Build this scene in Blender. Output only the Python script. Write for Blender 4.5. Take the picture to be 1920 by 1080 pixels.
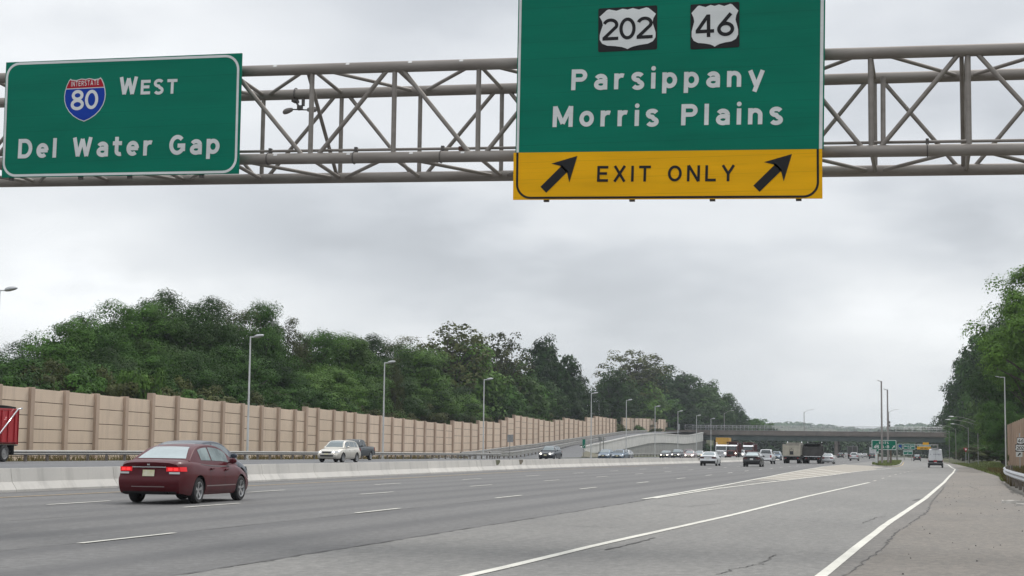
import bpy, bmesh, math, random
import numpy as np
from mathutils import Vector, Matrix

# ------------------------------------------------------------------ scene, camera, sky, sun
for o in list(bpy.data.objects):
    bpy.data.objects.remove(o)
scn = bpy.context.scene
col = scn.collection
scn.view_settings.view_transform = 'Standard'
scn.view_settings.look = 'None'
scn.view_settings.exposure = 0.13
scn.view_settings.gamma = 1.0
scn.render.engine = 'CYCLES'
scn.cycles.max_bounces = 6
scn.cycles.diffuse_bounces = 3
scn.cycles.glossy_bounces = 3
scn.cycles.transmission_bounces = 3
scn.cycles.transparent_max_bounces = 6
scn.cycles.volume_bounces = 1
scn.cycles.use_denoising = True

# camera: 1.45 m above the right hand exit lane, long lens, looking slightly left and up
FPX = 3060.0                                  # focal length in pixels of the 1920 wide frame
CAM = np.array([0.0, 0.0, 1.45])
ROLL = 0.0125
VPX, VPY = 1760.0, 850.0                       # where the straight road runs to
_cx, _cy = 960.0, 540.0
_hd = (VPY - ROLL * (VPX - _cx)) - _cy         # horizon below centre
_dist = _hd * math.cos(ROLL)
TH = math.atan(_dist / FPX)                    # pitch up
_along = (VPX - (_cx - _dist * math.sin(ROLL))) / math.cos(ROLL)
PSI = math.atan(_along / math.hypot(FPX, _dist))   # yaw to the left of the road
F_ = np.array([-math.sin(PSI) * math.cos(TH), math.cos(PSI) * math.cos(TH), math.sin(TH)])
R0 = np.array([math.cos(PSI), math.sin(PSI), 0.0])
U0 = np.cross(R0, F_)
R_ = math.cos(ROLL) * R0 + math.sin(ROLL) * U0
U_ = -math.sin(ROLL) * R0 + math.cos(ROLL) * U0
cd = bpy.data.cameras.new('camera')
cam = bpy.data.objects.new('camera', cd)
col.objects.link(cam)
cam.matrix_world = Matrix(((R_[0], U_[0], -F_[0], CAM[0]), (R_[1], U_[1], -F_[1], CAM[1]), (R_[2], U_[2], -F_[2], CAM[2]), (0, 0, 0, 1)))
cd.sensor_width = 36.0
cd.lens = 36.0 * FPX / 1920.0
cd.clip_start = 0.1
cd.clip_end = 9000.0
scn.camera = cam

SUN_EL, SUN_AZ = math.radians(52), math.radians(22)     # azimuth measured from the road direction towards the right
wd = bpy.data.worlds.new('World')
scn.world = wd
wd.use_nodes = True
wt = wd.node_tree
wt.nodes.clear()
W = wt.nodes.new
wl = wt.links.new


def wmath(op, a, b=None, clamp=False):
    n = W('ShaderNodeMath'); n.operation = op; n.use_clamp = clamp
    for k, v in enumerate((a, b)):
        if v is None: continue
        if isinstance(v, (int, float)): n.inputs[k].default_value = v
        else: wl(v, n.inputs[k])
    return n.outputs[0]


def wrange(v, a, b, c, d, smooth=True):
    n = W('ShaderNodeMapRange'); n.interpolation_type = 'SMOOTHSTEP' if smooth else 'LINEAR'
    wl(v, n.inputs[0])
    for k, x in enumerate((a, b, c, d)): n.inputs[k + 1].default_value = x
    return n.outputs[0]


w_out = W('ShaderNodeOutputWorld'); w_bg = W('ShaderNodeBackground')
w_sky = W('ShaderNodeTexSky'); w_sky.sky_type = 'NISHITA'; w_sky.sun_disc = False
w_sky.sun_elevation = SUN_EL; w_sky.sun_rotation = SUN_AZ
w_sky.air_density = 1.0; w_sky.dust_density = 2.0
w_tc = W('ShaderNodeTexCoord')
w_sep = W('ShaderNodeSeparateXYZ'); wl(w_tc.outputs['Generated'], w_sep.inputs[0])
wx, wy, wz = w_sep.outputs
den = wmath('ADD', wmath('MAXIMUM', wz, 0.0), 0.26)     # cloud layer seen in perspective
w_cmb = W('ShaderNodeCombineXYZ')
wl(wmath('DIVIDE', wx, den), w_cmb.inputs[0]); wl(wmath('DIVIDE', wy, den), w_cmb.inputs[1])
def wnoise(scale, detail, off, rough=0.5):
    mp = W('ShaderNodeMapping'); mp.inputs['Location'].default_value = off
    wl(w_cmb.outputs[0], mp.inputs[0])
    n = W('ShaderNodeTexNoise'); n.inputs['Scale'].default_value = scale; n.inputs['Detail'].default_value = detail
    n.inputs['Roughness'].default_value = rough
    wl(mp.outputs[0], n.inputs['Vector'])
    return n.outputs['Fac']
cl1 = wnoise(1.3, 4.0, (3.1, 7.7, 0.0))
cl2 = wnoise(4.2, 6.0, (11.2, 1.3, 4.0))
cl = wmath('ADD', wmath('MULTIPLY', cl1, 0.65), wmath('MULTIPLY', cl2, 0.35))
clr = wrange(cl, 0.37, 0.63, 0.0, 1.0)
# brightness of the cloud deck: brighter overhead, a bright break low on the left, pale band at the horizon
br = wmath('ADD', wmath('MULTIPLY', clr, 0.24), 0.555)


def wlobe(px, py, r0, r1):                      # a patch of thin cloud round one direction of the sky
    d = F_ + R_ * (px - _cx) / FPX + U_ * (_cy - py) / FPX
    d = d / np.linalg.norm(d)
    n = W('ShaderNodeVectorMath'); n.operation = 'DISTANCE'
    sc = W('ShaderNodeVectorMath'); sc.operation = 'MULTIPLY'; sc.inputs[1].default_value = (1, 1, 2.2)
    wl(w_tc.outputs['Generated'], sc.inputs[0])
    wl(sc.outputs[0], n.inputs[0]); n.inputs[1].default_value = (d[0], d[1], d[2] * 2.2)
    return wrange(wmath('ADD', n.outputs['Value'], wmath('MULTIPLY', wmath('SUBTRACT', cl2, 0.5), 0.25)), r0, r1, 1.0, 0.0)


for _px, _py, _r, _k in ((120, 520, 0.26, 0.33), (1560, 690, 0.20, 0.17), (1790, 610, 0.12, 0.10), (150, 20, 0.22, 0.20), (760, 620, 0.14, 0.06)):
    br = wmath('ADD', br, wmath('MULTIPLY', wlobe(_px, _py, 0.01, _r), _k))
for _px, _py, _r, _k in ((560, 420, 0.15, 0.12), (1150, 560, 0.16, 0.05), (1850, 480, 0.06, 0.04)):
    br = wmath('SUBTRACT', br, wmath('MULTIPLY', wlobe(_px, _py, 0.01, _r), _k))
br = wmath('MULTIPLY', br, wrange(wz, 0.30, 0.85, 1.0, 2.1))
w_tint = W('ShaderNodeMix'); w_tint.data_type = 'RGBA'
wl(wrange(br, 0.5, 0.95, 0.0, 1.0), w_tint.inputs[0])
w_tint.inputs[6].default_value = (0.94, 0.988, 1.055, 1)
w_tint.inputs[7].default_value = (0.98, 1.0, 1.02, 1)
w_cl = W('ShaderNodeVectorMath'); w_cl.operation = 'SCALE'
wl(w_tint.outputs[2], w_cl.inputs[0]); wl(wmath('MULTIPLY', br, 10.0), w_cl.inputs['Scale'])
w_mix = W('ShaderNodeMix'); w_mix.data_type = 'RGBA'
w_mix.inputs[0].default_value = 0.93
wl(w_sky.outputs[0], w_mix.inputs[6]); wl(w_cl.outputs[0], w_mix.inputs[7])
wl(w_mix.outputs[2], w_bg.inputs['Color'])
w_bg.inputs['Strength'].default_value = 0.1
wl(w_bg.outputs[0], w_out.inputs['Surface'])

sd = bpy.data.lights.new('sun', 'SUN')
sd.energy = 1.5
sd.angle = math.radians(14)
sd.color = (1.0, 0.965, 0.91)
sun = bpy.data.objects.new('sun', sd)
col.objects.link(sun)
_sd = Vector((math.sin(SUN_AZ) * math.cos(SUN_EL), math.cos(SUN_AZ) * math.cos(SUN_EL), math.sin(SUN_EL)))
sun.rotation_euler = (-_sd).to_track_quat('-Z', 'Y').to_euler()
sun.location = (0, 0, 60)


# ------------------------------------------------------------------ geometry of the place
def sm(a, b, x):
    t = np.clip((np.asarray(x, float) - a) / (b - a), 0, 1)
    return t * t * (3 - 2 * t)


def gz(x, y):
    """height of the pavements: nearly level, the exit lanes dip a little towards the bridge"""
    return (-0.25 * sm(100, 260, y) - 0.28 * sm(100, 240, y) * sm(-14, -5, x) + 0.22 * sm(27, 34, -np.asarray(x, float)))


def ray(px, py):
    return F_ + R_ * (px - _cx) / FPX + U_ * (_cy - py) / FPX


def hor(px):
    return VPY - ROLL * (VPX - px)


def G(px, py):
    """pavement point seen at a photo pixel"""
    d = ray(px, py); z = 0.0
    for _ in range(12):
        t = (z - CAM[2]) / d[2]
        p = CAM + t * d
        z = float(gz(p[0], p[1]))
    return Vector((p[0], p[1], z))


def at_x(px, X, py=None):
    """point on the vertical plane x = X below/above a pixel"""
    d = ray(px, hor(px) if py is None else py)
    t = (X - CAM[0]) / d[0]
    return Vector(CAM + t * d)


def at_y(px, Y, py=None):
    d = ray(px, hor(px) if py is None else py)
    t = (Y - CAM[1]) / d[1]
    return Vector(CAM + t * d)


def at_d(px, D, py=None):
    """point at depth D along the view axis"""
    return Vector(CAM + D * ray(px, hor(px) if py is None else py))


def proj(p):
    d = np.array(p, float) - CAM
    w = d @ F_
    return _cx + FPX * (d @ R_) / w, _cy - FPX * (d @ U_) / w, w


# ------------------------------------------------------------------ materials
def new_mat(name):
    m = bpy.data.materials.new(name); m.use_nodes = True
    nt = m.node_tree
    return m, nt, nt.nodes['Principled BSDF']


def mth(nt, op, a, b=None):
    n = nt.nodes.new('ShaderNodeMath'); n.operation = op
    for k, v in enumerate((a, b)):
        if v is None: continue
        if isinstance(v, (int, float)): n.inputs[k].default_value = v
        else: nt.links.new(v, n.inputs[k])
    return n.outputs[0]


def noise(nt, scale, detail=3.0, stretch=(1, 1, 1), coord='Object', rough=0.5, off=(0, 0, 0)):
    if coord == 'World':
        src = nt.nodes.new('ShaderNodeNewGeometry').outputs['Position']
    else:
        src = nt.nodes.new('ShaderNodeTexCoord').outputs[coord]
    mp = nt.nodes.new('ShaderNodeMapping'); mp.inputs['Scale'].default_value = stretch; mp.inputs['Location'].default_value = off
    nt.links.new(src, mp.inputs[0])
    n = nt.nodes.new('ShaderNodeTexNoise'); n.inputs['Scale'].default_value = scale; n.inputs['Detail'].default_value = detail
    n.inputs['Roughness'].default_value = rough
    nt.links.new(mp.outputs[0], n.inputs['Vector'])
    return n.outputs['Fac']


def ramp(nt, fac, a, b, c0, c1):
    n = nt.nodes.new('ShaderNodeMapRange')
    nt.links.new(fac, n.inputs[0])
    for k, x in enumerate((a, b, c0, c1)): n.inputs[k + 1].default_value = x
    return n.outputs[0]


def mixc(nt, fac, a, b):
    n = nt.nodes.new('ShaderNodeMix'); n.data_type = 'RGBA'
    if isinstance(fac, (int, float)): n.inputs[0].default_value = fac
    else: nt.links.new(fac, n.inputs[0])
    for k, v in ((6, a), (7, b)):
        if isinstance(v, tuple): n.inputs[k].default_value = (*v[:3], 1)
        else: nt.links.new(v, n.inputs[k])
    return n.outputs[2]


def bump(nt, bsdf, h, strength, dist=0.02):
    n = nt.nodes.new('ShaderNodeBump'); n.inputs['Strength'].default_value = strength; n.inputs['Distance'].default_value = dist
    nt.links.new(h, n.inputs['Height']); nt.links.new(n.outputs[0], bsdf.inputs['Normal'])


def pm(name, c, rough=0.6, metal=0.0, var=0.12, scale=2.0, stretch=(1, 1, 1), coord='Object', spec=0.5, coat=0.0, bmp=0.0, c2=None):
    """a surface of one colour with soft procedural variation"""
    m, nt, b = new_mat(name)
    b.inputs['Roughness'].default_value = rough; b.inputs['Metallic'].default_value = metal
    b.inputs['Specular IOR Level'].default_value = spec
    if coat: b.inputs['Coat Weight'].default_value = coat; b.inputs['Coat Roughness'].default_value = 0.05
    f = noise(nt, scale, 4.0, stretch, coord)
    lo = tuple(x * (1 - var) for x in c); hi = tuple(min(1, x * (1 + var)) for x in c)
    if c2: hi = c2
    nt.links.new(mixc(nt, ramp(nt, f, 0.3, 0.7, 0, 1), lo, hi), b.inputs['Base Color'])
    if bmp: bump(nt, b, f, bmp)
    return m


def glow(name, c, strength):
    m, nt, b = new_mat(name)
    b.inputs['Base Color'].default_value = (*c, 1)
    b.inputs['Emission Color'].default_value = (*c, 1); b.inputs['Emission Strength'].default_value = strength
    return m


# ------------------------------------------------------------------ mesh helper
class MB:
    def __init__(self):
        self.v = []; self.f = []; self.n = 0

    def add(self, vs, fs):
        k = len(self.v)
        self.v.extend([tuple(map(float, p)) for p in vs])
        self.f.extend([tuple(i + k for i in f) for f in fs])

    def box(self, lo, hi, mat=None):
        (x0, y0, z0), (x1, y1, z1) = lo, hi
        p = [(x0, y0, z0), (x1, y0, z0), (x1, y1, z0), (x0, y1, z0), (x0, y0, z1), (x1, y0, z1), (x1, y1, z1), (x0, y1, z1)]
        if mat is not None: p = [mat @ Vector(q) for q in p]
        self.add(p, [(0, 3, 2, 1), (4, 5, 6, 7), (0, 1, 5, 4), (1, 2, 6, 5), (2, 3, 7, 6), (3, 0, 4, 7)])

    def hexa(self, a, b):
        """two quads of four points joined into a solid"""
        self.add(list(a) + list(b), [(3, 2, 1, 0), (4, 5, 6, 7), (0, 1, 5, 4), (1, 2, 6, 5), (2, 3, 7, 6), (3, 0, 4, 7)])

    def tube(self, pts, rs, n=8, cap=True):
        pts = [Vector(p) for p in pts]
        if isinstance(rs, (int, float)): rs = [rs] * len(pts)
        k = len(self.v); up = None
        for i, p in enumerate(pts):
            t = (pts[min(i + 1, len(pts) - 1)] - pts[max(i - 1, 0)])
            t = t.normalized() if t.length > 1e-9 else Vector((0, 0, 1))
            if up is None:
                up = Vector((0, 0, 1)) if abs(t.z) < 0.9 else Vector((1, 0, 0))
            a = t.cross(up)
            if a.length < 1e-6: a = t.cross(Vector((0, 1, 0)))
            a.normalize(); b = a.cross(t).normalized(); up = b
            for j in range(n):
                w = 2 * math.pi * j / n
                self.v.append(tuple(p + a * (rs[i] * math.cos(w)) + b * (rs[i] * math.sin(w))))
        for i in range(len(pts) - 1):
            for j in range(n):
                q = (j + 1) % n
                self.f.append((k + i * n + j, k + i * n + q, k + (i + 1) * n + q, k + (i + 1) * n + j))
        if cap:
            self.f.append(tuple(k + j for j in range(n - 1, -1, -1)))
            self.f.append(tuple(k + (len(pts) - 1) * n + j for j in range(n)))

    def grid(self, rows):
        """rows of equally many points"""
        k = len(self.v); m = len(rows[0])
        for r in rows: self.v.extend([tuple(map(float, p)) for p in r])
        for i in range(len(rows) - 1):
            for j in range(m - 1):
                self.f.append((k + i * m + j, k + i * m + j + 1, k + (i + 1) * m + j + 1, k + (i + 1) * m + j))

    def lathe(self, prof, axis='x', n=24, c=(0, 0, 0)):
        """prof = (along, radius) pairs turned round an axis through c"""
        k = len(self.v)
        for a, r in prof:
            for j in range(n):
                w = 2 * math.pi * j / n
                u, v = r * math.cos(w), r * math.sin(w)
                p = (a, u, v) if axis == 'x' else (u, a, v) if axis == 'y' else (u, v, a)
                self.v.append((p[0] + c[0], p[1] + c[1], p[2] + c[2]))
        for i in range(len(prof) - 1):
            for j in range(n):
                q = (j + 1) % n
                self.f.append((k + i * n + j, k + i * n + q, k + (i + 1) * n + q, k + (i + 1) * n + j))

    def prism(self, poly, a, b, axis='y'):
        """closed outline in the plane across the axis, extruded from a to b"""
        n = len(poly); k = len(self.v)
        for s in (a, b):
            for (u, v) in poly:
                self.v.append((s, u, v) if axis == 'x' else (u, s, v) if axis == 'y' else (u, v, s))
        self.f.append(tuple(k + j for j in range(n))); self.f.append(tuple(k + n + j for j in range(n - 1, -1, -1)))
        for j in range(n):
            q = (j + 1) % n
            self.f.append((k + j, k + n + j, k + n + q, k + q))

    def build(self, name, mat, parent=None, smooth=False, loc=None, recalc=True, bevel=0.0, angle=None):
        me = bpy.data.meshes.new(name)
        me.from_pydata(self.v, [], self.f)
        if recalc or bevel:
            bm = bmesh.new(); bm.from_mesh(me)
            if recalc: bmesh.ops.recalc_face_normals(bm, faces=bm.faces)
            if bevel:
                bmesh.ops.remove_doubles(bm, verts=bm.verts, dist=1e-5)
                es = [e for e in bm.edges if len(e.link_faces) == 2 and e.calc_face_angle(0) > 0.6]
                bmesh.ops.bevel(bm, geom=es, offset=bevel, segments=2, profile=0.5, affect='EDGES')
            bm.to_mesh(me); bm.free()
        if smooth:
            me.polygons.foreach_set('use_smooth', [True] * len(me.polygons))
            if angle is not None: me.set_sharp_from_angle(angle=math.radians(angle))
        me.materials.append(mat)
        o = bpy.data.objects.new(name, me)
        col.objects.link(o)
        if parent is not None: o.parent = parent
        if loc is not None: o.location = loc
        return o


def tag(o, label=None, cat=None, group=None, kind=None):
    if label: o['label'] = label
    if cat: o['category'] = cat
    if group: o['group'] = group
    if kind: o['kind'] = kind
    return o


def empty(name, loc, rz=0.0, label=None, cat=None, group=None):
    o = bpy.data.objects.new(name, None)
    o.empty_display_size = 0.3
    col.objects.link(o); o.location = loc; o.rotation_euler = (0, 0, rz)
    return tag(o, label, cat, group)


def copy_tree(o, parent=None):
    c = o.copy(); col.objects.link(c)
    if parent is not None: c.parent = parent
    for ch in [x for x in bpy.data.objects if x.parent == o]:
        copy_tree(ch, c)
    return c


KIDS = {}
def fast_copy(o, loc, rz=None, scale=None, label=None, group=None):
    """copy of a thing with its parts and sub-parts"""
    if o.name not in KIDS:
        KIDS[o.name] = [(c, [g for g in bpy.data.objects if g.parent == c]) for c in bpy.data.objects if c.parent == o]
    r = o.copy(); col.objects.link(r); r.location = loc
    if rz is not None: r.rotation_euler = (0, 0, rz)
    if scale is not None: r.scale = scale
    for c, gs in KIDS[o.name]:
        cc = c.copy(); col.objects.link(cc); cc.parent = r
        for g in gs:
            gg = g.copy(); col.objects.link(gg); gg.parent = cc
    if label: r['label'] = label
    if group: r['group'] = group
    return r

# ------------------------------------------------------------------ the setting
rnd = random.Random(7)


def world_child(o, parent):
    o.parent = parent
    o.matrix_parent_inverse = Matrix.LocRotScale(parent.location, parent.rotation_euler, None).inverted()
    return o


def hill(x, y):
    x = np.asarray(x, float); y = np.asarray(y, float)
    left = 1.8 * sm(66, 84, -x) + 8.5 * sm(80, 96, -x) * sm(330, 410, y) + 5.0 * sm(90, 170, -x) * sm(90, 200, y)
    right = 0.5 * sm(5.5, 9, x) + 3.0 * sm(14, 40, x)
    far = 3.0 * sm(540, 700, y) * sm(60, 140, np.abs(x + 20))
    return left + right + far


def interp(pts):
    ys = [p[1] for p in pts]; xs = [p[0] for p in pts]
    return lambda y: float(np.interp(y, ys, xs))


def gpts(*pix):
    return [G(*p) for p in pix]


# ---- materials of the ground
def asphalt(name, base, warm, streak, grain, crack=0.0, patch=0.25):
    m, nt, b = new_mat(name)
    b.inputs['Roughness'].default_value = 0.82
    b.inputs['Specular IOR Level'].default_value = 0.35
    lo = tuple(c * 0.80 for c in base); hi = tuple(c * w * 1.18 for c, w in zip(base, warm))
    f1 = noise(nt, 0.22, 4.0, (1.0, streak, 1.0), 'World')
    f2 = noise(nt, 2.2, 3.0, (1.0, streak * 0.5, 1.0), 'World', off=(5, 2, 0))
    f3 = noise(nt, grain, 2.0, (1, 1, 1), 'World', rough=0.7)
    f4 = noise(nt, 9.0, 4.0, (1, 0.35, 1), 'World', rough=0.7)
    s = mth(nt, 'ADD', mth(nt, 'MULTIPLY', f1, 0.9), mth(nt, 'MULTIPLY', f2, 0.45))
    s = mth(nt, 'ADD', s, mth(nt, 'MULTIPLY', f4, 0.3))
    s = mth(nt, 'ADD', s, mth(nt, 'MULTIPLY', f3, 0.55))
    c = mixc(nt, ramp(nt, s, 0.80, 1.40, 0, 1), lo, hi)
    f5 = noise(nt, 7.0, 9.0, (1, 0.6, 1), 'World', rough=0.88, off=(1, 4, 2))
    c = mixc(nt, ramp(nt, f5, 0.30, 0.53, 1.0, 0.0), c, tuple(x * 0.62 for x in base))
    c = mixc(nt, ramp(nt, f5, 0.50, 0.70, 0.0, 0.5), c, tuple(min(1, x * 1.75 * w) for x, w in zip(base, warm)))
    f6 = noise(nt, 0.9, 5.0, (1, 0.5, 1), 'World', rough=0.7, off=(8, 3, 1))
    c = mixc(nt, ramp(nt, f6, 0.56, 0.74, 0.0, patch), c, tuple(x * 0.62 * w for x, w in zip(base, warm)))
    nt.links.new(c, b.inputs['Base Color'])
    bump(nt, b, f3, 0.35, 0.01)
    return m, nt, b, c


M = {}
M['main'], _nt, _b, _c = asphalt('asphalt_main', (0.142, 0.140, 0.138), (1.0, 1.0, 1.0), 0.035, 70)
# wheel tracks polished into the lanes, along the road
_g = _nt.nodes.new('ShaderNodeNewGeometry'); _s = _nt.nodes.new('ShaderNodeSeparateXYZ'); _nt.links.new(_g.outputs['Position'], _s.inputs[0])
_w = mth(_nt, 'SINE', mth(_nt, 'MULTIPLY', mth(_nt, 'ADD', _s.outputs[0], 8.3), 2 * math.pi / 1.98))
_d = ramp(_nt, noise(_nt, 0.05, 2.0, (1, 0.3, 1), 'World', off=(9, 9, 9)), 0.35, 0.65, 0.25, 1.0)
_w = mth(_nt, 'MULTIPLY', ramp(_nt, _w, -0.2, 1.0, 0.0, 0.48), _d)
_nt.links.new(mixc(_nt, _w, _c, (0.075, 0.075, 0.079)), _b.inputs['Base Color'])
M['exit'], _nt, _b, _c = asphalt('asphalt_exit', (0.192, 0.190, 0.184), (1.05, 1.03, 1.0), 0.3, 55)
M['strip'], _nt, _b, _c = asphalt('asphalt_edge_strip', (0.165, 0.158, 0.148), (1.05, 1.02, 1.0), 0.5, 40)
M['shoulder'], _nt, _b, _c = asphalt('asphalt_shoulder', (0.170, 0.161, 0.149), (1.10, 1.03, 0.95), 0.5, 40, patch=0.5)
M['opp'], _nt, _b, _c = asphalt('asphalt_opposite', (0.135, 0.137, 0.142), (1.0, 1.0, 1.0), 0.05, 60)
M['gravel'] = pm('gravel', (0.085, 0.08, 0.07), 0.95, var=0.5, scale=9, coord='World', bmp=0.4)
def worn_paint(name, c, wear, under=(0.16, 0.16, 0.155)):
    m, nt, b = new_mat(name); b.inputs['Roughness'].default_value = 0.75
    f = noise(nt, 1.3, 3, (1, 1, 1), 'World'); g = noise(nt, 16, 4, (1, 1, 1), 'World', rough=0.75)
    a = mixc(nt, ramp(nt, f, 0.3, 0.7, 0, 1), c, tuple(x * 0.84 for x in c))
    k = mth(nt, 'ADD', g, mth(nt, 'MULTIPLY', f, 0.25))
    nt.links.new(mixc(nt, ramp(nt, k, wear, wear + 0.07, 0, 0.85), a, under), b.inputs['Base Color'])
    return m


M['paint'] = worn_paint('road_paint', (0.66, 0.645, 0.58), 0.745)
M['paint_worn'] = worn_paint('road_paint_worn', (0.54, 0.51, 0.45), 0.63, (0.22, 0.20, 0.175))
M['paint_y'] = pm('road_paint_yellow', (0.58, 0.38, 0.13), 0.75, var=0.2, scale=4, coord='World', c2=(0.42, 0.33, 0.2))
M['gore'] = pm('gore_concrete', (0.38, 0.34, 0.285), 0.85, var=0.15, scale=0.8, coord='World', c2=(0.31, 0.29, 0.255))
M['seal'] = pm('crack_sealer', (0.062, 0.060, 0.058), 0.8, var=0.3, scale=5, coord='World')
M['kerb'] = pm('kerb_concrete', (0.42, 0.40, 0.37), 0.85, var=0.2, scale=2, coord='World')
M['grassland'] = pm('grassland', (0.045, 0.065, 0.022), 0.95, var=0.35, scale=0.35, coord='World', c2=(0.085, 0.085, 0.035))
M['verge'] = pm('verge_grass', (0.075, 0.10, 0.035), 0.95, var=0.35, scale=1.2, coord='World', c2=(0.15, 0.14, 0.07))
M['soil'] = pm('ramp_fill', (0.22, 0.185, 0.145), 0.95, var=0.3, scale=1.0, coord='World', c2=(0.10, 0.105, 0.06))


def concrete(name, c, c2, stain, vert=True, dark=(0.12, 0.115, 0.105)):
    """cast concrete with grain, cloudy tone and run-down stains"""
    m, nt, b = new_mat(name)
    b.inputs['Roughness'].default_value = 0.88
    f1 = noise(nt, 0.5, 4, (1, 1, 1), 'World')
    f2 = noise(nt, 1.0, 4, (1.3, 1.3, 0.14) if vert else (1, 1, 1), 'World', rough=0.65, off=(3, 1, 0))
    f3 = noise(nt, 22, 2, (1, 1, 1), 'World')
    a = mixc(nt, ramp(nt, f1, 0.3, 0.7, 0, 1), c, c2)
    a = mixc(nt, ramp(nt, f2, 0.52, 0.80, 0, stain), a, dark)
    a = mixc(nt, ramp(nt, f3, 0.3, 0.8, 0, 0.18), a, tuple(x * 0.6 for x in c))
    a = mixc(nt, mth(nt, 'MULTIPLY', nt.nodes.new('ShaderNodeObjectInfo').outputs['Random'], 0.30), a, tuple(x * 0.74 for x in c2))   # each casting its own tone
    nt.links.new(a, b.inputs['Base Color'])
    bump(nt, b, f3, 0.15, 0.01)
    return m


M['barrier'] = concrete('barrier_concrete', (0.64, 0.615, 0.57), (0.53, 0.515, 0.485), 0.5)
M['parapet'] = concrete('parapet_concrete', (0.66, 0.65, 0.625), (0.56, 0.55, 0.53), 0.35)
M['block'] = concrete('block_concrete', (0.33, 0.325, 0.31), (0.26, 0.26, 0.25), 0.6)
M['panel'] = concrete('tan_wall_concrete', (0.72, 0.572, 0.44), (0.63, 0.50, 0.385), 0.55, dark=(0.38, 0.29, 0.23))
M['post'] = concrete('tan_post_concrete_shaded', (0.52, 0.39, 0.30), (0.43, 0.32, 0.245), 0.4, dark=(0.25, 0.185, 0.14))  # darker than the panels: shade of the post sides put into the colour
M['panel_groove'] = pm('wall_joint', (0.10, 0.075, 0.055), 0.95)

# ---- ground, one sheet out to the hills
_xs = np.concatenate([np.linspace(-2900, -200, 16), np.linspace(-180, -96, 15), np.linspace(-94, -54, 21), np.linspace(-48, 0, 9), np.linspace(3, 45, 22), np.linspace(60, 200, 8), np.linspace(300, 2900, 12)])
_ys = np.concatenate([np.linspace(-80, 60, 15), np.linspace(68, 520, 57), np.linspace(540, 900, 13), np.linspace(1000, 5400, 20)])
mb = MB()
mb.grid([[(x, y, float(gz(x, y) + hill(x, y)) - 0.07) for x in _xs] for y in _ys])
tag(mb.build('ground', M['grassland'], smooth=True), kind='structure')


def sheet(name, lf, rf, y0, y1, off, mat, step=4.0, nx=6, jit=(0, 0), ys=None, kind='structure'):
    """a strip of pavement draped on the ground between two edges given as X(Y)"""
    ys = list(np.arange(y0, y1, step)) + [y1] if ys is None else ys
    rows = []
    for y in ys:
        a = (lf(y) if callable(lf) else lf) + rnd.uniform(-1, 1) * jit[0]
        b = (rf(y) if callable(rf) else rf) + rnd.uniform(-1, 1) * jit[1]
        r = []
        for k in range(nx + 1):
            x = a + (b - a) * k / nx
            r.append((x, y, float(gz(x, y)) + off))
        rows.append(r)
    m = MB(); m.grid(rows)
    o = m.build(name, mat, smooth=True)
    if kind: o['kind'] = kind
    return o


def lane_shift(y): return -3.3 * float(sm(50, 220, y))
bar_x = interp([(-25.9, -40), (-25.9, 60), (-27.2, 100), (-28.6, 205), (-29.5, 330), (-30, 640)])   # foot of the median barrier, our side
edge_pts = gpts((1541, 1080), (1660, 985), (1735, 935), (1770, 905), (1787, 887)) + [Vector((1.85, 199, 0)), Vector((1.6, 300, 0)), Vector((-1.5, 420, 0)), Vector((-6, 640, 0))]
edge_x = interp([(edge_pts[0].x - 0.3, -40)] + [tuple(p)[:2] for p in edge_pts])
crack_pts = gpts((1585, 1080), (1655, 1032), (1680, 1000), (1705, 985), (1740, 960), (1747, 942), (1765, 922), (1780, 900), (1790, 890))
crack_x = interp([(crack_pts[0].x - 0.1, -40)] + [tuple(p)[:2] for p in crack_pts] + [(2.3, 199), (2.0, 300), (-1.0, 420), (-5.5, 640)])
sh_pts = gpts((1920, 930), (1898, 924), (1887, 910), (1876, 894), (1856, 888), (1817, 879))
sh_x = interp([(3.6, -40), (3.4, 40)] + [tuple(p)[:2] for p in sorted(sh_pts, key=lambda q: q.y) if p.y < 205] + [(4.6, 230), (3.4, 300), (0.6, 420), (-3, 640)])
gore_l = interp([tuple(p)[:2] for p in gpts((1217, 935), (1360, 910), (1445, 893.5))] + [(-12.1, 181), (-12.6, 235), (-12.6, 640)])
gore_r = interp([tuple(p)[:2] for p in gpts((1227, 935), (1340, 917.5), (1440, 905), (1560, 891))] + [(-5.6, 172), (-5.3, 235), (-5.3, 640)])
seam_x = lambda y: -8.15 if y < 48 else gore_l(y) - 0.05

sheet('main_road', lambda y: bar_x(y) - 0.45, lambda y: seam_x(y) + 0.6, -40, 640, 0.0, M['main'])
sheet('opposite_road', -56.4, lambda y: bar_x(y) - 0.5, -40, 700, 0.0, M['opp'])
_ys2 = list(np.arange(-40, 16, 4.0)) + list(np.arange(16, 60, 0.35)) + list(np.arange(60, 640, 4.0)) + [640]
sheet('exit_road', seam_x, lambda y: crack_x(y) + 0.5, 0, 0, 0.004, M['exit'], ys=_ys2, jit=(0.05, 0))
sheet('edge_strip', lambda y: edge_x(y) + 0.02, lambda y: crack_x(y) + 0.03, 0, 0, 0.0065, M['strip'], ys=list(np.arange(10, 60, 0.4)) + list(np.arange(60, 130, 3.0)), nx=2, jit=(0, 0.02))
_ys3 = list(np.arange(-40, 12, 4.0)) + list(np.arange(12, 120, 0.5)) + list(np.arange(120, 640, 4.0)) + [640]
sheet('shoulder', crack_x, lambda y: sh_x(y) + 0.0, 0, 0, 0.008, M['shoulder'], ys=_ys3, jit=(0.035, 0.10))
sheet('gravel_strip', lambda y: sh_x(y) - 0.3, lambda y: sh_x(y) + 2.2, -40, 96, -0.004, M['gravel'], step=3)
sheet('verge', lambda y: sh_x(y) - 0.3, lambda y: 5.6 + 0 * y, 88, 640, -0.008, M['verge'], step=4)
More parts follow.
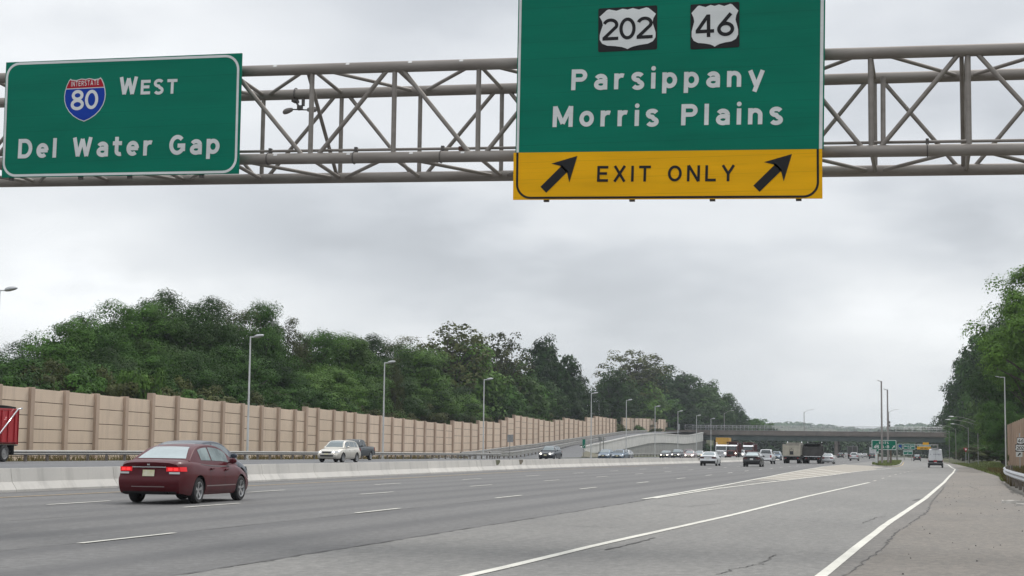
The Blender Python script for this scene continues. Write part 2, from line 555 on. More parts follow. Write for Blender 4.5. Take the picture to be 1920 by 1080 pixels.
sheet('gore_area', lambda y: gore_l(y), lambda y: gore_r(y), 84, 228, 0.008, M['gore'], jit=(0.0, 0.0))


# ---- road markings: one object, painted lines 4 mm above the pavement
paint = {'paint': MB(), 'paint_worn': MB(), 'paint_y': MB(), 'seal': MB()}


def line(kind, xf, y0, y1, w, off=0.012, step=3.0, jit=0.0):
    ys = list(np.arange(y0, y1, step)) + [y1]
    rows = []
    for y in ys:
        x = xf(y) if callable(xf) else xf
        j = rnd.uniform(-jit, jit)
        rows.append([(x - w / 2 + j, y, float(gz(x, y)) + off), (x + w / 2 + j * 0.5, y, float(gz(x, y)) + off)])
    paint[kind].grid(rows)


def quadline(kind, pts, w, off=0.012, jit=0.0):
    """a painted or sealed line through ground points"""
    rows = []
    for i, p in enumerate(pts):
        q = pts[min(i + 1, len(pts) - 1)] - pts[max(i - 1, 0)]
        n = Vector((-q.y, q.x, 0)).normalized() * (w / 2 * (1 + rnd.uniform(-jit, jit)))
        rows.append([(p.x - n.x, p.y - n.y, float(gz(p.x, p.y)) + off), (p.x + n.x, p.y + n.y, float(gz(p.x, p.y)) + off)])
    paint[kind].grid(rows)


lane_fns = [lambda y: float(np.interp(y, [21, 37, 61], [-11.97, -12.28, -12.55])) + lane_shift(y) * 0.85,
            lambda y: float(np.interp(y, [34, 52, 64], [-16.7, -16.9, -16.9])) + lane_shift(y) * 0.75,
            lambda y: float(np.interp(y, [34, 51, 64], [-20.0, -20.5, -20.6])) + lane_shift(y) * 0.65]
for fn, y0 in zip(lane_fns, (21.4, 34.5, 34.2)):
    for k in range(-4, 28):
        a = y0 + k * 12.2
        line('paint', fn, a, a + 3.15, 0.115)
line('paint_y', lambda y: bar_x(y) + 2.35 * (1 - sm(60, 200, y)) + 1.0 * sm(60, 200, y), -30, 600, 0.12)
line('paint', lambda y: edge_x(y), -30, 199, 0.142, jit=0.007, step=1.5)
line('paint', lambda y: edge_x(y), 199, 420, 0.18)
sol_pts = gpts((880, 1080), (960, 1062), (1110, 1025), (1370, 967), (1510, 932), (1630, 905))
sol_x = interp([(sol_pts[0].x - 0.15, -30)] + [tuple(p)[:2] for p in sol_pts] + [(-2.0, 172), (-2.2, 640)])
line('paint', sol_x, -30, sol_pts[-1].y, 0.15, jit=0.007, step=1.5)
for k in range(16):
    a = sol_pts[-1].y + 4 + k * 9.0
    line('paint_worn', sol_x, a, a + 2.2, 0.13)
line('paint', lambda y: gore_l(y), 47.5, 236, 0.16, off=0.016, jit=0.01, step=1.5)
line('paint', lambda y: gore_r(y), 48.5, 200, 0.16, off=0.016, jit=0.01, step=1.5)
_gl = ([1217, 1360, 1445, 1545], [935, 910, 893.5, 875]); _gr = ([1227, 1340, 1440, 1560, 1655], [935, 917.5, 905, 891, 880])
for i in range(15):                           # hatching between the gore lines
    pl_ = 1296 + i * 16.4; pr_ = pl_ + 24 + i * 3.0
    a = G(pl_, float(np.interp(pl_, *_gl))); b_ = G(pr_, float(np.interp(pr_, *_gr)))
    quadline('paint_worn', [a.lerp(b_, t) for t in np.linspace(0.03, 1.0, 6)], 0.34 + 0.012 * i, off=0.0145, jit=0.2)
for k in range(3):                            # lane lines across the barrier
    fn = lambda y, k=k: bar_x(y) - 7.0 - 4.0 * k
    for j in range(4, 40):
        line('paint', fn, j * 12.2, j * 12.2 + 3.1, 0.12, off=0.008)
line('paint', lambda y: bar_x(y) - 3.2, -20, 600, 0.12, off=0.008)
line('paint', -53.0, -20, 235, 0.14, off=0.008)
for x0_ in (-12.3, -16.75, -20.3):              # paving joints beside the lane lines
    _c = [Vector((x0_ + 0.22 + lane_shift(y) * .75 + rnd.uniform(-0.02, 0.02), y, 0)) for y in np.arange(14, 120, 1.1)]
    quadline('seal', _c, 0.016, off=0.006, jit=0.9)
# sealed and open cracks, seams

def crack(pix, w, n=10, wob=0.05):
    g = gpts(*pix); out = []
    for i in range(len(g) - 1):
        for k in range(n):
            p = g[i].lerp(g[i + 1], k / n)
            out.append(Vector((p.x + rnd.uniform(-wob, wob), p.y + rnd.uniform(-wob, wob), 0)))
    out.append(g[-1])
    quadline('seal', out, w, off=0.0105, jit=0.45)


crack([(1135, 1032), (1180, 1022), (1228, 1009)], 0.045, 6, 0.03)
crack([(1345, 1078), (1375, 1068), (1425, 1059), (1445, 1045), (1455, 1041)], 0.018, 7, 0.05)
crack([(1220, 958), (1300, 964), (1385, 968), (1480, 975), (1590, 984), (1635, 985)], 0.014, 8, 0.04)
crack([(1070, 987), (1110, 988), (1160, 991)], 0.035, 6, 0.03)
crack([(480, 1056), (515, 1052)], 0.03, 5, 0.02)
crack([(1618, 982), (1640, 972), (1660, 968)], 0.022, 6, 0.05)
crack([(1712, 939), (1725, 936), (1733, 937)], 0.10, 5, 0.04)
crack([(1815, 911), (1830, 917), (1836, 918)], 0.06, 5, 0.03)
crack([(1870, 926), (1900, 927)], 0.05, 4, 0.02)
crack([(1230, 946), (1290, 951), (1350, 944)], 0.02, 6, 0.04)
_c = [Vector((crack_x(y) + rnd.uniform(-0.05, 0.03), y, 0)) for y in np.arange(14, 74, 0.3)]
quadline('seal', _c, 0.018, off=0.0135, jit=0.8)
_c = [Vector((-8.17 + rnd.uniform(-0.03, 0.03), y, 0)) for y in np.arange(12, 47, 0.5)]
quadline('seal', _c, 0.028, off=0.0105, jit=0.9)
NAMES = {'paint': 'road_markings', 'paint_worn': 'road_markings_worn', 'paint_y': 'road_markings_yellow', 'seal': 'road_cracks'}
for k, m in paint.items():
    tag(m.build(NAMES[k], M[k]), kind='structure')

# ---- median barrier: cast sections with joints, batter at the foot
bar = empty('median_barrier', (bar_x(60) - 0.3, 60, 0), label='long low pale concrete barrier with sloped foot between the two carriageways', cat='barrier')
# outline across the road: x to our side, z up
PROF = [(0.0, 0.0), (0.0, 0.075), (-0.16, 0.30), (-0.225, 0.69), (-0.375, 0.69), (-0.44, 0.30), (-0.60, 0.075), (-0.60, 0.0)]


def bar_section(y0, y1, n):
    m = MB(); rows = []
    for k in range(n + 1):
        y = y0 + (y1 - y0) * k / n
        x = bar_x(y); z = float(gz(x, y))
        rows.append([(x + u, y, z + v - 0.01) for u, v in PROF])
    m.grid([[r[i] for r in rows] for i in range(len(PROF))])
    for r in (rows[0], rows[-1]):
        m.add(r, [tuple(range(len(r)))])
    return m


joints = [G(121, 912).y]
y = joints[0]
while y > 24: y -= 6.1
cuts = []
while y < 620:
    cuts.append(y); y += 6.1 if y < 250 else 24.4
for a, b in zip(cuts[:-1], cuts[1:]):
    o = bar_section(a + 0.011, b - 0.011, 2)
    world_child(o.build('section', M['barrier']), bar)
for px, py in ((925, 868.5), (973, 867.5), (1310, 856)):   # brownish mortar repairs near the top
    q = G(px - 1, 882 - (px - 925) * .035); m = MB(); x0 = bar_x(q.y); z = float(gz(x0, q.y)); w = .85
    f = lambda v: x0 - 0.16 - .065 * (v - .30) / .39 + .003
    m.add([(f(.36), q.y - w * .35, z + .35), (f(.36), q.y + w * .3, z + .35), (f(.55), q.y + w, z + .55), (f(.68), q.y + w, z + .67), (f(.68), q.y - w, z + .67), (f(.58), q.y - w * .9, z + .57)], [(0, 1, 2, 3, 4, 5)])
    world_child(m.build('repair_patch', M['soil']), bar)
# ---- debris at its foot
for i, (px, py, s, lb) in enumerate(((700, 892, 0.34, 'dark scrap of shredded tyre lying against the foot of the median barrier'),)):
    p = G(px, py); m = MB()
    for k in range(9):
        c = Vector((p.x + rnd.uniform(-0.1, 0.1), p.y + rnd.uniform(-s, s), p.z + 0.03 + rnd.uniform(0, 0.16)))
        m.box((-0.13, -0.14, -0.03), (0.13, 0.14, 0.03), Matrix.Translation(c) @ Matrix.Rotation(rnd.uniform(0, 3), 4, Vector((rnd.random(), rnd.random(), rnd.random())).normalized()))
    tag(m.build('tyre_scrap', M['seal']), lb, 'debris')

# ---- sound wall along the far side, posts on measured spacing
POSTS = [-70, -10, 52, 117, 175, 230, 280, 327, 371, 413, 450, 486, 518, 549, 570, 592, 622, 643, 662, 687, 710, 732.5, 753, 775, 794, 813, 831, 847, 864.6, 880.7, 895, 909, 923, 937, 949, 962.5, 974.5, 986, 998,
         1008, 1018, 1028.5, 1038, 1047.6, 1056, 1065, 1074.4, 1082.8, 1091, 1098, 1107, 1114, 1120.7, 1128, 1135, 1141.7, 1147.6, 1153]
TOP = [(-200, 705), (0, 722), (274, 749.5), (275, 738), (563, 771), (564, 763), (842, 796.5), (843, 789), (889.5, 795), (890, 788.5), (931, 793), (931.5, 787.5), (944.5, 788.5), (945, 783), (957, 784), (957.5, 778), (980, 781),
       (1042, 791.5), (1042.5, 787), (1052, 788), (1052.5, 783), (1095, 790.5), (1095.5, 785.5), (1102, 786), (1102.5, 782), (1116, 783.5), (1116.5, 780), (1153, 786)]
BOT = [(-200, 869), (560, 858), (860, 850), (985, 839), (1047, 829.5), (1153, 814)]
WALLX = [(-200, -63), (560, -63), (860, -68), (985, -73), (1047, -75), (1153, -77)]


def _snap(x):
    return min(POSTS, key=lambda q: abs(q - x))


_t = []
for k, (x, y) in enumerate(TOP):                # the steps fall on posts
    if 0 < k < len(TOP) - 1 and k % 2 == 0 and TOP[k][0] - TOP[k - 1][0] < 1.5: _t.append((_snap(x) + 0.2, y))
    elif k < len(TOP) - 1 and TOP[k + 1][0] - x < 1.5: _t.append((_snap(x) - 0.2, y))
    elif k > 0 and x - TOP[k - 1][0] < 1.5: _t.append((_snap(x) + 0.2, y))
    else: _t.append((x, y))
TOP = _t


def wi(tab, px): return float(np.interp(px, [t[0] for t in tab], [t[1] for t in tab]))


wall = empty('sound_wall', at_x(560, -63), label='long tan sound wall of stacked concrete panels and posts with a stepped top', cat='sound wall')
wall.location.z = 0.2
posts = []
for px in POSTS:
    p = at_x(px, wi(WALLX, px))
    zt = at_x(px, wi(WALLX, px), wi(TOP, px - 1.0)).z
    zt2 = at_x(px, wi(WALLX, px), wi(TOP, px + 1.5)).z
    zb = at_x(px, wi(WALLX, px), wi(BOT, px)).z
    posts.append((Vector((p.x, p.y, 0)), zt, zt2, zb))
for i, (p, zt, zt2, zb) in enumerate(posts):
    m = MB()
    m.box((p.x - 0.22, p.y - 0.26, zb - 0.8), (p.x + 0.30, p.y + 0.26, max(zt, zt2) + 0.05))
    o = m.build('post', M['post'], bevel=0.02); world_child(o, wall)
    if i == len(posts) - 1: break
    q, _, _, zb2 = posts[i + 1]
    z_a, z_b = zt2, posts[i + 1][1]
    m = MB(); top = (z_a + z_b) / 2 if abs(z_a - z_b) > 0.5 else None
    H = max(z_a, z_b) - min(zb, zb2); nb = max(3, int(round(H / 0.93)))
    for k in range(nb):
        def zz(t, e):
            lo_, hi_ = (zb - 0.6, z_a) if e == 0 else (zb2 - 0.6, z_b)
            return hi_ - (hi_ - lo_) * (1 - t)
        t0, t1 = k / nb, (k + 1) / nb
        ya, yb = p.y + 0.262, q.y - 0.262
        u = (ya - p.y) / (q.y - p.y); xa = p.x + (q.x - p.x) * u; xb = p.x + (q.x - p.x) * (1 - u)
        za0, za1, zb0, zb1 = zz(t0, 0) + 0.026, zz(t1, 0) - 0.026, zz(t0, 1) + 0.026, zz(t1, 1) - 0.026
        m.hexa([(xa - 0.08, ya, za0), (xa + 0.08, ya, za0), (xb + 0.08, yb, zb0), (xb - 0.08, yb, zb0)],
               [(xa - 0.08, ya, za1), (xa + 0.08, ya, za1), (xb + 0.08, yb, zb1), (xb - 0.08, yb, zb1)])
    # tongue inside the joints between the boards
    o = m.build('panel', M['panel'], bevel=0.012); world_child(o, wall)
    m = MB()
    m.hexa([(xa - 0.05, ya, zb - 0.5), (xa + 0.05, ya, zb - 0.5), (xb + 0.05, yb, zb2 - 0.5), (xb - 0.05, yb, zb2 - 0.5)],
           [(xa - 0.05, ya, z_a - 0.1), (xa + 0.05, ya, z_a - 0.1), (xb + 0.05, yb, z_b - 0.1), (xb - 0.05, yb, z_b - 0.1)])
    g = m.build('joint_backing', M['panel_groove'])
    g.parent = o; g.matrix_parent_inverse = o.matrix_parent_inverse.copy() @ Matrix.Identity(4)
    g.matrix_parent_inverse = Matrix.Identity(4)

# ---- ramp up to the bridge, beside the wall
BRY = 505.0                                     # where the bridge crosses
def wall_x(y): return float(np.interp(y, [p.y for p, *_ in posts], [p.x for p, *_ in posts])) if y < posts[-1][0].y else float(np.interp(y, [posts[-1][0].y, BRY], [-77, -80]))
RZ = [(150, 0.16), (230, 0.20)] + [(at_x(px, wi(WALLX, px)).y, at_x(px, wi(WALLX, px), wi(BOT, px)).z + 0.05) for px in (985, 1047, 1153)] + [(470, 6.7), (505, 6.9), (540, 6.9)]
def ramp_z(y): return float(np.interp(y, [a for a, _ in RZ], [b for _, b in RZ]))
RW = [(1085, -66.0, 838.5, 853), (1110, -66.4, 833, 852), (1140, -67, 827, 851.5), (1173, -68, 819.5, 851), (1200, -68.6, 814.5, 850), (1225, -69.2, 812.2, 849), (1245, -69.7, 812.6, 848.5), (1262, -70.2, 814, 848), (1280, -70.6, 815.2, 848), (1296, -70.7, 815, 848), (1309, -70.2, 812.5, 848), (1318.5, -69.0, 810.5, 848)]
rwp = []
for px, X, t, b in RW:
    p = at_x(px, X); rwp.append((p, at_x(px, X, t).z))
def rw_x(y): return float(np.interp(y, [p.y for p, _ in rwp], [p.x for p, _ in rwp]))
rows = []
for y in np.arange(180, 545, 6.0):
    xr = rw_x(y) if y > rwp[0][0].y else float(np.interp(y, [180, rwp[0][0].y], [-55.5, rwp[0][0].x]))
    xr -= 0.3
    z = ramp_z(y); zl = z
    xl = wall_x(y) - 0.05
    zg = float(gz(xr, y))
    if y < rwp[0][0].y:
        rows.append([(xl, y, zl), (xl + 1.5, y, z), (xr - 1.0, y, z), (xr + 0.3 + 1.6 * max(0, z - zg), y, zg - 0.05)])
    else:
        rows.append([(xl, y, zl), (xl + 1.5, y, z), (xr - 0.2, y, z), (xr, y, z - 0.02)])
m = MB(); m.grid(rows)
tag(m.build('ramp_road', M['opp']), kind='structure')
# dark soil slope at the toe of the ramp where the retaining wall begins
p0 = rwp[0][0]
m = MB()
rows = []
for y in np.arange(p0.y - 15, p0.y + 13, 3.0):
    xr = float(np.interp(y, [180, p0.y], [-55.5, p0.x])) - 0.3
    z = ramp_z(min(y, p0.y)); zg = float(gz(xr, y))
    w = 1.6 * max(0, z - zg) + 1.0
    k_ = 1.5 * (1 - abs(y - p0.y) / 16); rows.append([(xr - 0.1, y, zg + (z - zg) * .5 * k_), (xr + w * 0.5, y, zg + (z - zg) * 0.30 * k_ + .05), (xr + w + 0.8, y, zg + 0.02)])
m.grid(rows); tag(m.build('embankment', M['soil'], smooth=True), kind='structure')

# ---- retaining wall with tall pale parapet band curving to the bridge
rw = empty('retaining_wall', (p0.x, p0.y, 0), label='curved grey concrete retaining wall with a pale parapet band carrying the ramp to the bridge', cat='retaining wall')
LOW = [(1085, 852), (1150, 846), (1173, 841), (1215, 831.5), (1240, 830), (1262, 831), (1285, 832.3), (1305, 830), (1318.5, 827)]
# resample the wall line
_px = np.linspace(1085, 1318.5, 48)
_X = np.interp(_px, [r[0] for r in RW], [r[1] for r in RW])
par, low = [], []
for px, X in zip(_px, _X):
    t = float(np.interp(px, [r[0] for r in RW], [r[2] for r in RW]))
    p = at_x(px, X); zt = at_x(px, X, t).z; zl = at_x(px, X, float(np.interp(px, [l[0] for l in LOW], [l[1] for l in LOW]))).z
    zg = float(gz(X, p.y)) - 0.4
    par.append((p.x, p.y, zt, max(zl, zg + 0.1))); low.append((p.x, p.y, zl, zg))
m = MB()
m.grid([[(x + 0.0, y, b) for x, y, t, b in par], [(x + 0.0, y, t - 0.28) for x, y, t, b in par], [(x + 0.09, y, t - 0.28) for x, y, t, b in par], [(x + 0.09, y, t) for x, y, t, b in par], [(x - 0.35, y, t) for x, y, t, b in par], [(x - 0.35, y, b) for x, y, t, b in par], [(x, y, b) for x, y, t, b in par]])
o = m.build('parapet', M['parapet']); world_child(o, rw)
m = MB()
m.grid([[(x - 0.18, y, zg) for x, y, zl, zg in low], [(x - 0.18, y, max(zl, zg + 0.1) + 0.02) for x, y, zl, zg in low]])
o = m.build('wall_face', M['block']); world_child(o, rw)

# ------------------------------------------------------------------ bridge, second wall, right wall
M['girder'] = pm('green_painted_steel', (0.075, 0.115, 0.105), 0.6, var=0.2, scale=0.4, coord='World', c2=(0.10, 0.125, 0.115))
M['bridge_conc'] = concrete('bridge_concrete', (0.24, 0.205, 0.18), (0.17, 0.15, 0.135), 0.6, dark=(0.10, 0.085, 0.075))
M['galv'] = pm('galvanised_steel', (0.42, 0.43, 0.44), 0.45, 0.75, var=0.15, scale=3)
M['galv_dull'] = pm('weathered_galvanised_rail', (0.38, 0.38, 0.37), 0.55, 0.55, var=0.2, scale=1.2, coord='World', c2=(0.28, 0.27, 0.25))
M['wood_post'] = pm('dark_guardrail_post', (0.16, 0.14, 0.12), 0.85, var=0.3, scale=4)
M['pole'] = pm('pale_grey_lamp_pole', (0.58, 0.59, 0.59), 0.55, 0.1, var=0.1, scale=1.5)
M['pole_dark'] = pm('brown_grey_lamp_pole', (0.30, 0.275, 0.265), 0.6, 0.2, var=0.1, scale=1.5)

BX0, BX1 = -82.0, 34.0
def bridge_z(x): return 0.0 + 0.0 * x
bz_g0 = at_y(1500, BRY, 826.5).z          # underside of the girder
bz_p0 = at_y(1500, BRY, 817.0).z          # bottom of the parapet
bz_p1 = at_y(1500, BRY, 808.3).z
bz_f1 = at_y(1500, BRY, 798.5).z
br = empty('road_bridge', (-22, BRY, 0), label='road bridge with green steel girders and brown parapet crossing over the highway', cat='bridge')
m = MB()
for k in range(6):
    y = BRY + 0.5 + k * 2.6
    m.box((BX0, y, bz_g0), (BX1, y + 0.5, bz_g0 + 0.06)); m.box((BX0, y + 0.2, bz_g0 + 0.063), (BX1, y + 0.26, bz_p0 - 0.05)); 
x = BX0 + 1.5
while x < BX1:                              # web stiffeners on the outer girder
    m.box((x, BRY + 0.52, bz_g0 + 0.065), (x + 0.05, BRY + 0.697, bz_p0 - 0.06)); x += 3.0
world_child(m.build('girder', M['girder']), br)
m = MB(); m.box((BX0, BRY - 0.15, bz_p0), (BX1, BRY + 14.5, bz_p0 + 0.3)); world_child(m.build('deck', M['bridge_conc']), br)
for yy in (BRY - 0.22, BRY + 14.3):
    m = MB(); m.box((BX0, yy, bz_p0 + (0.303 if yy < BRY else 0.303)), (BX1, yy + 0.3, bz_p1))
    m.box((BX0, yy - 0.06, bz_p1 - 0.20), (BX1, yy - 0.002, bz_p1 - 0.02))
    world_child(m.build('parapet', M['bridge_conc']), br)
for yy in (BRY - 0.05, BRY + 14.45):        # fence on the parapet, posts curved at the top
    f = empty('fence', (0, 0, 0)); world_child(f, br)
    x = BX0 + 6 if yy < BRY else BX0 + 8
    H = bz_f1 - bz_p1
    m = MB(); mr = MB()
    while x < BX1 - 2:
        m = MB(); m.tube([(x, yy, bz_p1 - 0.01), (x, yy, bz_p1 + H * 0.62), (x, yy + 0.12, bz_p1 + H * 0.86), (x, yy + 0.34, bz_p1 + H)], 0.055, 5); x += 2.45
        a = m.build('fence_post', M['galv'], smooth=True); a.parent = f
    for v in (0.06, 0.62):
        mr.tube([(BX0 + 6, yy - 0.0, bz_p1 + H * v), (BX1 - 2, yy, bz_p1 + H * v)], 0.04, 5)
    mr.tube([(BX0 + 6, yy + 0.34, bz_p1 + H), (BX1 - 2, yy + 0.34, bz_p1 + H)], 0.05, 5)
    b_ = mr.build('rail', M['galv'], smooth=True); b_.parent = f
# mesh of the fence, as open wires
m = MB()
H = bz_f1 - bz_p1
x = BX0 + 6
while x < BX1 - 2.6:
    for sgn in (1, -1):
        a0 = x if sgn > 0 else x + 0.8
        m.tube([(a0, BRY - 0.05, bz_p1 + 0.05), (a0 + sgn * 0.8, BRY - 0.05, bz_p1 + H * 0.8)], 0.012, 3, cap=False)
    x += 0.28
o = m.build('wire_mesh', M['galv']); world_child(o, br)
# abutments and a pier between the carriageways
for x0, x1 in ((-82, -71.2), (12.0, 34.0)):
    m = MB(); m.box((x0, BRY + 0.8, -1.0), (x1, BRY + 13.5, bz_g0 - 0.08)); world_child(m.build('abutment', M['bridge_conc']), br)
# the pier stands in the median behind the traffic
m = MB()
for k in range(4):
    m.box((bar_x(BRY) - 0.75, BRY + 1 + k * 3.6, -0.6), (bar_x(BRY) + 0.15, BRY + 1.9 + k * 3.6, bz_g0 - 0.9))
m.box((bar_x(BRY) - 0.8, BRY + 0.6, bz_g0 - 0.897), (bar_x(BRY) + 0.2, BRY + 13.6, bz_g0 - 0.02))
world_child(m.build('pier', M['bridge_conc']), br)

# second tan wall on the slope above the ramp
w2 = empty('sound_wall', at_d(1215, 430), label='distant tan sound wall half hidden by trees on the slope above the ramp', cat='sound wall')
pxs = [1166, 1174, 1181, 1189, 1197, 1204, 1211, 1218, 1225, 1232, 1238, 1244, 1250]
pp = []
for i, px in enumerate(pxs):
    D = 440 + i * 7
    pp.append((at_d(px, D, 804 - i * 0.15), at_d(px, D, 783 + i * 0.3).z))
for i, (p, zt) in enumerate(pp):
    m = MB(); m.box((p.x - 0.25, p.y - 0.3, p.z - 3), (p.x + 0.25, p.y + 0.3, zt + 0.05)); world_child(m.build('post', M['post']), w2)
    if i < len(pp) - 1:
        q, zq = pp[i + 1]; n = (q - p).normalized(); a = p + n * 0.31; b = q - n * 0.31
        m = MB()
        for k in range(6):
            t0, t1 = k / 6, (k + 1) / 6 - 0.006
            z0 = lambda t: p.z - 2 + (zt - p.z + 2) * t
            z1 = lambda t: q.z - 2 + (zq - q.z + 2) * t
            m.hexa([(a.x - .06, a.y, z0(t0)), (a.x + .06, a.y, z0(t0)), (b.x + .06, b.y, z1(t0)), (b.x - .06, b.y, z1(t0))],
                   [(a.x - .06, a.y, z0(t1)), (a.x + .06, a.y, z0(t1)), (b.x + .06, b.y, z1(t1)), (b.x - .06, b.y, z1(t1))])
        world_child(m.build('panel', M['panel']), w2)

# right hand sound wall: close posts seen nearly edge on
w3 = empty('sound_wall', (9.0, 120, 0.3), label='tan sound wall seen nearly edge on at the right behind the route signs', cat='sound wall')
ys = [52 + k * 4.57 for k in range(34)]
RWX = 8.4
keep = []
for y in ys:
    px, py, d = proj((RWX, y, 1.45))
    keep.append((y, 4.9 + 0.0 * y))
for i, (y, zt) in enumerate(keep):
    zb = float(gz(RWX, y) + hill(RWX, y)) - 0.5
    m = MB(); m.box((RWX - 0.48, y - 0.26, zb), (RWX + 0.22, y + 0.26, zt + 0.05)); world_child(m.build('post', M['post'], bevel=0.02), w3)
    if i < len(keep) - 1:
        m = MB()
        nb = 7
        for k in range(nb):
            m.box((RWX - 0.08, y + 0.262, zb + (zt - zb) * k / nb + 0.01), (RWX + 0.08, keep[i + 1][0] - 0.262, zb + (zt - zb) * (k + 1) / nb - 0.012))
        world_child(m.build('panel', M['panel']), w3)


# ------------------------------------------------------------------ guardrails
def wbeam(m, pts, side, scale=1.0):
    """steel W-beam swept along points; side = unit sign of its face"""
    prof = [(-0.155, 0.0), (-0.125, 0.045), (-0.07, 0.08), (-0.03, 0.03), (0.0, 0.005), (0.03, 0.03), (0.07, 0.08), (0.125, 0.045), (0.155, 0.0)]
    rows = []
    for i, p in enumerate(pts):
        t = pts[min(i + 1, len(pts) - 1)] - pts[max(i - 1, 0)]
        n = Vector((t.y, -t.x, 0)).normalized() * side
        rows.append([(p.x + n.x * v * scale, p.y + n.y * v * scale, p.z + u * scale) for u, v in prof] + [(p.x + n.x * (v - 0.012) * scale, p.y + n.y * (v - 0.012) * scale, p.z + u * scale) for u, v in reversed(prof)] + [(p.x + n.x * prof[0][1], p.y + n.y * prof[0][1], p.z + prof[0][0] * scale)])
    m.grid(rows)


def guardrail(label, pts, zf, side, spacing, post=True, cat='guardrail', mat='galv_dull', h=0.56, double=False):
    """pts = ground line; a rail on posts"""
    P = [Vector((p[0], p[1], zf(p[0], p[1]))) for p in pts]
    e = empty('guardrail', P[0], label=label, cat=cat)
    L = [0]
    for a, b in zip(P[:-1], P[1:]): L.append(L[-1] + (b - a).length)
    def at(s):
        i = min(max(np.searchsorted(L, s) - 1, 0), len(P) - 2)
        return P[i].lerp(P[i + 1], (s - L[i]) / max(1e-6, L[i + 1] - L[i]))
    n = int(L[-1] / 2.0) + 1
    line_ = [at(L[-1] * k / n) + Vector((0, 0, h)) for k in range(n + 1)]
    m = MB(); wbeam(m, line_, side); world_child(m.build('rail', M[mat], smooth=False), e)
    if double:
        m = MB(); wbeam(m, [q - Vector((0, 0, 0.34)) for q in line_], side); world_child(m.build('rail', M[mat]), e)
    s = 0.4; k = 0
    posts_ = []
    while s < L[-1]:
        posts_.append(at(s)); s += spacing
    keep_ = posts_[:98]; rest = posts_[98:]
    for p in keep_:
        t = at(min(L[-1], 1.0)) - P[0]
        m = MB(); nx = -0.12 * side
        m.box((p.x + nx - 0.07, p.y - 0.09, p.z - 0.3), (p.x + nx + 0.07, p.y + 0.09, p.z + h + 0.16)); world_child(m.build('post', M['wood_post']), e)
    if rest:
        m = MB(); nx = -0.12 * side
        for p in rest: m.box((p.x + nx - 0.07, p.y - 0.09, p.z - 0.3), (p.x + nx + 0.07, p.y + 0.09, p.z + h + 0.16))
        o = world_child(m.build('post', M['wood_post']), e); o['kind'] = 'stuff'
    return e


gzf = lambda x, y: float(gz(x, y))
guardrail('long galvanised guardrail on short posts in front of the tan sound wall', [(-55.6, y) for y in range(40, 212, 6)], gzf, 1, 2.6)
gl_ = [(wall_x(y) + 1.3 - 1.0 * 0, y) for y in np.arange(196, 430, 6.0)]
gl_ = [(float(np.interp(y, [196, 230], [-57.5, wall_x(230) + 2.2])) if y < 230 else wall_x(y) + 2.2, y) for y in np.arange(196, 440, 6.0)]
guardrail('guardrail climbing the ramp close beside the tan sound wall', gl_, lambda x, y: ramp_z(y), 1, 5.2, double=True)
gr_ = [((float(np.interp(y, [210, rwp[0][0].y], [-56.4, rwp[0][0].x])) if y < rwp[0][0].y else rw_x(y)) - 1.2, y) for y in np.arange(210, 345, 6.0)]
guardrail('guardrail on the open edge of the rising ramp above the embankment', gr_, lambda x, y: ramp_z(y), 1, 4.0, double=True)
guardrail('low dark guardrail at the foot of the curved retaining wall', [(-61.5 + 0.0 * y - max(0, (y - 380)) * 0.035, y) for y in range(318, 500, 7)], gzf, 1, 4.0)
rr = [G(1859, 890), G(1880, 897.5), G(1900, 908)]
rr_pts = [(3.0, 36), (3.05, 50), (3.1, 62), (3.12, 74), (3.25, 86), (3.7, 100), (4.3, 112), (4.9, 119)]
guardrail('bright galvanised guardrail curving along the right shoulder beside weeds', rr_pts, lambda x, y: gzf(x, y), -1, 3.8, mat='galv')

# ------------------------------------------------------------------ overhead sign gantry
M['truss'] = pm('weathered_grey_steel_tube', (0.225, 0.20, 0.18), 0.6, 0.35, var=0.10, scale=1.6, stretch=(0.6, 1, 3), coord='World', c2=(0.285, 0.262, 0.24))
M['truss_dark'] = pm('weathered_dark_steel', (0.10, 0.092, 0.088), 0.6, 0.4, var=0.2, scale=2)
M['band'] = pm('stainless_band', (0.55, 0.55, 0.54), 0.4, 0.7)
YG, YR = 27.6, 29.4
def zline(pa, pb, Y):
    a = at_y(pa[0], Y, pa[1]); b = at_y(pb[0], Y, pb[1])
    return lambda x: a.z + (b.z - a.z) * (x - a.x) / (b.x - a.x)
zft = zline((460, 133.5), (1900, 92), YG)
zfb = zline((450, 299), (1900, 280), YG)
zrt = zline((455, 180), (1900, 139.5), YR)
zrb = zline((455, 336), (1900, 317), YR)
X_L, X_R = -26.3, 6.4
gan = empty('sign_gantry', (X_R, 28.5, 0), label='grey tubular steel truss gantry spanning the highway and carrying the green signs', cat='gantry')
RC = 0.102
for nm, zf_, Y in (('chord', zft, YG), ('chord', zfb, YG), ('chord', zrt, YR), ('chord', zrb, YR)):
    m = MB(); m.tube([(x, Y, zf_(x)) for x in np.linspace(X_L, X_R, 12)], RC, 20)
    world_child(m.build(nm, M['truss'], smooth=True, angle=50), gan)
fx = [at_y(px, YG, 200).x for px in (427, 584, 739, 897, 1055, 1260, 1463, 1633, 1816)]
st = fx[1] - fx[0]
while fx[0] - st > X_L: fx.insert(0, fx[0] - st)
while fx[-1] + 1.6 < X_R: fx.append(fx[-1] + 1.6)
i585 = min(range(len(fx)), key=lambda i: abs(fx[i] - at_y(584, YG, 200).x))
rxs = []
_meas = {427: 494, 584: 640.5, 739: 788, 897: 941, 1633: 1640, 1816: 1810}
for x in fx:
    px = proj((x, YG, 7.3))[0]
    k = min(_meas, key=lambda q: abs(q - px))
    rxs.append(at_y(_meas[k], YR, 200).x if abs(k - px) < 4 else x - 0.05)


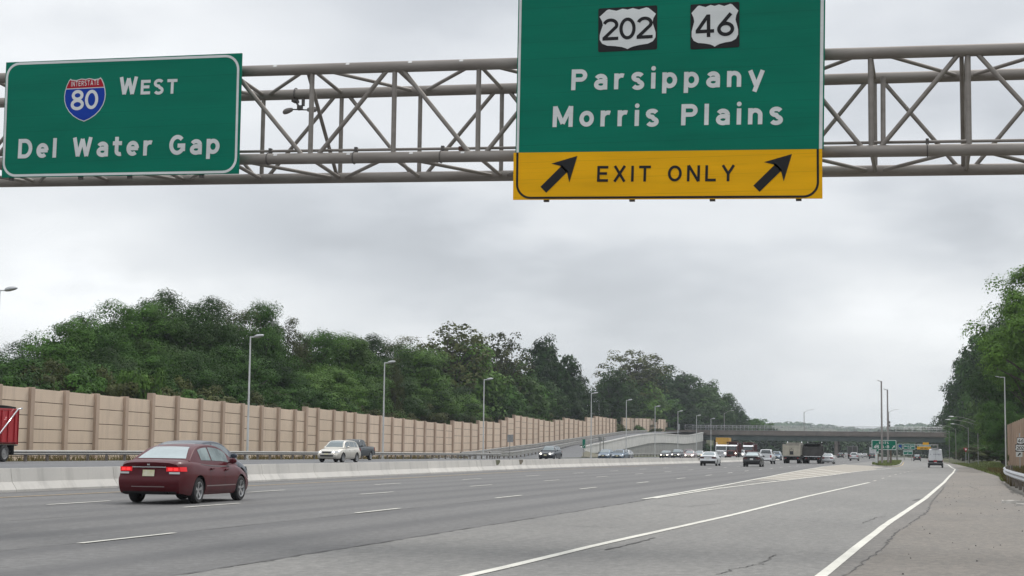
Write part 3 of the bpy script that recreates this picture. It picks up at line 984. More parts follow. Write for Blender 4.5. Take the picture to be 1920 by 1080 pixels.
def member(a, b, r, name='brace', trim=0.09):
    a = Vector(a); b = Vector(b); d = (b - a).normalized()
    m = MB(); m.tube([a + d * trim, b - d * trim], r, 12)
    world_child(m.build(name, M['truss'], smooth=True, angle=50), gan)


for i, (x, xr) in enumerate(zip(fx, rxs)):
    up = (i - i585) % 2 == 0                 # front: diagonals meet at the bottom of even nodes
    member((x, YG, zft(x)), (x, YG, zfb(x)), 0.046, 'strut')
    member((xr, YR, zrt(xr)), (xr, YR, zrb(xr)), 0.042, 'strut')
    member((x, YG, zft(x)), (xr, YR, zrt(xr)), 0.036, 'strut')
    member((x, YG, zfb(x)), (xr, YR, zrb(xr)), 0.036, 'strut')
    if i < len(fx) - 1:
        x2, xr2 = fx[i + 1], rxs[i + 1]
        off = 0.10
        if up: member((x + off, YG, zfb(x)), (x2 - off, YG, zft(x2)), 0.041)
        else: member((x + off, YG, zft(x)), (x2 - off, YG, zfb(x2)), 0.041)
        if up: member((xr + off, YR, zrt(xr)), (xr2 - off, YR, zrb(xr2)), 0.038)
        else: member((xr + off, YR, zrb(xr)), (xr2 - off, YR, zrt(xr2)), 0.038)
        if up: member((x + 0.12, YG, zft(x)), (xr2 - 0.1, YR, zrt(xr2)), 0.034)
        else: member((xr + 0.1, YR, zrt(xr)), (x2 - 0.12, YG, zft(x2)), 0.034)
        if not up: member((x + 0.12, YG, zfb(x)), (xr2 - 0.1, YR, zrb(xr2)), 0.034)
        else: member((xr + 0.1, YR, zrb(xr)), (x2 - 0.12, YG, zfb(x2)), 0.034)
    if i in (i585, i585 + 7):
        member((x - 0.1, YG, zft(x)), (xr - 0.05, YR, zrb(xr)), 0.036)
x = at_y(1655, YG, 200).x
member((x, YG + 0.3, zft(x) - 0.35), (x, YG + 0.05, zfb(x)), 0.042, 'strut', 0.0)
# conduit over the front bottom chord, with hangers
m = MB(); cz = lambda x: zfb(x) + 0.165
m.tube([(x, YG + 0.10, cz(x)) for x in np.linspace(X_L, X_R, 10)], 0.026, 10)
cdt = world_child(m.build('conduit', M['truss'], smooth=True, angle=50), gan)
for px in (503, 664, 827, 1739):
    xx = at_y(px, YG, 290).x
    m = MB(); k = 16
    m.tube([(xx, YG + 0.111 * math.sin(w), zfb(xx) + 0.111 * math.cos(w)) for w in np.linspace(0, 2 * math.pi, k)], 0.008, 6, cap=False)
    m.box((xx - 0.025, YG + 0.06, zfb(xx) + 0.10), (xx + 0.025, YG + 0.14, cz(xx) + 0.05))
    world_child(m.build('clamp', M['truss_dark'], smooth=False), gan)
xx = at_y(868, YG, 275).x
m = MB(); m.box((xx - 0.10, YG + 0.045, cz(xx) - 0.045), (xx + 0.06, YG + 0.155, cz(xx) + 0.035)); world_child(m.build('junction_box', pm('rusty_brown_steel', (0.10, 0.05, 0.035), 0.8), bevel=0.01), gan)
for px in (517, 653, 770, 866):              # worn steel labels on the tubes
    for zf_ in (zft, zfb):
        xx = at_y(px + (0 if zf_ is zft else 5), YG, 200).x
        m = MB(); rows = []
        for w in np.linspace(-1.15, -0.65, 5):
            rows.append([(xx - 0.035, YG + (RC + 0.003) * math.sin(w), zf_(xx) + (RC + 0.003) * math.cos(w)), (xx + 0.035, YG + (RC + 0.003) * math.sin(w), zf_(xx) + (RC + 0.003) * math.cos(w))])
        m.grid(rows); world_child(m.build('maker_plate', M['band']), gan)
# end frames
for xc in (X_L + 0.15, X_R - 0.15):
    for Y, zf_ in ((YG, zft), (YR, zrt)):
        m = MB(); m.tube([(xc, Y, -0.2), (xc, Y, zf_(xc) + 0.25)], 0.19, 20); world_child(m.build('column', M['truss'], smooth=True, angle=50), gan)
    for z0 in (0.9, 2.8, 4.7):
        m = MB(); m.tube([(xc, YG + 0.19, z0), (xc, YR - 0.19, z0 + 1.6)], 0.05, 10); world_child(m.build('brace', M['truss'], smooth=True), gan)

# detector hanging from the rear chord: two egg shaped bodies on a bracket
xx = at_y(566, YR, 180).x; zz = zrt(xx)
det = empty('traffic_detector', (xx, YR, zz - 0.1), label='small twin lobed grey traffic detector hanging under the gantry between the two signs', cat='detector')
m = MB()
m.tube([(xx - 0.12, YR + 0.125 * math.sin(w), zz + 0.125 * math.cos(w)) for w in np.linspace(0, 2 * math.pi, 16)], 0.012, 6)
m.box((xx - 0.17, YR - 0.12, zz - 0.165), (xx - 0.07, YR + 0.05, zz - 0.11))
m.tube([(xx - 0.09, YR - 0.06, zz - 0.16), (xx - 0.02, YR - 0.08, zz - 0.27)], 0.022, 8)
m.box((xx + 0.04, YR - 0.11, zz - 0.25), (xx + 0.09, YR - 0.05, zz - 0.10))
m.tube([(xx - 0.16, YR - 0.08, zz - 0.31), (xx + 0.18, YR - 0.08, zz - 0.335)], 0.014, 8)
m.box((xx - 0.05, YR - 0.12, zz - 0.33), (xx + 0.05, YR - 0.04, zz - 0.24))
world_child(m.build('bracket', M['truss_dark'], bevel=0.004), det)
for s, lx in ((-1, -0.15), (1, 0.15)):
    m = MB(); prof = [(0, 0.004), (0.01, 0.035), (0.06, 0.05), (0.12, 0.058), (0.17, 0.052), (0.20, 0.03), (0.21, 0.003)]
    c = (xx + lx, YR - 0.08, zz - 0.31 - (0.02 if s > 0 else 0.0))
    m.lathe([(a * s, r) for a, r in prof], 'x', 16, c)
    if s < 0: m.v = [(x_, y_, z_ + 0.25 * (x_ - c[0])) for x_, y_, z_ in m.v]
    world_child(m.build('sensor_head', pm('grey_sensor_plastic', (0.22, 0.20, 0.19), 0.5), smooth=True), det)

# ------------------------------------------------------------------ lettering: strokes of one width, like road sign letters
def arc(cx, cy, rx, ry, a0, a1, n=14):
    return [(cx + rx * math.cos(math.radians(a0 + (a1 - a0) * k / n)), cy + ry * math.sin(math.radians(a0 + (a1 - a0) * k / n))) for k in range(n + 1)]


def glyphs(s):
    h = s / 2; X = 0.76; xr = X / 2 - h
    g = {}
    def bowl(w, up): return arc(w / 2, X / 2, w / 2 - h, X / 2 - h, 0, 360, 24)
    g['D'] = (0.80, [[(h, 0), (h, 1)], [(h, 1 - h), (.38, 1 - h)] + arc(.38, .5, .42 - h, .5 - h, 90, -90, 16)[1:] + [(h, h)]])
    g['E'] = (0.70, [[(h, 0), (h, 1)], [(h, 1 - h), (.70, 1 - h)], [(h, .52), (.63, .52)], [(h, h), (.70, h)]])
    g['X'] = (0.80, [[(h, 0), (.8 - h, 1)], [(h, 1), (.8 - h, 0)]])
    g['I'] = (s, [[(h, 0), (h, 1)]])
    g['l'] = (s, [[(h, 0), (h, 1)]])
    g['i'] = (s, [[(h, 0), (h, X)], arc(h, .965, .055, .055, 0, 360, 10)])
    g['T'] = (0.74, [[(0, 1 - h), (.74, 1 - h)], [(.37, 1 - h), (.37, 0)]])
    g['L'] = (0.66, [[(h, 1), (h, h)], [(0, h), (.66, h)]])
    g['N'] = (0.80, [[(h, 0), (h, 1)], [(h * 1.1, 1), (.8 - h * 1.1, 0)], [(.8 - h, 0), (.8 - h, 1)]])
    g['O'] = (0.86, [arc(.43, .5, .43 - h, .5 - h, 0, 360, 28)])
    g['Y'] = (0.84, [[(h, 1), (.42, .46)], [(.84 - h, 1), (.42, .46)], [(.42, .5), (.42, 0)]])
    g['P'] = (0.76, [[(h, 0), (h, 1)], [(h, 1 - h), (.45, 1 - h)] + arc(.45, .70, .31 - h, .30 - h, 90, -90, 12)[1:] + [(h, .40 + h)]])
    g['R'] = (0.78, [[(h, 0), (h, 1)], [(h, 1 - h), (.45, 1 - h)] + arc(.45, .71, .31 - h, .29 - h, 90, -90, 12)[1:] + [(h, .42 + h)], [(.42, .46), (.78 - h, 0)]])
    g['A'] = (0.90, [[(h, 0), (.45, 1 - h * .4)], [(.90 - h, 0), (.45, 1 - h * .4)], [(.22, .28), (.68, .28)]])
    g['B'] = (0.78, [[(h, 0), (h, 1)], [(h, 1 - h), (.45, 1 - h)] + arc(.45, .75, .28 - h, .25 - h * .7, 90, -90, 10)[1:] + [(h, .51)], [(.4, .51), (.47, .51)] + arc(.47, .27, .31 - h, .27 - h * .8, 90, -90, 10)[1:] + [(h, h)]])
    g['M'] = (0.98, [[(h, 0), (h, 1)], [(h * 1.1, .98), (.49, .16)], [(.98 - h * 1.1, .98), (.49, .16)], [(.98 - h, 0), (.98 - h, 1)]])
    g['W'] = (1.08, [[(h * .9, 1), (.30, .04)], [(.30, .04), (.54, .92)], [(.54, .92), (.78, .04)], [(.78, .04), (1.08 - h * .9, 1)]])
    g['S'] = (0.74, [arc(.37, .745, .37 - h, .255 - h * .6, 25, 270, 14) + arc(.37, .255, .37 - h, .255 - h * .6, 90, -155, 14)[1:]])
    g['G'] = (0.86, [arc(.43, .5, .43 - h, .5 - h, 42, 355, 24), [(.45, .46), (.86 - h, .46), (.86 - h, .18)]])
    g['e'] = (0.68, [arc(.34, X / 2, .34 - h, X / 2 - h, 0, 312, 22), [(h, X / 2 + .0), (.68 - h * .4, X / 2)]])
    g['o'] = (0.70, [bowl(.70, 0)])
    g['a'] = (0.66, [[(.66 - h, 0), (.66 - h, X * .62)], arc(.34, X * .62, .32 - h, X * .38 - h, 0, 155, 10), arc(.35, .245, .31 - h * .8, .245 - h * .8, 60, 300, 14), [(.42, .245 + .17), (.66 - h, .245 + .17)], [(.45, h), (.66 - h, .16)]])
    g['r'] = (0.50, [[(h, 0), (h, X)], arc(.36, .40, .36 - h, X - h - .40, 180, 68, 9)])
    g['n'] = (0.66, [[(h, 0), (h, X)], arc(.33, .43, .33 - h, X - h - .43, 180, 0, 12) + [(.66 - h, 0)]])
    g['p'] = (0.70, [[(h, -.24), (h, X)], arc(.35, X / 2, .35 - h, X / 2 - h, 0, 360, 22)])
    g['s'] = (0.62, [arc(.31, .565, .31 - h, .195 - h * .5, 22, 270, 12) + arc(.31, .195, .31 - h, .195 - h * .5, 90, -158, 12)[1:]])
    g['t'] = (0.52, [[(.22, .98), (.22, .26)] + arc(.41, .26, .19, .26 - h, 180, 290, 8)[1:], [(0, X - h), (.50, X - h)]])
    g['y'] = (0.74, [[(h * .8, X), (.37, .05)], [(.74 - h * .8, X), (.29, -.24)]])
    g['0'] = (0.74, [arc(.37, .5, .37 - h, .5 - h, 0, 360, 26)])
    g['2'] = (0.72, [arc(.36, .70, .36 - h, .30 - h, 165, -28, 14) + [(h * .9, h * 1.3)], [(0, h), (.72, h)]])
    g['3'] = (0.72, [arc(.36, .75, .36 - h, .25 - h * .7, 150, -80, 12), arc(.36, .27, .36 - h, .27 - h * .8, 80, -150, 12)])
    g['4'] = (0.80, [[(.56, 0), (.56, 1)], [(.54, .96), (h, .30)], [(0, .26), (.80, .26)]])
    g['6'] = (0.74, [arc(.37, .32, .37 - h, .32 - h, 0, 360, 22), [(.60, 1), (.12, .45)]])
    g['8'] = (0.74, [arc(.37, .745, .33 - h, .255 - h * .7, 0, 360, 20), arc(.37, .27, .37 - h, .27 - h * .7, 0, 360, 20)])
    g['-'] = (0.40, [[(0, .42), (.40, .42)]])
    g[' '] = (0.42, [])
    return g


def text_mesh(txt, P0, P1, cap, out, s=0.19, lift=0.0, small=None, xs=1.0, words=False):
    """strokes fitted between P0 and P1 (baseline ends); out = unit normal of the face"""
    P0 = Vector(P0); P1 = Vector(P1); u = (P1 - P0); Lm = u.length; u.normalize(); out = Vector(out)
    v = u.cross(out) * -1
    if v.z < 0: v = -v
    g = glyphs(s)
    sc = [cap * (small if (small and k > 0) else 1.0) for k in range(len(txt))]
    tot = sum(g[c][0] * q * xs for c, q in zip(txt, sc))
    gap = (Lm - tot) / max(1, len(txt) - 1)
    m = MB(); x = 0.0; z = 0; out_ = [m]
    for c, q in zip(txt, sc):
        if c == ' ' and words: m = MB(); out_.append(m)
        w, strokes = g[c]
        if small and q < cap: pass
        for st_ in strokes:
            n = len(st_); rows = []
            hw = s / 2
            closed = n > 3 and abs(st_[0][0] - st_[-1][0]) < 1e-6 and abs(st_[0][1] - st_[-1][1]) < 1e-6
            if c == 'i' and closed: hw = 0.055
            for k in range(n):
                a = st_[k - 1] if k > 0 else (st_[-2] if closed else None)
                b = st_[k + 1] if k < n - 1 else (st_[1] if closed else None)
                p = st_[k]
                d1 = Vector((p[0] - a[0], p[1] - a[1])).normalized() if a else None
                d2 = Vector((b[0] - p[0], b[1] - p[1])).normalized() if b else None
                d = (d1 + d2).normalized() if (d1 and d2) else (d1 or d2)
                nn = Vector((-d.y, d.x)); ml = hw
                if d1 and d2: ml = hw / max(0.55, nn.dot(Vector((-d1.y, d1.x))))
                rows.append(((p[0] + nn.x * ml, p[1] + nn.y * ml), (p[0] - nn.x * ml, p[1] - nn.y * ml)))
            lf = lift + 0.0007 * (z % 5); z += 1
            m.grid([[P0 + u * (x + a_[0] * q * xs) + v * (a_[1] * q) + out * lf for a_ in r] for r in rows])
        x += w * q * xs + gap
    return out_ if words else m


def poly_mesh(pts, depth_from, depth_to, P, u, v, out):
    """outline in sign coordinates as a thin raised shape"""
    m = MB()
    n = len(pts)
    f = [P + u * a + v * b + out * depth_to for a, b in pts]
    k = [P + u * a + v * b + out * depth_from for a, b in pts]
    m.add(f + k, [tuple(range(n))] + [(i, n + i, n + (i + 1) % n, (i + 1) % n) for i in range(n)])
    return m


def round_rect(x0, y0, x1, y1, r, n=6, corners=(1, 1, 1, 1)):
    out = []
    for (cx, cy, a0, on) in ((x1 - r, y1 - r, 0, corners[0]), (x0 + r, y1 - r, 90, corners[1]), (x0 + r, y0 + r, 180, corners[2]), (x1 - r, y0 + r, 270, corners[3])):
        if on:
            for k in range(n + 1):
                w = math.radians(a0 + 90 * k / n); out.append((cx + r * math.cos(w), cy + r * math.sin(w)))
        else:
            out.append((cx + (r if a0 in (0, 270) else -r), cy + (r if a0 in (0, 90) else -r)))
    return out


def ring_mesh(outer, inner, lift, P, u, v, out):
    m = MB(); n = len(outer)
    a = [P + u * p[0] + v * p[1] + out * lift for p in outer]; b = [P + u * p[0] + v * p[1] + out * lift for p in inner]
    m.add(a + b, [(i, (i + 1) % n, n + (i + 1) % n, n + i) for i in range(n)])
    return m


def sign_mat(name, c, seams=True, rough=0.6, sheen=0.12):
    """reflective sheeting on extruded planks: faint horizontal plank joints and grime"""
    m, nt, b = new_mat(name)
    b.inputs['Roughness'].default_value = rough; b.inputs['Specular IOR Level'].default_value = sheen
    f = noise(nt, 1.2, 4, (0.5, 1, 3), 'World'); f2 = noise(nt, 5, 3, (0.2, 1, 6), 'World')
    a = mixc(nt, ramp(nt, f, 0.3, 0.7, 0, 1), tuple(x * 0.90 for x in c), tuple(min(1, x * 1.08) for x in c))
    a = mixc(nt, ramp(nt, f2, 0.58, 0.75, 0, 0.34), a, tuple(x * 0.75 for x in c))
    if seams:
        s = nt.nodes.new('ShaderNodeSeparateXYZ'); nt.links.new(nt.nodes.new('ShaderNodeNewGeometry').outputs['Position'], s.inputs[0])
        fr = mth(nt, 'FRACT', mth(nt, 'MULTIPLY', s.outputs[2], 1 / 0.305))
        k = mth(nt, 'MULTIPLY', mth(nt, 'LESS_THAN', fr, 0.028), 0.30)
        a = mixc(nt, k, a, tuple(x * 0.45 for x in c))
    nt.links.new(a, b.inputs['Base Color'])
    return m


M['sgreen'] = sign_mat('green_sign_sheeting', (0.0, 0.165, 0.105))
M['syellow'] = sign_mat('yellow_sign_sheeting', (0.80, 0.41, 0.004))
M['swhite'] = sign_mat('white_sign_sheeting', (0.66, 0.68, 0.68), seams=False)
M['sblack'] = sign_mat('black_sign_sheeting', (0.022, 0.022, 0.024), seams=False)
M['sblue'] = sign_mat('blue_sign_sheeting', (0.008, 0.045, 0.33), seams=False)
M['sred'] = sign_mat('red_sign_sheeting', (0.38, 0.012, 0.028), seams=False)
M['sback'] = pm('sign_back_aluminium', (0.33, 0.34, 0.35), 0.5, 0.6)

US_SHIELD = [(0.0, 1.0), (0.10, 0.965), (0.24, 0.985), (0.37, 0.985), (0.42, 0.97), (0.50, 0.86), (0.435, 0.74), (0.415, 0.66), (0.435, 0.56), (0.48, 0.44), (0.50, 0.34), (0.485, 0.22), (0.43, 0.13), (0.33, 0.085), (0.20, 0.075), (0.10, 0.055), (0.04, 0.03), (0.0, 0.0)]
US_SHIELD = [(0.0, 0.97), (0.09, 1.0), (0.20, 0.955), (0.33, 1.0), (0.37, 0.985), (0.50, 0.83), (0.455, 0.72), (0.44, 0.62), (0.47, 0.50), (0.495, 0.38), (0.495, 0.26), (0.45, 0.165), (0.36, 0.11), (0.22, 0.09), (0.10, 0.06), (0.04, 0.03), (0.0, 0.0)]
US_FULL = US_SHIELD + [(-a, b) for a, b in reversed(US_SHIELD[1:-1])]
I_HALF = [(0.0, 0.975), (0.10, 0.99), (0.22, 0.96), (0.335, 0.975), (0.36, 1.0), (0.40, 0.955), (0.45, 0.85), (0.485, 0.72), (0.50, 0.60), (0.49, 0.48), (0.45, 0.36), (0.37, 0.235), (0.26, 0.13), (0.13, 0.05), (0.0, 0.0)]
I_FULL = I_HALF + [(-a, b) for a, b in reversed(I_HALF[1:-1])]


def inset(poly, d):
    c = sum(p[0] for p in poly) / len(poly), sum(p[1] for p in poly) / len(poly)
    n = len(poly); out = []
    ar = sum(poly[i][0] * poly[(i + 1) % n][1] - poly[(i + 1) % n][0] * poly[i][1] for i in range(n))
    sg = 1 if ar > 0 else -1
    for i in range(n):
        a = Vector(poly[i - 1]); p = Vector(poly[i]); b = Vector(poly[(i + 1) % n])
        d1 = (p - a).normalized(); d2 = (b - p).normalized()
        t = (d1 + d2)
        t = t.normalized() if t.length > 1e-6 else d1
        nn = Vector((-t.y, t.x)) * sg
        l = d / max(0.5, nn.dot(Vector((-d1.y, d1.x)) * sg))
        q = p + nn * l; out.append((q.x, q.y))
    return out


OUT = Vector((0, -1, 0)); UX = Vector((1, 0, 0)); UZ = Vector((0, 0, 1))
YS = YG - 0.32                                # face of the sign panels
def sp(px, py): return at_y(px, YS, py)


def us_shield(parent, x0, z0, x1, z1, num, s=0.155, wide=False):
    """black plate with the white route shield and number"""
    P = Vector((0, YS, 0)); w, h = x1 - x0, z1 - z0
    pl = poly_mesh(round_rect(x0, z0, x1, z1, 0.03), 0.001, 0.006, P, UX, UZ, OUT)
    o = pl.build('route_shield', M['sblack']); world_child(o, parent)
    sh = [((x0 + x1) / 2 + a * w * 0.955, z0 + h * 0.035 + b * h * 0.93) for a, b in US_FULL]
    m = poly_mesh(sh, 0.006, 0.010, P, UX, UZ, OUT); b_ = m.build('shield_face', M['swhite']); b_.parent = o
    cap = h * 0.50; zb = z0 + h * 0.255
    xa, xb = (x0 + w * 0.075, x1 - w * 0.075) if wide else (x0 + w * 0.11, x1 - w * 0.105)
    t = text_mesh(num, (xa, YS, zb), (xb, YS, zb), cap, OUT, s, 0.013); b_ = t.build('route_number', M['sblack'], recalc=False); b_.parent = o
    return o


def arrow(parent, tip, tail, hw, hl, sw, mat, name='arrow', lift=0.007):
    """straight arrow from tail to tip on the sign face"""
    tip = Vector(tip); tail = Vector(tail); d = (tip - tail).normalized(); n = d.cross(OUT)
    pts = [tip, tip - d * hl + n * hw, tip - d * (hl * 0.80) + n * (sw * 1.25), tip - d * (hl * 0.72) + n * sw, tail + n * sw, tail - n * sw, tip - d * (hl * 0.72) - n * sw, tip - d * (hl * 0.80) - n * (sw * 1.25), tip - d * hl - n * hw]
    m = MB(); m.add([p + OUT * lift for p in pts], [(0, 1, 2), (2, 3, 6, 7), (2, 7, 0), (7, 8, 0), (3, 4, 5, 6)])
    return world_child(m.build(name, mat, recalc=False), parent)


# ---- exit sign over the exit lanes
a = sp(962, 374); b = sp(1542, 372.5); sx0, sx1 = a.x, b.x; sz0 = (a.z + b.z) / 2
zsplit = (sp(966, 286).z + sp(1542, 279).z) / 2
sz1 = sp(1250, -62).z
ex = empty('exit_sign', (sx0, YS, sz0), label='large green exit sign with two route shields above a yellow strip of black arrows', cat='road sign')
P0_ = Vector((0, YS, 0))
_b0, _b1, _s0, _s1 = sp(962, 374.5), sp(1542, 372), sp(962, 286.5), sp(1542, 279.5)
zbot = lambda x: _b0.z + (_b1.z - _b0.z) * (x - _b0.x) / (_b1.x - _b0.x)
zspl = lambda x: _s0.z + (_s1.z - _s0.z) * (x - _s0.x) / (_s1.x - _s0.x)
def slab(m, x0, x1, f0, f1, y0, y1):
    m.hexa([(x0, y0, f0(x0)), (x1, y0, f0(x1)), (x1, y1, f0(x1)), (x0, y1, f0(x0))], [(x0, y0, f1(x0)), (x1, y0, f1(x1)), (x1, y1, f1(x1)), (x0, y1, f1(x0))])
_l0, _l1, _r0, _r1 = sp(966.5, 286), sp(972, 0), sp(1544.3, 279), sp(1547.3, 0)      # the panel leans a little
gxl = lambda z: _l0.x + (_l1.x - _l0.x) * (z - _l0.z) / (_l1.z - _l0.z)
gxr = lambda z: _r0.x + (_r1.x - _r0.x) * (z - _r0.z) / (_r1.z - _r0.z)
_zl, _zr = zspl(_l0.x) + .002, zspl(sx1) + .002
m = MB(); m.hexa([(gxl(_zl), YS, _zl), (gxr(_zr), YS, _zr), (gxr(_zr), YS + .035, _zr), (gxl(_zl), YS + .035, _zl)], [(gxl(sz1), YS, sz1), (gxr(sz1), YS, sz1), (gxr(sz1), YS + .035, sz1), (gxl(sz1), YS + .035, sz1)]); world_child(m.build('panel', M['sgreen']), ex)['label'] = 'green upper panel'
m = MB(); slab(m, sx0, sx1, zbot, zspl, YS - .006, YS + .03); world_child(m.build('panel', M['syellow']), ex)['label'] = 'yellow lower panel'
gx0, gx1 = sx0 + 0.035, sx1 - 0.01
for fx_, oa, ob in ((gxl, 0.018, 0.062), (gxr, -0.075, -0.022)):
    z0_ = zspl(fx_(zsplit) + oa) + 0.004; z1_ = sz1 - 0.03
    m = MB(); m.add([(fx_(z0_) + oa, YS - 0.004, z0_), (fx_(z0_) + ob, YS - 0.004, z0_), (fx_(z1_) + ob, YS - 0.004, z1_), (fx_(z1_) + oa, YS - 0.004, z1_)], [(0, 1, 2, 3)])
    world_child(m.build('border', M['swhite'], recalc=False), ex)
# black border, open at the top, rounded below
bo = [(sx0 + 0.052, zsplit)] + [(sx0 + 0.052 + 0.26 - 0.26 * math.cos(w), sz0 + 0.012 + 0.26 - 0.26 * math.sin(w)) for w in np.linspace(0, math.pi / 2, 10)] + \
     [(sx1 - 0.052 - 0.26 + 0.26 * math.sin(w), sz0 + 0.012 + 0.26 - 0.26 * math.cos(w)) for w in np.linspace(0, math.pi / 2, 10)] + [(sx1 - 0.052, zsplit)]
bi = inset([(p[0], p[1]) for p in bo], 0.038)
bi[0] = (bo[0][0] + 0.038, zsplit); bi[-1] = (bo[-1][0] - 0.038, zsplit)
_fix = lambda p: (p[0], (zspl(p[0]) if abs(p[1] - zsplit) < 1e-6 else p[1] - sz0 + zbot(p[0])))
bo = [_fix(p) for p in bo]; bi = [_fix(p) for p in bi]
m = MB(); n = len(bo); m.add([P0_ + UX * p[0] + UZ * p[1] + OUT * 0.010 for p in bo + bi], [(i, i + 1, n + i + 1, n + i) for i in range(n - 1)])
world_child(m.build('border', M['sblack'], recalc=False), ex)['label'] = 'black border of the yellow strip'
for txt, l, r, cap, mat, s, lift in (('Parsippany', (1071, 169.3), (1433, 162.0), None, 'swhite', 0.205, 0.006), ('Morris Plains', (1036, 238.5), (1468, 232.6), None, 'swhite', 0.205, 0.006), ('EXIT ONLY', (1119.5, 341.0), (1378, 340.0), None, 'sblack', 0.165, 0.012)):
    Pa, Pb = sp(*l), sp(*r)
    cap = {'P': 39.5, 'M': 39.5, 'E': 30.0}[txt[0]] / (FPX / proj(Pa)[2])
    for w_ in text_mesh(txt, Pa, Pb, cap, OUT, s, lift, words=True): world_child(w_.build('legend', M[mat], recalc=False), ex)
p, q = sp(1121.5, 98), sp(1232.5, 10); us_shield(ex, p.x, p.z, q.x, q.z, '202', 0.15, True)
p, q = sp(1294.5, 93), sp(1386.5, 3.5); us_shield(ex, p.x, p.z, q.x, q.z, '46', 0.155)
for tp, tl in (((1083, 292.5), (1019, 356)), ((1485, 289), (1418.5, 354))):
    arrow(ex, sp(*tp), sp(*tl), 0.235, 0.42, 0.075, M['sblack'], lift=0.013)
for px in (1023, 1184, 1335, 1497):
    xx = sp(px, 372).x
    m = MB(); m.box((xx - 0.045, YS + 0.036, zbot(xx) - 0.03), (xx + 0.045, YS + 0.10, sz1 - 0.1)); world_child(m.build('support_beam', M['truss_dark']), ex)
    for zf_ in (zft, zfb):
        m = MB(); m.box((xx - 0.05, YS + 0.102, zf_(xx) - 0.06), (xx + 0.05, YG - RC * 0.9, zf_(xx) + 0.06)); world_child(m.build('mount', M['truss_dark']), ex)

# ---- guide sign over the through lanes
c0, c1, c2, c3 = sp(3, 333), sp(447, 325.5), sp(453.5, 99.5), sp(11.5, 117)
gd = empty('guide_sign', c0, label='green guide sign with red and blue interstate shield at the far left of the gantry', cat='road sign')
m = MB(); m.hexa([c0, c1, c1 + Vector((0, .035, 0)), c0 + Vector((0, .035, 0))], [c3, c2, c2 + Vector((0, .035, 0)), c3 + Vector((0, .035, 0))])
world_child(m.build('panel', M['sgreen']), gd)
u = (c1 - c0); Lw = u.length; u.normalize(); v = (c3 - c0); Hh = v.length; v.normalize()
o_ = round_rect(0.012, 0.012, Lw - 0.012 - 0.02, Hh - 0.012, 0.28, 8); i_ = round_rect(0.058, 0.058, Lw - 0.078, Hh - 0.058, 0.235, 8)
world_child(ring_mesh(o_, i_, 0.004, c0, u, v, OUT).build('border', M['swhite'], recalc=False), gd)
for txt, l, r, cpx, small in (('WEST', (223.5, 178.6), (332, 175.5), 34.5, 0.80), ('Del Water Gap', (33.5, 297.3), (411.5, 288.6), 37.0, None)):
    Pa, Pb = sp(*l), sp(*r)
    for w_ in text_mesh(txt, Pa, Pb, cpx / (FPX / proj(Pa)[2]), OUT, 0.205, 0.006, small, words=True): world_child(w_.build('legend', M['swhite'], recalc=False), gd)
A = sp(157.5, 228); B = sp(157.5, 146.5); wS = sp(196.5, 180).x - sp(119, 180).x; hS = B.z - A.z
sh = [(a * wS, b * hS) for a, b in I_FULL]
o = poly_mesh(sh, 0.001, 0.006, A, UX, UZ, OUT).build('interstate_shield', M['swhite']); world_child(o, gd)
ins = inset(sh, 0.016)
zc = hS * 0.765
blue = [p for p in ins if p[1] < zc - 0.012]
blue = [(x, y) for x, y in blue]
red = [p for p in ins if p[1] > zc + 0.012]
def edge_at(poly, z):
    xs = []
    n = len(poly)
    for i in range(n):
        (x0, z0), (x1, z1) = poly[i], poly[(i + 1) % n]
        if (z0 - z) * (z1 - z) < 0: xs.append(x0 + (x1 - x0) * (z - z0) / (z1 - z0))
    return min(xs), max(xs)
def half(poly, z, keep_up):
    n = len(poly); out = []
    for i in range(n):
        (x0, z0), (x1, z1) = poly[i], poly[(i + 1) % n]
        k0 = (z0 > z) == keep_up
        if k0: out.append((x0, z0))
        if (z0 - z) * (z1 - z) < 0: out.append((x0 + (x1 - x0) * (z - z0) / (z1 - z0), z))
    return out
b_ = poly_mesh(half(ins, zc - 0.008, False), 0.006, 0.0095, A, UX, UZ, OUT).build('shield_face', M['sblue']); b_.parent = o
b_['label'] = 'blue lower field'
b_ = poly_mesh(half(ins, zc + 0.010, True), 0.006, 0.0095, A, UX, UZ, OUT).build('shield_face', M['sred']); b_.parent = o
b_['label'] = 'red top band'
b_ = text_mesh('INTERSTATE', A + Vector((-wS * 0.335, 0, hS * 0.815)), A + Vector((wS * 0.335, 0, hS * 0.83)), hS * 0.115, OUT, 0.15, 0.012, xs=0.62).build('shield_lettering', M['swhite'], recalc=False); b_.parent = o
b_ = text_mesh('80', A + Vector((-wS * 0.33, 0, hS * 0.275)), A + Vector((wS * 0.33, 0, hS * 0.275)), hS * 0.445, OUT, 0.165, 0.012).build('route_number', M['swhite'], recalc=False); b_.parent = o
for px in (18, 148, 240, 375):
    xx = sp(px, 330).x; f = (xx - c0.x) / (c1.x - c0.x); zb_ = c0.z + (c1.z - c0.z) * f; zt_ = c3.z + (c2.z - c3.z) * f
    m = MB(); m.box((xx - 0.04, YS + 0.036, zb_ - 0.05), (xx + 0.04, YS + 0.10, zt_ - 0.1)); world_child(m.build('support_beam', M['truss_dark']), gd)
    for zf_ in (zft, zfb):
        m = MB(); m.box((xx - 0.05, YS + 0.102, zf_(xx) - 0.06), (xx + 0.05, YG - RC * 0.9, zf_(xx) + 0.06)); world_child(m.build('mount', M['truss_dark']), gd)

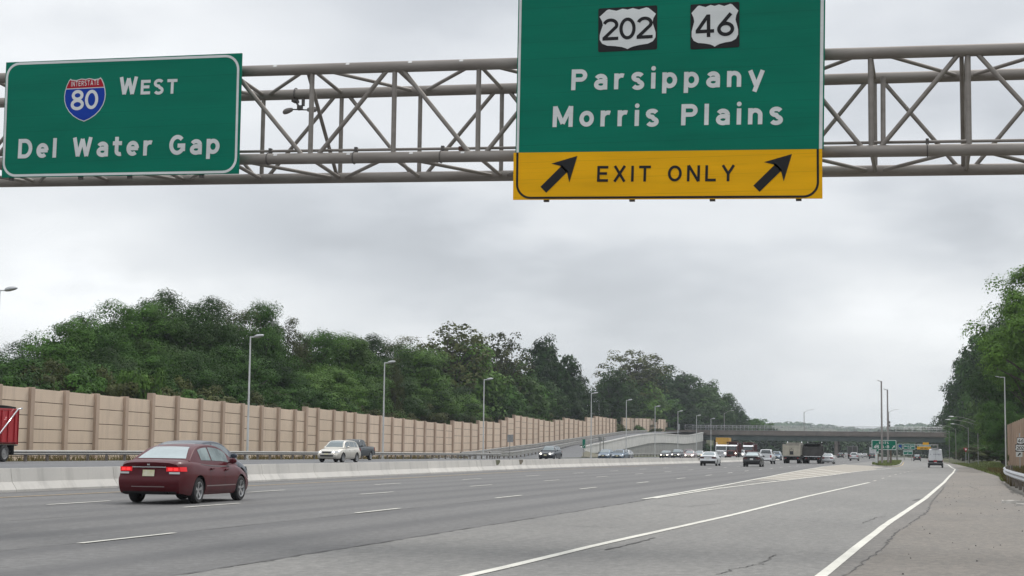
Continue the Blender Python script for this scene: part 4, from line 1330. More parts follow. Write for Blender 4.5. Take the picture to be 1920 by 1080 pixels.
# ------------------------------------------------------------------ vehicles
def paint_mat(name, c, metal=0.3, rough=0.32, coat=0.25, grime=0.10):
    m, nt, b = new_mat(name)
    b.inputs['Metallic'].default_value = metal; b.inputs['Roughness'].default_value = rough
    b.inputs['Coat Weight'].default_value = coat; b.inputs['Coat Roughness'].default_value = 0.06
    f = noise(nt, 3.5, 4); z = nt.nodes.new('ShaderNodeSeparateXYZ'); nt.links.new(nt.nodes.new('ShaderNodeTexCoord').outputs['Object'], z.inputs[0])
    low = ramp(nt, z.outputs[2], 0.75, 0.2, 0.0, grime * 2.5)        # road dust low on the sills
    k = mth(nt, 'MULTIPLY', low, ramp(nt, f, 0.3, 0.7, 0.4, 1.2))
    nt.links.new(mixc(nt, k, c, tuple(0.6 * x + 0.03 for x in c)), b.inputs['Base Color'])
    return m


M['glass'] = pm('tinted_glass', (0.05, 0.06, 0.065), 0.06, 0.35, var=0.1, spec=0.8)
M['glass_l'] = pm('clear_car_glass', (0.36, 0.42, 0.43), 0.10, 0.45, var=0.12, scale=1.2, spec=0.8)
M['glass_g'] = pm('greenish_car_glass', (0.13, 0.19, 0.185), 0.10, 0.4, var=0.5, scale=1.4, spec=0.8, c2=(0.34, 0.42, 0.41))
M['glass_m'] = pm('grey_car_glass', (0.20, 0.235, 0.245), 0.10, 0.5, var=0.12, scale=1.2, spec=0.8)
M['black_trim'] = pm('black_trim', (0.014, 0.014, 0.015), 0.55, var=0.2)
M['under'] = pm('underbody_black', (0.008, 0.008, 0.008), 0.9)
M['tyre'] = pm('tyre_rubber', (0.02, 0.02, 0.021), 0.85, var=0.25, scale=6)
M['rim'] = pm('alloy_rim', (0.50, 0.51, 0.52), 0.35, 0.8, var=0.1)
M['rim_dark'] = pm('dusty_rim', (0.26, 0.26, 0.26), 0.5, 0.5, var=0.2)
M['chrome'] = pm('bright_trim', (0.75, 0.76, 0.78), 0.18, 0.9, var=0.05)
M['tail'] = pm('red_tail_lens', (0.30, 0.012, 0.014), 0.25, var=0.1)
M['tail_on'] = glow('red_tail_lamp_lit', (0.50, 0.006, 0.010), 0.55)
M['tail_hot'] = glow('red_tail_bulb_lit', (1.0, 0.04, 0.04), 0.8)
M['tail_dark'] = pm('dark_tail_lens', (0.07, 0.012, 0.012), 0.2, var=0.1)
M['lens'] = pm('clear_lamp_lens', (0.55, 0.56, 0.56), 0.15, 0.3, var=0.05)
M['lamp_on'] = glow('headlamp_lit', (1.0, 0.90, 0.76), 6.0)
M['lamp_dim'] = glow('headlamp_low_glow', (1.0, 0.93, 0.80), 1.6)
M['amber'] = glow('amber_lamp', (1.0, 0.55, 0.12), 2.0)
M['plate_y'] = pm('number_plate_pale_yellow', (0.62, 0.58, 0.30), 0.5, var=0.08, scale=8, c2=(0.70, 0.68, 0.55))
M['plate_w'] = pm('number_plate_white', (0.55, 0.55, 0.54), 0.5, var=0.1, scale=8)

_wheel_cache = {}


def wheel_parts(r, w, rim_mat, spokes):
    key = (round(r, 3), round(w, 3), rim_mat, spokes)
    if key in _wheel_cache: return _wheel_cache[key]
    t = MB(); rr = r * 0.69
    t.lathe([(-w / 2, rr * 0.98), (-w / 2 - 0.004, rr * 1.05), (-w / 2 + 0.005, r * 0.93), (-w / 2 + 0.03, r * 0.985), (-w / 4, r), (w / 4, r), (w / 2 - 0.03, r * 0.985), (w / 2 - 0.005, r * 0.93), (w / 2 + 0.004, rr * 1.05), (w / 2, rr * 0.98), (w / 2 - 0.05, rr * 0.93), (-w / 2, rr * 0.93), (-w / 2, rr * 0.98)], 'y', 28)
    m = MB()                                     # outer side is +y
    m.lathe([(w / 2 - 0.002, rr * 0.985), (w / 2 - 0.006, rr * 0.90), (w / 2 - 0.05, rr * 0.86), (w / 2 - 0.10, rr * 0.84)], 'y', 28)
    m.lathe([(w / 2 - 0.028, 0.002), (w / 2 - 0.028, rr * 0.20), (w / 2 - 0.055, rr * 0.25)], 'y', 16)
    if spokes:
        for k in range(spokes):
            a = 2 * math.pi * k / spokes; R = Matrix.Rotation(a, 4, 'Y')
            m.hexa([R @ Vector((-rr * 0.12, w / 2 - 0.07, rr * 0.16)), R @ Vector((rr * 0.12, w / 2 - 0.07, rr * 0.16)), R @ Vector((rr * 0.12, w / 2 - 0.03, rr * 0.16)), R @ Vector((-rr * 0.12, w / 2 - 0.03, rr * 0.16))],
                   [R @ Vector((-rr * 0.17, w / 2 - 0.07, rr * 0.90)), R @ Vector((rr * 0.17, w / 2 - 0.07, rr * 0.90)), R @ Vector((rr * 0.17, w / 2 - 0.012, rr * 0.90)), R @ Vector((-rr * 0.17, w / 2 - 0.012, rr * 0.90))])
    else:
        m.lathe([(w / 2 - 0.05, rr * 0.2), (w / 2 - 0.035, rr * 0.6), (w / 2 - 0.06, rr * 0.86)], 'y', 24)
    d = MB(); d.lathe([(w / 2 - 0.10, 0.002), (w / 2 - 0.10, rr * 0.92)], 'y', 20)
    out = []
    for q, mt in ((t, M['tyre']), (m, M[rim_mat]), (d, M['under'])):
        ob = q.build('tmp', mt, smooth=True, angle=40); out.append(ob.data); bpy.data.objects.remove(ob)
    _wheel_cache[key] = out
    return out


def add_wheel(parent, x, y, r, w, rim='rim', spokes=5):
    me = wheel_parts(r, w, rim, spokes)
    e = empty('wheel', (x, y, r)); e.parent = parent
    if y < 0: e.rotation_euler = (0, 0, math.pi)
    for nm, k in (('tyre', 0), ('rim', 1), ('brake_disc', 2)):
        o = bpy.data.objects.new(nm, me[k]); col.objects.link(o); o.parent = e
    return e


def pchip(pts):
    xs = np.array([p[0] for p in pts], float); ys = np.array([p[1] for p in pts], float)
    h = np.diff(xs); d = np.diff(ys) / h; n = len(xs); m = np.zeros(n)
    m[0], m[-1] = d[0], d[-1]
    for i in range(1, n - 1):
        m[i] = 0 if d[i - 1] * d[i] <= 0 else 2 * d[i - 1] * d[i] / (d[i - 1] + d[i])
    def f(x):
        x = min(max(x, xs[0]), xs[-1]); i = min(max(int(np.searchsorted(xs, x)) - 1, 0), n - 2)
        t = (x - xs[i]) / h[i]
        return float((2 * t**3 - 3 * t**2 + 1) * ys[i] + (t**3 - 2 * t**2 + t) * h[i] * m[i] + (-2 * t**3 + 3 * t**2) * ys[i + 1] + (t**3 - t**2) * h[i] * m[i + 1])
    return f


class Car:
    """a road car lofted from its side outline; x runs from the rear bumper (0) to the nose (L)"""
    def __init__(s, spec):
        s.__dict__.update(spec)
        s.zt = pchip(spec['top']); s.rf = pchip(spec['roof'])
        s.dr = pchip(spec['rear_face']); s.df = pchip(spec['front_face'])
        s.wf = pchip([(0, .915), (.12, .965), (.35, .992), (.58, 1.0), (.80, .972), (.93, .93), (1.0, .875)])
        s.pl = pchip([(0, spec.get('rw', .88)), (.18, .94), (.6, .99), (1.1, 1.0), (s.L * .6, 1.0), (s.L - 1.0, .985), (s.L - .5, .95), (s.L - .2, .89), (s.L, spec.get('fw', .80))])
        s.Ra = s.r + 0.055
        s.zc = lambda x: s.zt(x) - 0.055 if not spec.get('flat') else s.zt(x) - 0.03

    def zb(s, x):
        z = s.sill
        if x < 0.45: z += 0.06 * (1 - x / 0.45)
        for xc in (s.xr, s.xf):
            if abs(x - xc) < s.Ra: z = max(z, s.r + math.sqrt(s.Ra ** 2 - (x - xc) ** 2))
        return z

    def ex(s, x, z):
        if x < 0.7: return x + s.dr(z) * (1 - x / 0.7) ** 1.5
        if x > s.L - 0.9: return x - s.df(z) * (1 - (s.L - x) / 0.9) ** 1.5
        return x

    def side(s, x, z, sg=1, out=0.0):
        t = (z - s.sill) / max(0.05, s.zc(x) - s.sill)
        y = s.W / 2 * s.pl(x) * s.wf(min(1, max(0, t)))
        return Vector((s.ex(x, z), sg * (y + out), z))

    def rear(s, y, z, out=0.0):
        w = s.W / 2 * s.pl(0)
        return Vector((s.ex(0, z) - 0.075 * (1 - min(1, abs(y) / w) ** 2.2) - out, y, z))

    def front(s, y, z, out=0.0):
        w = s.W / 2 * s.pl(s.L)
        return Vector((s.ex(s.L, z) + s.fb * (1 - min(1, abs(y) / w) ** 2.2) + out, y, z))

    def body(s):
        xs = set(np.linspace(0, s.L, 46))
        for xc in (s.xr, s.xf):
            for a in np.linspace(0, math.pi, 17): xs.add(xc + s.Ra * math.cos(a))
            xs.add(xc - s.Ra - 0.012); xs.add(xc + s.Ra + 0.012)
        xs = sorted(x for x in xs if 0 <= x <= s.L)
        m = MB(); T = np.linspace(0, 1, 13)
        rows = []
        for x in xs:
            zb, zc, zt = s.zb(x), s.zc(x), s.zt(x)
            half = [s.side(x, zb + (zc - zb) * t) for t in T]
            y1 = half[-1].y
            for f, g in ((.93, .45), (.80, .74), (.55, .92), (.28, .985)):
                z = zc + (zt - zc) * g; half.append(Vector((s.ex(x, z), y1 * f, z)))
            row = half + [Vector((s.ex(x, zt), 0, zt))] + [Vector((p.x, -p.y, p.z)) for p in reversed(half)]
            rows.append(row)
        m.grid(rows)
        for end, fn in ((0, s.rear), (-1, s.front)):          # rounded ends
            row = rows[end]; n = len(row); h = n // 2; cap = []
            for j in range(h):
                a = row[j]
                cap.append([fn(a.y * q, a.z) if abs(q) < 0.999 else (a if q > 0 else row[n - 1 - j]) for q in (1, .93, .8, .6, .3, 0, -.3, -.6, -.8, -.93, -1)])
            m.grid(cap)
        return m

    # cabin
    def cab(s, x, u):
        """u = 0 at the belt, 0.5 at the roof edge, 1 on the centre line"""
        zb = s.zt(x) - 0.07; zr = max(s.rf(x), zb + 0.012); h = zr - zb
        wb = s.W / 2 * s.pl(x) * 0.875 * s.cw(x); wt = wb - s.tum * h
        if u <= 0.46:
            t = u / 0.46; k = min(h * .16, .06)
            return Vector((x, wb + (wt + k * .15 - wb) * t ** 1.15, zb + (h - k) * t))
        t = (u - 0.46) / 0.54; k = min(h * .16, .06)
        a = min(1.0, t / 0.16)
        y0 = wt + k * .15
        if t < 0.16:
            w = a * math.pi / 2
            return Vector((x, y0 - (k * 1.6) * (1 - math.cos(w)), zr - k + k * 0.72 * math.sin(w)))
        q = (t - 0.16) / 0.84; y1 = y0 - k * 1.6
        return Vector((x, y1 * (1 - q), zr - k * 0.28 + (k * 0.28) * (1 - (1 - q) ** 2)))

    def cabin(s):
        xs = sorted(set(list(np.linspace(s.E, s.A, 44)) + [s.D, s.B]))
        U = list(np.linspace(0, .46, 8)) + list(np.linspace(.47, .55, 5)) + list(np.linspace(.6, 1, 7))
        m = MB(); rows = []
        for x in xs:
            h = [s.cab(x, u) for u in U]
            rows.append(h + [Vector((p.x, -p.y, p.z)) for p in reversed(h[:-1])])
        m.grid(rows)
        for r in (rows[0], rows[-1]): m.add(r, [tuple(range(len(r)))])
        return m

    def cab_patch(s, x0, x1, u0, u1, out, nx=10, nu=6, fx=None, both=False):
        """a pane lying on the cabin shell"""
        m = MB(); rows = []
        for i in range(nx + 1):
            x = x0 + (x1 - x0) * i / nx; row = []
            ua, ub = (fx(x) if fx else (u0, u1))
            for j in range(nu + 1):
                u = ua + (ub - ua) * j / nu
                p = s.cab(x, u)
                e = 0.01; dx = s.cab(min(s.A, x + e), u) - s.cab(max(s.E, x - e), u); du = s.cab(x, min(1, u + e)) - s.cab(x, max(0, u - e))
                nn = dx.cross(du); nn = nn.normalized() if nn.length > 1e-9 else Vector((0, 1, 0))
                c = p - Vector((x, 0, s.zt(x)))
                if nn.dot(c) < 0: nn = -nn
                row.append(p + nn * out)
            if both: row = row + [Vector((p.x, -p.y, p.z)) for p in reversed(row[:-1])]
            rows.append(row)
        m.grid(rows); return m

    def mirror(s, mb):
        q = MB(); q.v = [(x, -y, z) for x, y, z in mb.v]; q.f = [tuple(reversed(f)) for f in mb.f]; return q


SEDAN = dict(L=4.50, W=1.76, r=0.315, tw=0.205, xr=0.98, xf=3.66, sill=0.205, fb=0.12, tum=0.40, cw=lambda x: 1.0,
             top=[(0, .99), (.08, 1.035), (.5, 1.055), (.9, 1.04), (1.6, .985), (2.6, .955), (3.3, .955), (3.75, .90), (4.15, .795), (4.38, .69), (4.5, .58)],
             roof=[(.60, 1.03), (.90, 1.20), (1.25, 1.355), (1.65, 1.42), (2.1, 1.437), (2.5, 1.42), (2.85, 1.35), (3.3, 1.12), (3.62, .94)], E=.60, D=1.28, B=2.78, A=3.62,
             rear_face=[(.2, .10), (.32, .03), (.45, -.01), (.58, -.02), (.64, .03), (.85, .055), (.97, .02), (1.05, .05)], front_face=[(.2, .12), (.35, .02), (.5, 0.0), (.65, .06), (.9, .2)],
             tail=(.50, .735, .895), head=(.48, .56, .70), doors=(1.62, 2.52), wins=((1.30, 1.92), (1.99, 3.02)), plate=(.735, .30, .15))
SUV = dict(L=4.72, W=1.85, r=0.355, tw=0.225, xr=0.98, xf=3.72, sill=0.27, fb=0.13, tum=0.30, cw=lambda x: 1.0, rw=.90,
           top=[(0, 1.02), (.08, 1.10), (.6, 1.12), (1.6, 1.09), (2.6, 1.06), (3.3, 1.06), (3.8, 1.02), (4.3, .93), (4.58, .80), (4.72, .66)],
           roof=[(.16, 1.09), (.30, 1.30), (.50, 1.52), (.80, 1.61), (1.4, 1.66), (2.0, 1.675), (2.5, 1.64), (2.85, 1.54), (3.2, 1.28), (3.45, 1.07)], E=.16, D=.56, B=2.62, A=3.45,
           rear_face=[(.25, .14), (.4, .03), (.6, -.03), (.72, .02), (.9, .04), (1.1, .10)], front_face=[(.25, .16), (.4, .02), (.6, 0.0), (.8, .06), (1.0, .2)],
           tail=(.56, .84, 1.06), head=(.48, .68, .84), doors=(1.35, 2.35), wins=((.62, 1.20), (1.27, 2.02), (2.09, 2.95)), plate=(.86, .32, .16))
HATCH = dict(SEDAN, L=4.45, W=1.80, top=[(0, .98), (.08, 1.06), (.6, 1.07), (1.6, 1.03), (2.6, 1.0), (3.3, .99), (3.75, .94), (4.1, .84), (4.3, .72), (4.45, .60)],
             roof=[(.14, 1.05), (.35, 1.26), (.65, 1.43), (1.1, 1.53), (1.7, 1.57), (2.2, 1.56), (2.7, 1.44), (3.1, 1.22), (3.5, 1.0)], E=.14, D=.68, B=2.6, A=3.5, wins=((.75, 1.45), (1.52, 2.15), (2.22, 2.98)), tail=(.54, .80, 1.0))
PICKUP = dict(L=5.75, W=1.98, r=0.39, tw=0.25, xr=1.18, xf=4.72, sill=0.40, fb=0.10, tum=0.22, cw=lambda x: 0.98, flat=True, rw=.96, fw=.88,
              top=[(0, 1.24), (.06, 1.26), (2.05, 1.26), (2.3, 1.25), (3.6, 1.20), (4.3, 1.19), (5.2, 1.12), (5.6, 1.0), (5.75, .85)],
              roof=[(2.10, 1.24), (2.20, 1.55), (2.34, 1.80), (2.7, 1.87), (3.1, 1.885), (3.4, 1.84), (3.7, 1.68), (4.0, 1.42), (4.2, 1.22)], E=2.10, D=2.36, B=3.44, A=4.20,
              rear_face=[(.4, .05), (.6, -.06), (.70, -.06), (.74, .02), (1.0, .02), (1.26, .02)], front_face=[(.4, .1), (.55, 0), (.8, 0), (1.0, .03), (1.2, .1)],
              tail=(.80, .86, 1.16), head=(.62, .84, 1.02), doors=(2.95, 3.9), wins=((2.42, 2.98), (3.05, 3.80)), plate=(.66, .30, .15), bed=True)
VAN = dict(L=5.60, W=2.06, r=0.35, tw=0.22, xr=0.95, xf=4.55, sill=0.30, fb=0.10, tum=0.10, cw=lambda x: 1.07, flat=True, rw=.965, fw=.86,
           top=[(0, 1.12), (1.0, 1.14), (4.0, 1.14), (4.6, 1.12), (5.1, 1.04), (5.4, .92), (5.6, .72)],
           roof=[(.02, 1.3), (.05, 1.9), (.10, 2.42), (.3, 2.53), (1.5, 2.55), (3.4, 2.52), (3.8, 2.44), (4.1, 2.25), (4.6, 1.72), (5.10, 1.06)], E=.02, D=.2, B=3.85, A=5.10,
           rear_face=[(.3, .08), (.45, -.05), (.62, -.05), (.68, .02), (1.2, .02)], front_face=[(.3, .1), (.5, 0), (.75, 0), (1.0, .06)],
           tail=(.88, .82, 1.10), head=(.6, .74, .95), doors=(3.2, 4.1), wins=((3.45, 4.45),), plate=(.78, .30, .15), van=True)


def surf_patch(fn, y0, y1, z0, z1, out, ny=6, nz=4, thick=True):
    m = MB()
    m.grid([[fn(y0 + (y1 - y0) * i / ny, z0 + (z1 - z0) * j / nz, out) for i in range(ny + 1)] for j in range(nz + 1)])
    return m


def make_car(name, label, cat, spec, c, X, Y, rz, group=None, glass='glass', lit=None, tail='tail', rim='rim', spokes=5, scale=1.0, detail=True, plate='plate_y', lower=None, glass_rear=None, extra=None):
    s = Car(spec)
    e = empty(name, (X, Y, float(gz(X, Y))), rz + math.pi / 2, label, cat, group)
    e.scale = (scale,) * 3
    ox = -s.L / 2
    def put(mb, nm, mt, smooth=True, angle=38, parent=None, recalc=True):
        mb.v = [(x + ox, y, z) for x, y, z in mb.v]
        o = mb.build(nm, mt, parent or e, smooth=smooth, angle=angle, recalc=recalc); return o
    body = put(s.body(), 'body', c)
    put(s.cabin(), 'cabin', c)
    # wheel wells and floor
    m = MB(); w = s.W / 2 - s.tw - 0.05
    m.box((0.28, -w, s.sill + 0.02), (s.L - 0.32, w, s.r + s.Ra + 0.05)); m.box((0.12, -s.W * .40, s.sill + 0.05), (s.L - 0.15, s.W * .40, s.sill + 0.12)) if False else None
    put(m, 'underbody', M['under'], smooth=False)
    m = MB()
    for xc in (s.xr, s.xf):
        for sg in (1, -1):
            rows = []
            for a in np.linspace(-0.25, math.pi + 0.25, 15):
                rows.append([(xc + (s.Ra + 0.004) * math.cos(a), sg * (s.W / 2 - 0.06), s.r + (s.Ra + 0.004) * math.sin(a)), (xc + (s.Ra + 0.004) * math.cos(a), sg * (s.W / 2 - s.tw - 0.08), s.r + (s.Ra + 0.004) * math.sin(a))])
            m.grid(rows)
    put(m, 'wheel_well', M['under'])
    for xc in (s.xr, s.xf):
        for sg in (1, -1): add_wheel(e, xc + ox, sg * (s.W / 2 - s.tw / 2 - 0.02), s.r, s.tw, rim, spokes)
    # glass
    van = spec.get('van'); gm = M[glass]
    if not van:
        rw0, rw1 = s.E + (s.D - s.E) * 0.12, s.D + (0.0 if s.D - s.E > 0.5 else 0.02)
        put(s.cab_patch(rw0, rw1, .60, 1.0, .006, 10, 8, both=True), 'rear_window', M[glass_rear or glass])
    put(s.cab_patch(s.B + 0.05, s.A - 0.10, .57, 1.0, .006, 12, 8, both=True), 'windscreen', gm)
    for (a, b) in s.wins:
        m = s.cab_patch(a, b, .10, .44, .006, 10, 5, fx=lambda x: (.12 if s.rf(x) - s.zt(x) > .2 else .26, .43))
        q = s.mirror(m)
        put(m, 'side_window', gm); put(q, 'side_window', gm)
    # lamps
    ty, t0, t1 = s.tail; wr = s.W / 2 * s.pl(0)
    for sg in (1, -1):
        m = surf_patch(s.rear, sg * wr * ty * (1.0 if not van else 1.06), sg * wr * .985, t0, t1, .012)
        rows = [[s.side(x, t0 + (t1 - t0) * j / 4, sg, .010) for x in np.linspace(0, .26 if not van and not spec.get('bed') else .10, 5)] for j in range(5)]
        m.grid(rows)
        put(m, 'tail_lamp', M[tail])
        hy, h0, h1 = s.head; wfr = s.W / 2 * s.pl(s.L)
        m = surf_patch(s.front, sg * wfr * hy, sg * wfr * .985, h0, h1, .012)
        m.grid([[s.side(x, h0 + (h1 - h0) * (.25 + .75 * j / 4), sg, .010) for x in np.linspace(s.L - .32, s.L, 5)] for j in range(5)])
        h_ = put(m, 'headlamp', M['lens'])
        if lit:
            m = MB(); c_ = s.front(sg * wfr * (hy + .93) / 2, (h0 + h1) / 2, .018)
            m.lathe([(0.03, 0.002), (0.025, 0.06), (0.0, 0.085), (-.03, 0.085)], 'x', 14, tuple(c_)); put(m, 'bulb', M[lit], parent=h_)
    # number plate, bumpers, trim
    pz, pw, ph = s.plate
    put(surf_patch(lambda y, z, o: s.rear(y, z, o), -pw / 2, pw / 2, pz - ph / 2, pz + ph / 2, .020), 'number_plate', M[plate])
    fz = s.sill + 0.22
    put(surf_patch(s.front, -.52, .52, fz - .06, fz + .06, .010), 'intake', M['black_trim'])
    put(surf_patch(s.front, -.36, .36, s.head[1] - .01, s.head[2] - .02, .012), 'grille', M['black_trim'])
    put(surf_patch(s.front, -.16, .16, fz + .075, fz + .19, .016), 'number_plate', M[plate])
    if lower:
        put(surf_patch(s.rear, -wr * .97, wr * .97, s.sill + .03, s.sill + lower, .010, 10), 'bumper_skirt', M['black_trim'])
    else:
        put(surf_patch(s.rear, -wr * .88, wr * .88, s.sill + .045, s.sill + .10, .006, 10), 'bumper_skirt', M['black_trim'])
    if detail:
        for xd in s.doors + (s.doors[1] + (.95 if not van else .8),):       # shut lines
            for sg in (1, -1):
                m = MB(); m.grid([[s.side(xd + dx, z, sg, .0025) for dx in (-.006, .006)] for z in np.linspace(s.sill + .07, s.zc(xd) - .03, 9)]); put(m, 'door_gap', M['black_trim'], smooth=False)
        for sg in (1, -1):
            for xd in s.doors:
                z = s.zc(xd) - .10
                m = MB(); p = s.side(xd + .12, z, sg, .02); m.box((p.x - .09, p.y - .016, p.z - .016), (p.x + .09, p.y + .016, p.z + .016)); put(m, 'door_handle', c, smooth=False)
            p = s.cab(s.A - (.62 if not van else .7), .08)
            m = MB(); mz = p.z + (.07 if not van else .2)
            m.lathe([(-.06, .004), (-.055, .05), (-.02, .075), (.03, .07), (.07, .04), (.085, .004)], 'x', 12, (p.x, sg * (abs(p.y) + .13), mz))
            m.v = [(x, sg * (abs(p.y) + .13) + (y - sg * (abs(p.y) + .13)) * 1.35, z) for x, y, z in m.v]
            m.box((p.x - .02, min(sg * abs(p.y), sg * (abs(p.y) + .1)), mz - .06), (p.x + .03, max(sg * abs(p.y), sg * (abs(p.y) + .1)), mz - .03))
            put(m, 'mirror', c if not van else M['black_trim'])
    if spec.get('bed'):
        m = MB(); z0 = s.zt(.5) - .45; wq = s.W * .42
        m.grid([[(.1, -wq, s.zt(.5) + .006), (2.02, -wq, s.zt(.5) + .006)], [(.1, wq, s.zt(.5) + .006), (2.02, wq, s.zt(.5) + .006)]]); put(m, 'bed', M['black_trim'], smooth=False)
        m = MB(); m.box((-.16, -s.W * .45, .52), (-.02, s.W * .45, .66)); put(m, 'bumper', M['chrome'], smooth=False)
        m = MB(); p = s.rear(0, .98, .014); m.box((p.x - .01, -.09, .95), (p.x, .09, 1.01)); put(m, 'tailgate_handle', M['black_trim'], smooth=False)
    if extra: extra(s, put, e)
    return e


def spot(px, D): 
    p = at_d(px, D); return p.x, p.y


AWAY, TOWARD = 0.0, math.pi
P_ = {}
for k, c, me in (('navyroof', (0.05, 0.06, 0.08), .4), ('maroon', (0.098, 0.005, 0.012), .25), ('white', (0.62, 0.635, 0.65), .05), ('black', (0.009, 0.010, 0.012), .05), ('silver', (0.40, 0.41, 0.42), .55), ('gold', (0.60, 0.575, 0.515), .35), ('navy', (0.013, 0.018, 0.028), .05), ('bluegrey', (0.12, 0.165, 0.215), .45), ('green', (0.006, 0.013, 0.018), .0), ('darkgrey', (0.035, 0.038, 0.044), .15), ('rose', (0.34, 0.27, 0.27), .5), ('truckred', (0.40, 0.012, 0.020), .1), ('oxred', (0.10, 0.013, 0.012), .15)):
    P_[k] = paint_mat('car_paint_' + k, c, me)


P_['maroon'] = paint_mat('car_paint_deep_maroon', (0.078, 0.003, 0.008), 0.0, 0.36, 0.18)
P_['maroon'].node_tree.nodes['Principled BSDF'].inputs['Specular IOR Level'].default_value = 0.22


def civic_extra(s, put, e):
    wr = s.W / 2 * s.pl(0)
    for sg in (1, -1):
        for k, (a, b) in enumerate(((.63, .75), (.80, .92))):
            put(surf_patch(s.rear, sg * wr * a, sg * wr * b, .800, .855, .020), 'lamp_bulb', M['tail_hot'])
    m = surf_patch(s.rear, -.43, .43, .862, .890, .016, 10, 2); put(m, 'boot_strip', M['chrome'])
    m = surf_patch(s.rear, -.035, .035, .915, .955, .012, 4, 2); put(m, 'emblem', M['chrome'])
    for sg in (1, -1):
        wr = s.W / 2 * s.pl(0)
        put(surf_patch(s.rear, sg * wr * .66, sg * wr * .985, .715, .76, .018), 'reversing_lamp', M['lens'])
        m = MB(); m.grid([[s.side(x, .42 + dz, sg, .006) for x in np.linspace(s.xr + .42, s.xf - .42, 12)] for dz in (-.012, .012)]); put(m, 'rub_strip', P_['rose'])
        m = MB(); m.grid([[s.side(x, s.zc(x) - .018 + dz, sg, .004) for x in np.linspace(1.2, 2.95, 14)] for dz in (-.010, .012)]); put(m, 'belt_trim', M['black_trim'])
    m = surf_patch(s.rear, -.70, .70, .632, .640, .005, 10, 1); put(m, 'bumper_seam', M['black_trim'])
    m = surf_patch(s.rear, -.42, .42, .405, .425, .006, 10, 1); put(m, 'bumper_crease', P_['rose'])
    m = MB(); m.lathe([(-.05, .035), (.2, .035)], 'x', 10, (.02, -.48, .27)); put(m, 'exhaust', M['black_trim'])


g_out = 'cars driving away on the near carriageway'
g_in = 'cars coming the other way beyond the barrier'
make_car('sedan', 'maroon sedan with lit red tail lamps and pale yellow plate, nearest car in the photo', 'car', dict(SEDAN, tail=(.56, .775, .88)), P_['maroon'], -18.45, 38.3, AWAY + math.radians(2.0), g_out, 'glass_g', tail='tail_on', extra=civic_extra, glass_rear='glass_l', scale=1.015)
make_car('sedan', 'dark blue grey car almost hidden behind the maroon sedan, only its roof showing', 'car', SEDAN, P_['navyroof'], -21.98, 46.0, AWAY + math.radians(2.0), g_out, 'glass_m', tail='tail_dark', scale=1.09)
x, y = spot(1332, 166); make_car('sedan', 'white sedan with black rear bumper skirt just ahead of the black sedan at left', 'car', SEDAN, P_['white'], x, y, AWAY + .02, g_out, 'glass_m', tail='tail_dark', plate='plate_w', lower=.30)
x, y = spot(1413, 160); make_car('sedan', 'black sedan with dark boot and white plate, in front of the white pickup', 'car', SEDAN, P_['black'], x, y, AWAY + .02, g_out, 'glass_l', tail='tail_dark', plate='plate_w', scale=1.02)
x, y = spot(1437, 212); make_car('pickup_truck', 'white pickup truck seen from behind beside the black sedan', 'pickup truck', PICKUP, P_['white'], x, y, AWAY, g_out, 'glass', plate='plate_w')
x, y = spot(1553, 236); make_car('sedan', 'white sedan with red tail lamps beside the dark dump truck', 'car', SEDAN, P_['white'], x, y, AWAY, g_out, 'glass_m', tail='tail', plate='plate_w', scale=1.02)
x, y = spot(1543, 262); make_car('hatchback', 'dark car mostly hidden between the dark dump truck and the white sedan', 'car', HATCH, P_['darkgrey'], x, y, AWAY, g_out)
x, y = spot(1602, 330); make_car('suv', 'silver sport utility car under the bridge in front of a dark box truck', 'car', SUV, P_['silver'], x, y, AWAY, g_out, plate='plate_w')
x, y = spot(1576.5, 480); make_car('hatchback', 'grey car far under the bridge beside the dark box truck', 'car', HATCH, P_['darkgrey'], x, y, AWAY, g_out, detail=False)
x, y = spot(1588, 540); make_car('sedan', 'small far car just beyond the bridge left of the dark box truck', 'car', SEDAN, P_['silver'], x, y, AWAY, g_out, detail=False)
x, y = spot(1613, 520); make_car('sedan', 'far white car right of the dark box truck under the bridge', 'car', SEDAN, P_['white'], x, y, AWAY, g_out, detail=False)
x, y = spot(1621.5, 560); make_car('sedan', 'far pale car next to the far white car under the bridge', 'car', SEDAN, P_['silver'], x, y, AWAY, g_out, detail=False)
x, y = spot(1636, 430); make_car('suv', 'dark sport utility car at the left edge of the grassy island', 'car', SUV, P_['navy'], x, y, AWAY, g_out, detail=False)
x, y = spot(1719.5, 400); make_car('suv', 'black sport utility car on the exit road beyond the grassy island', 'car', SUV, P_['black'], x, y, AWAY, g_out, glass='glass_m', detail=False)


def van_extra(s, put, e):
    for z0, z1 in ((1.10, 2.38),):
        m = MB(); rows = []
        p = s.cab(.05, .3)
        m.box((-.012, -.006, 1.12), (.03, .006, 2.40)); put(m, 'door_gap', M['black_trim'], smooth=False)
    put(surf_patch(s.rear, -1.0, 1.0, .36, .66, .03, 8), 'bumper', M['black_trim'])
    put(surf_patch(s.rear, -.92, .92, .68, .98, .014, 8), 'rear_step_panel', M['under'])
    m = MB(); m.box((-.10, -.20, .80), (-.075, .24, 1.02)); put(m, 'red_placard', M['sred'], smooth=False)
    m = MB(); m.box((-.02, -.5, 2.545), (.4, .5, 2.58)); put(m, 'roof_light', M['black_trim'], smooth=False)


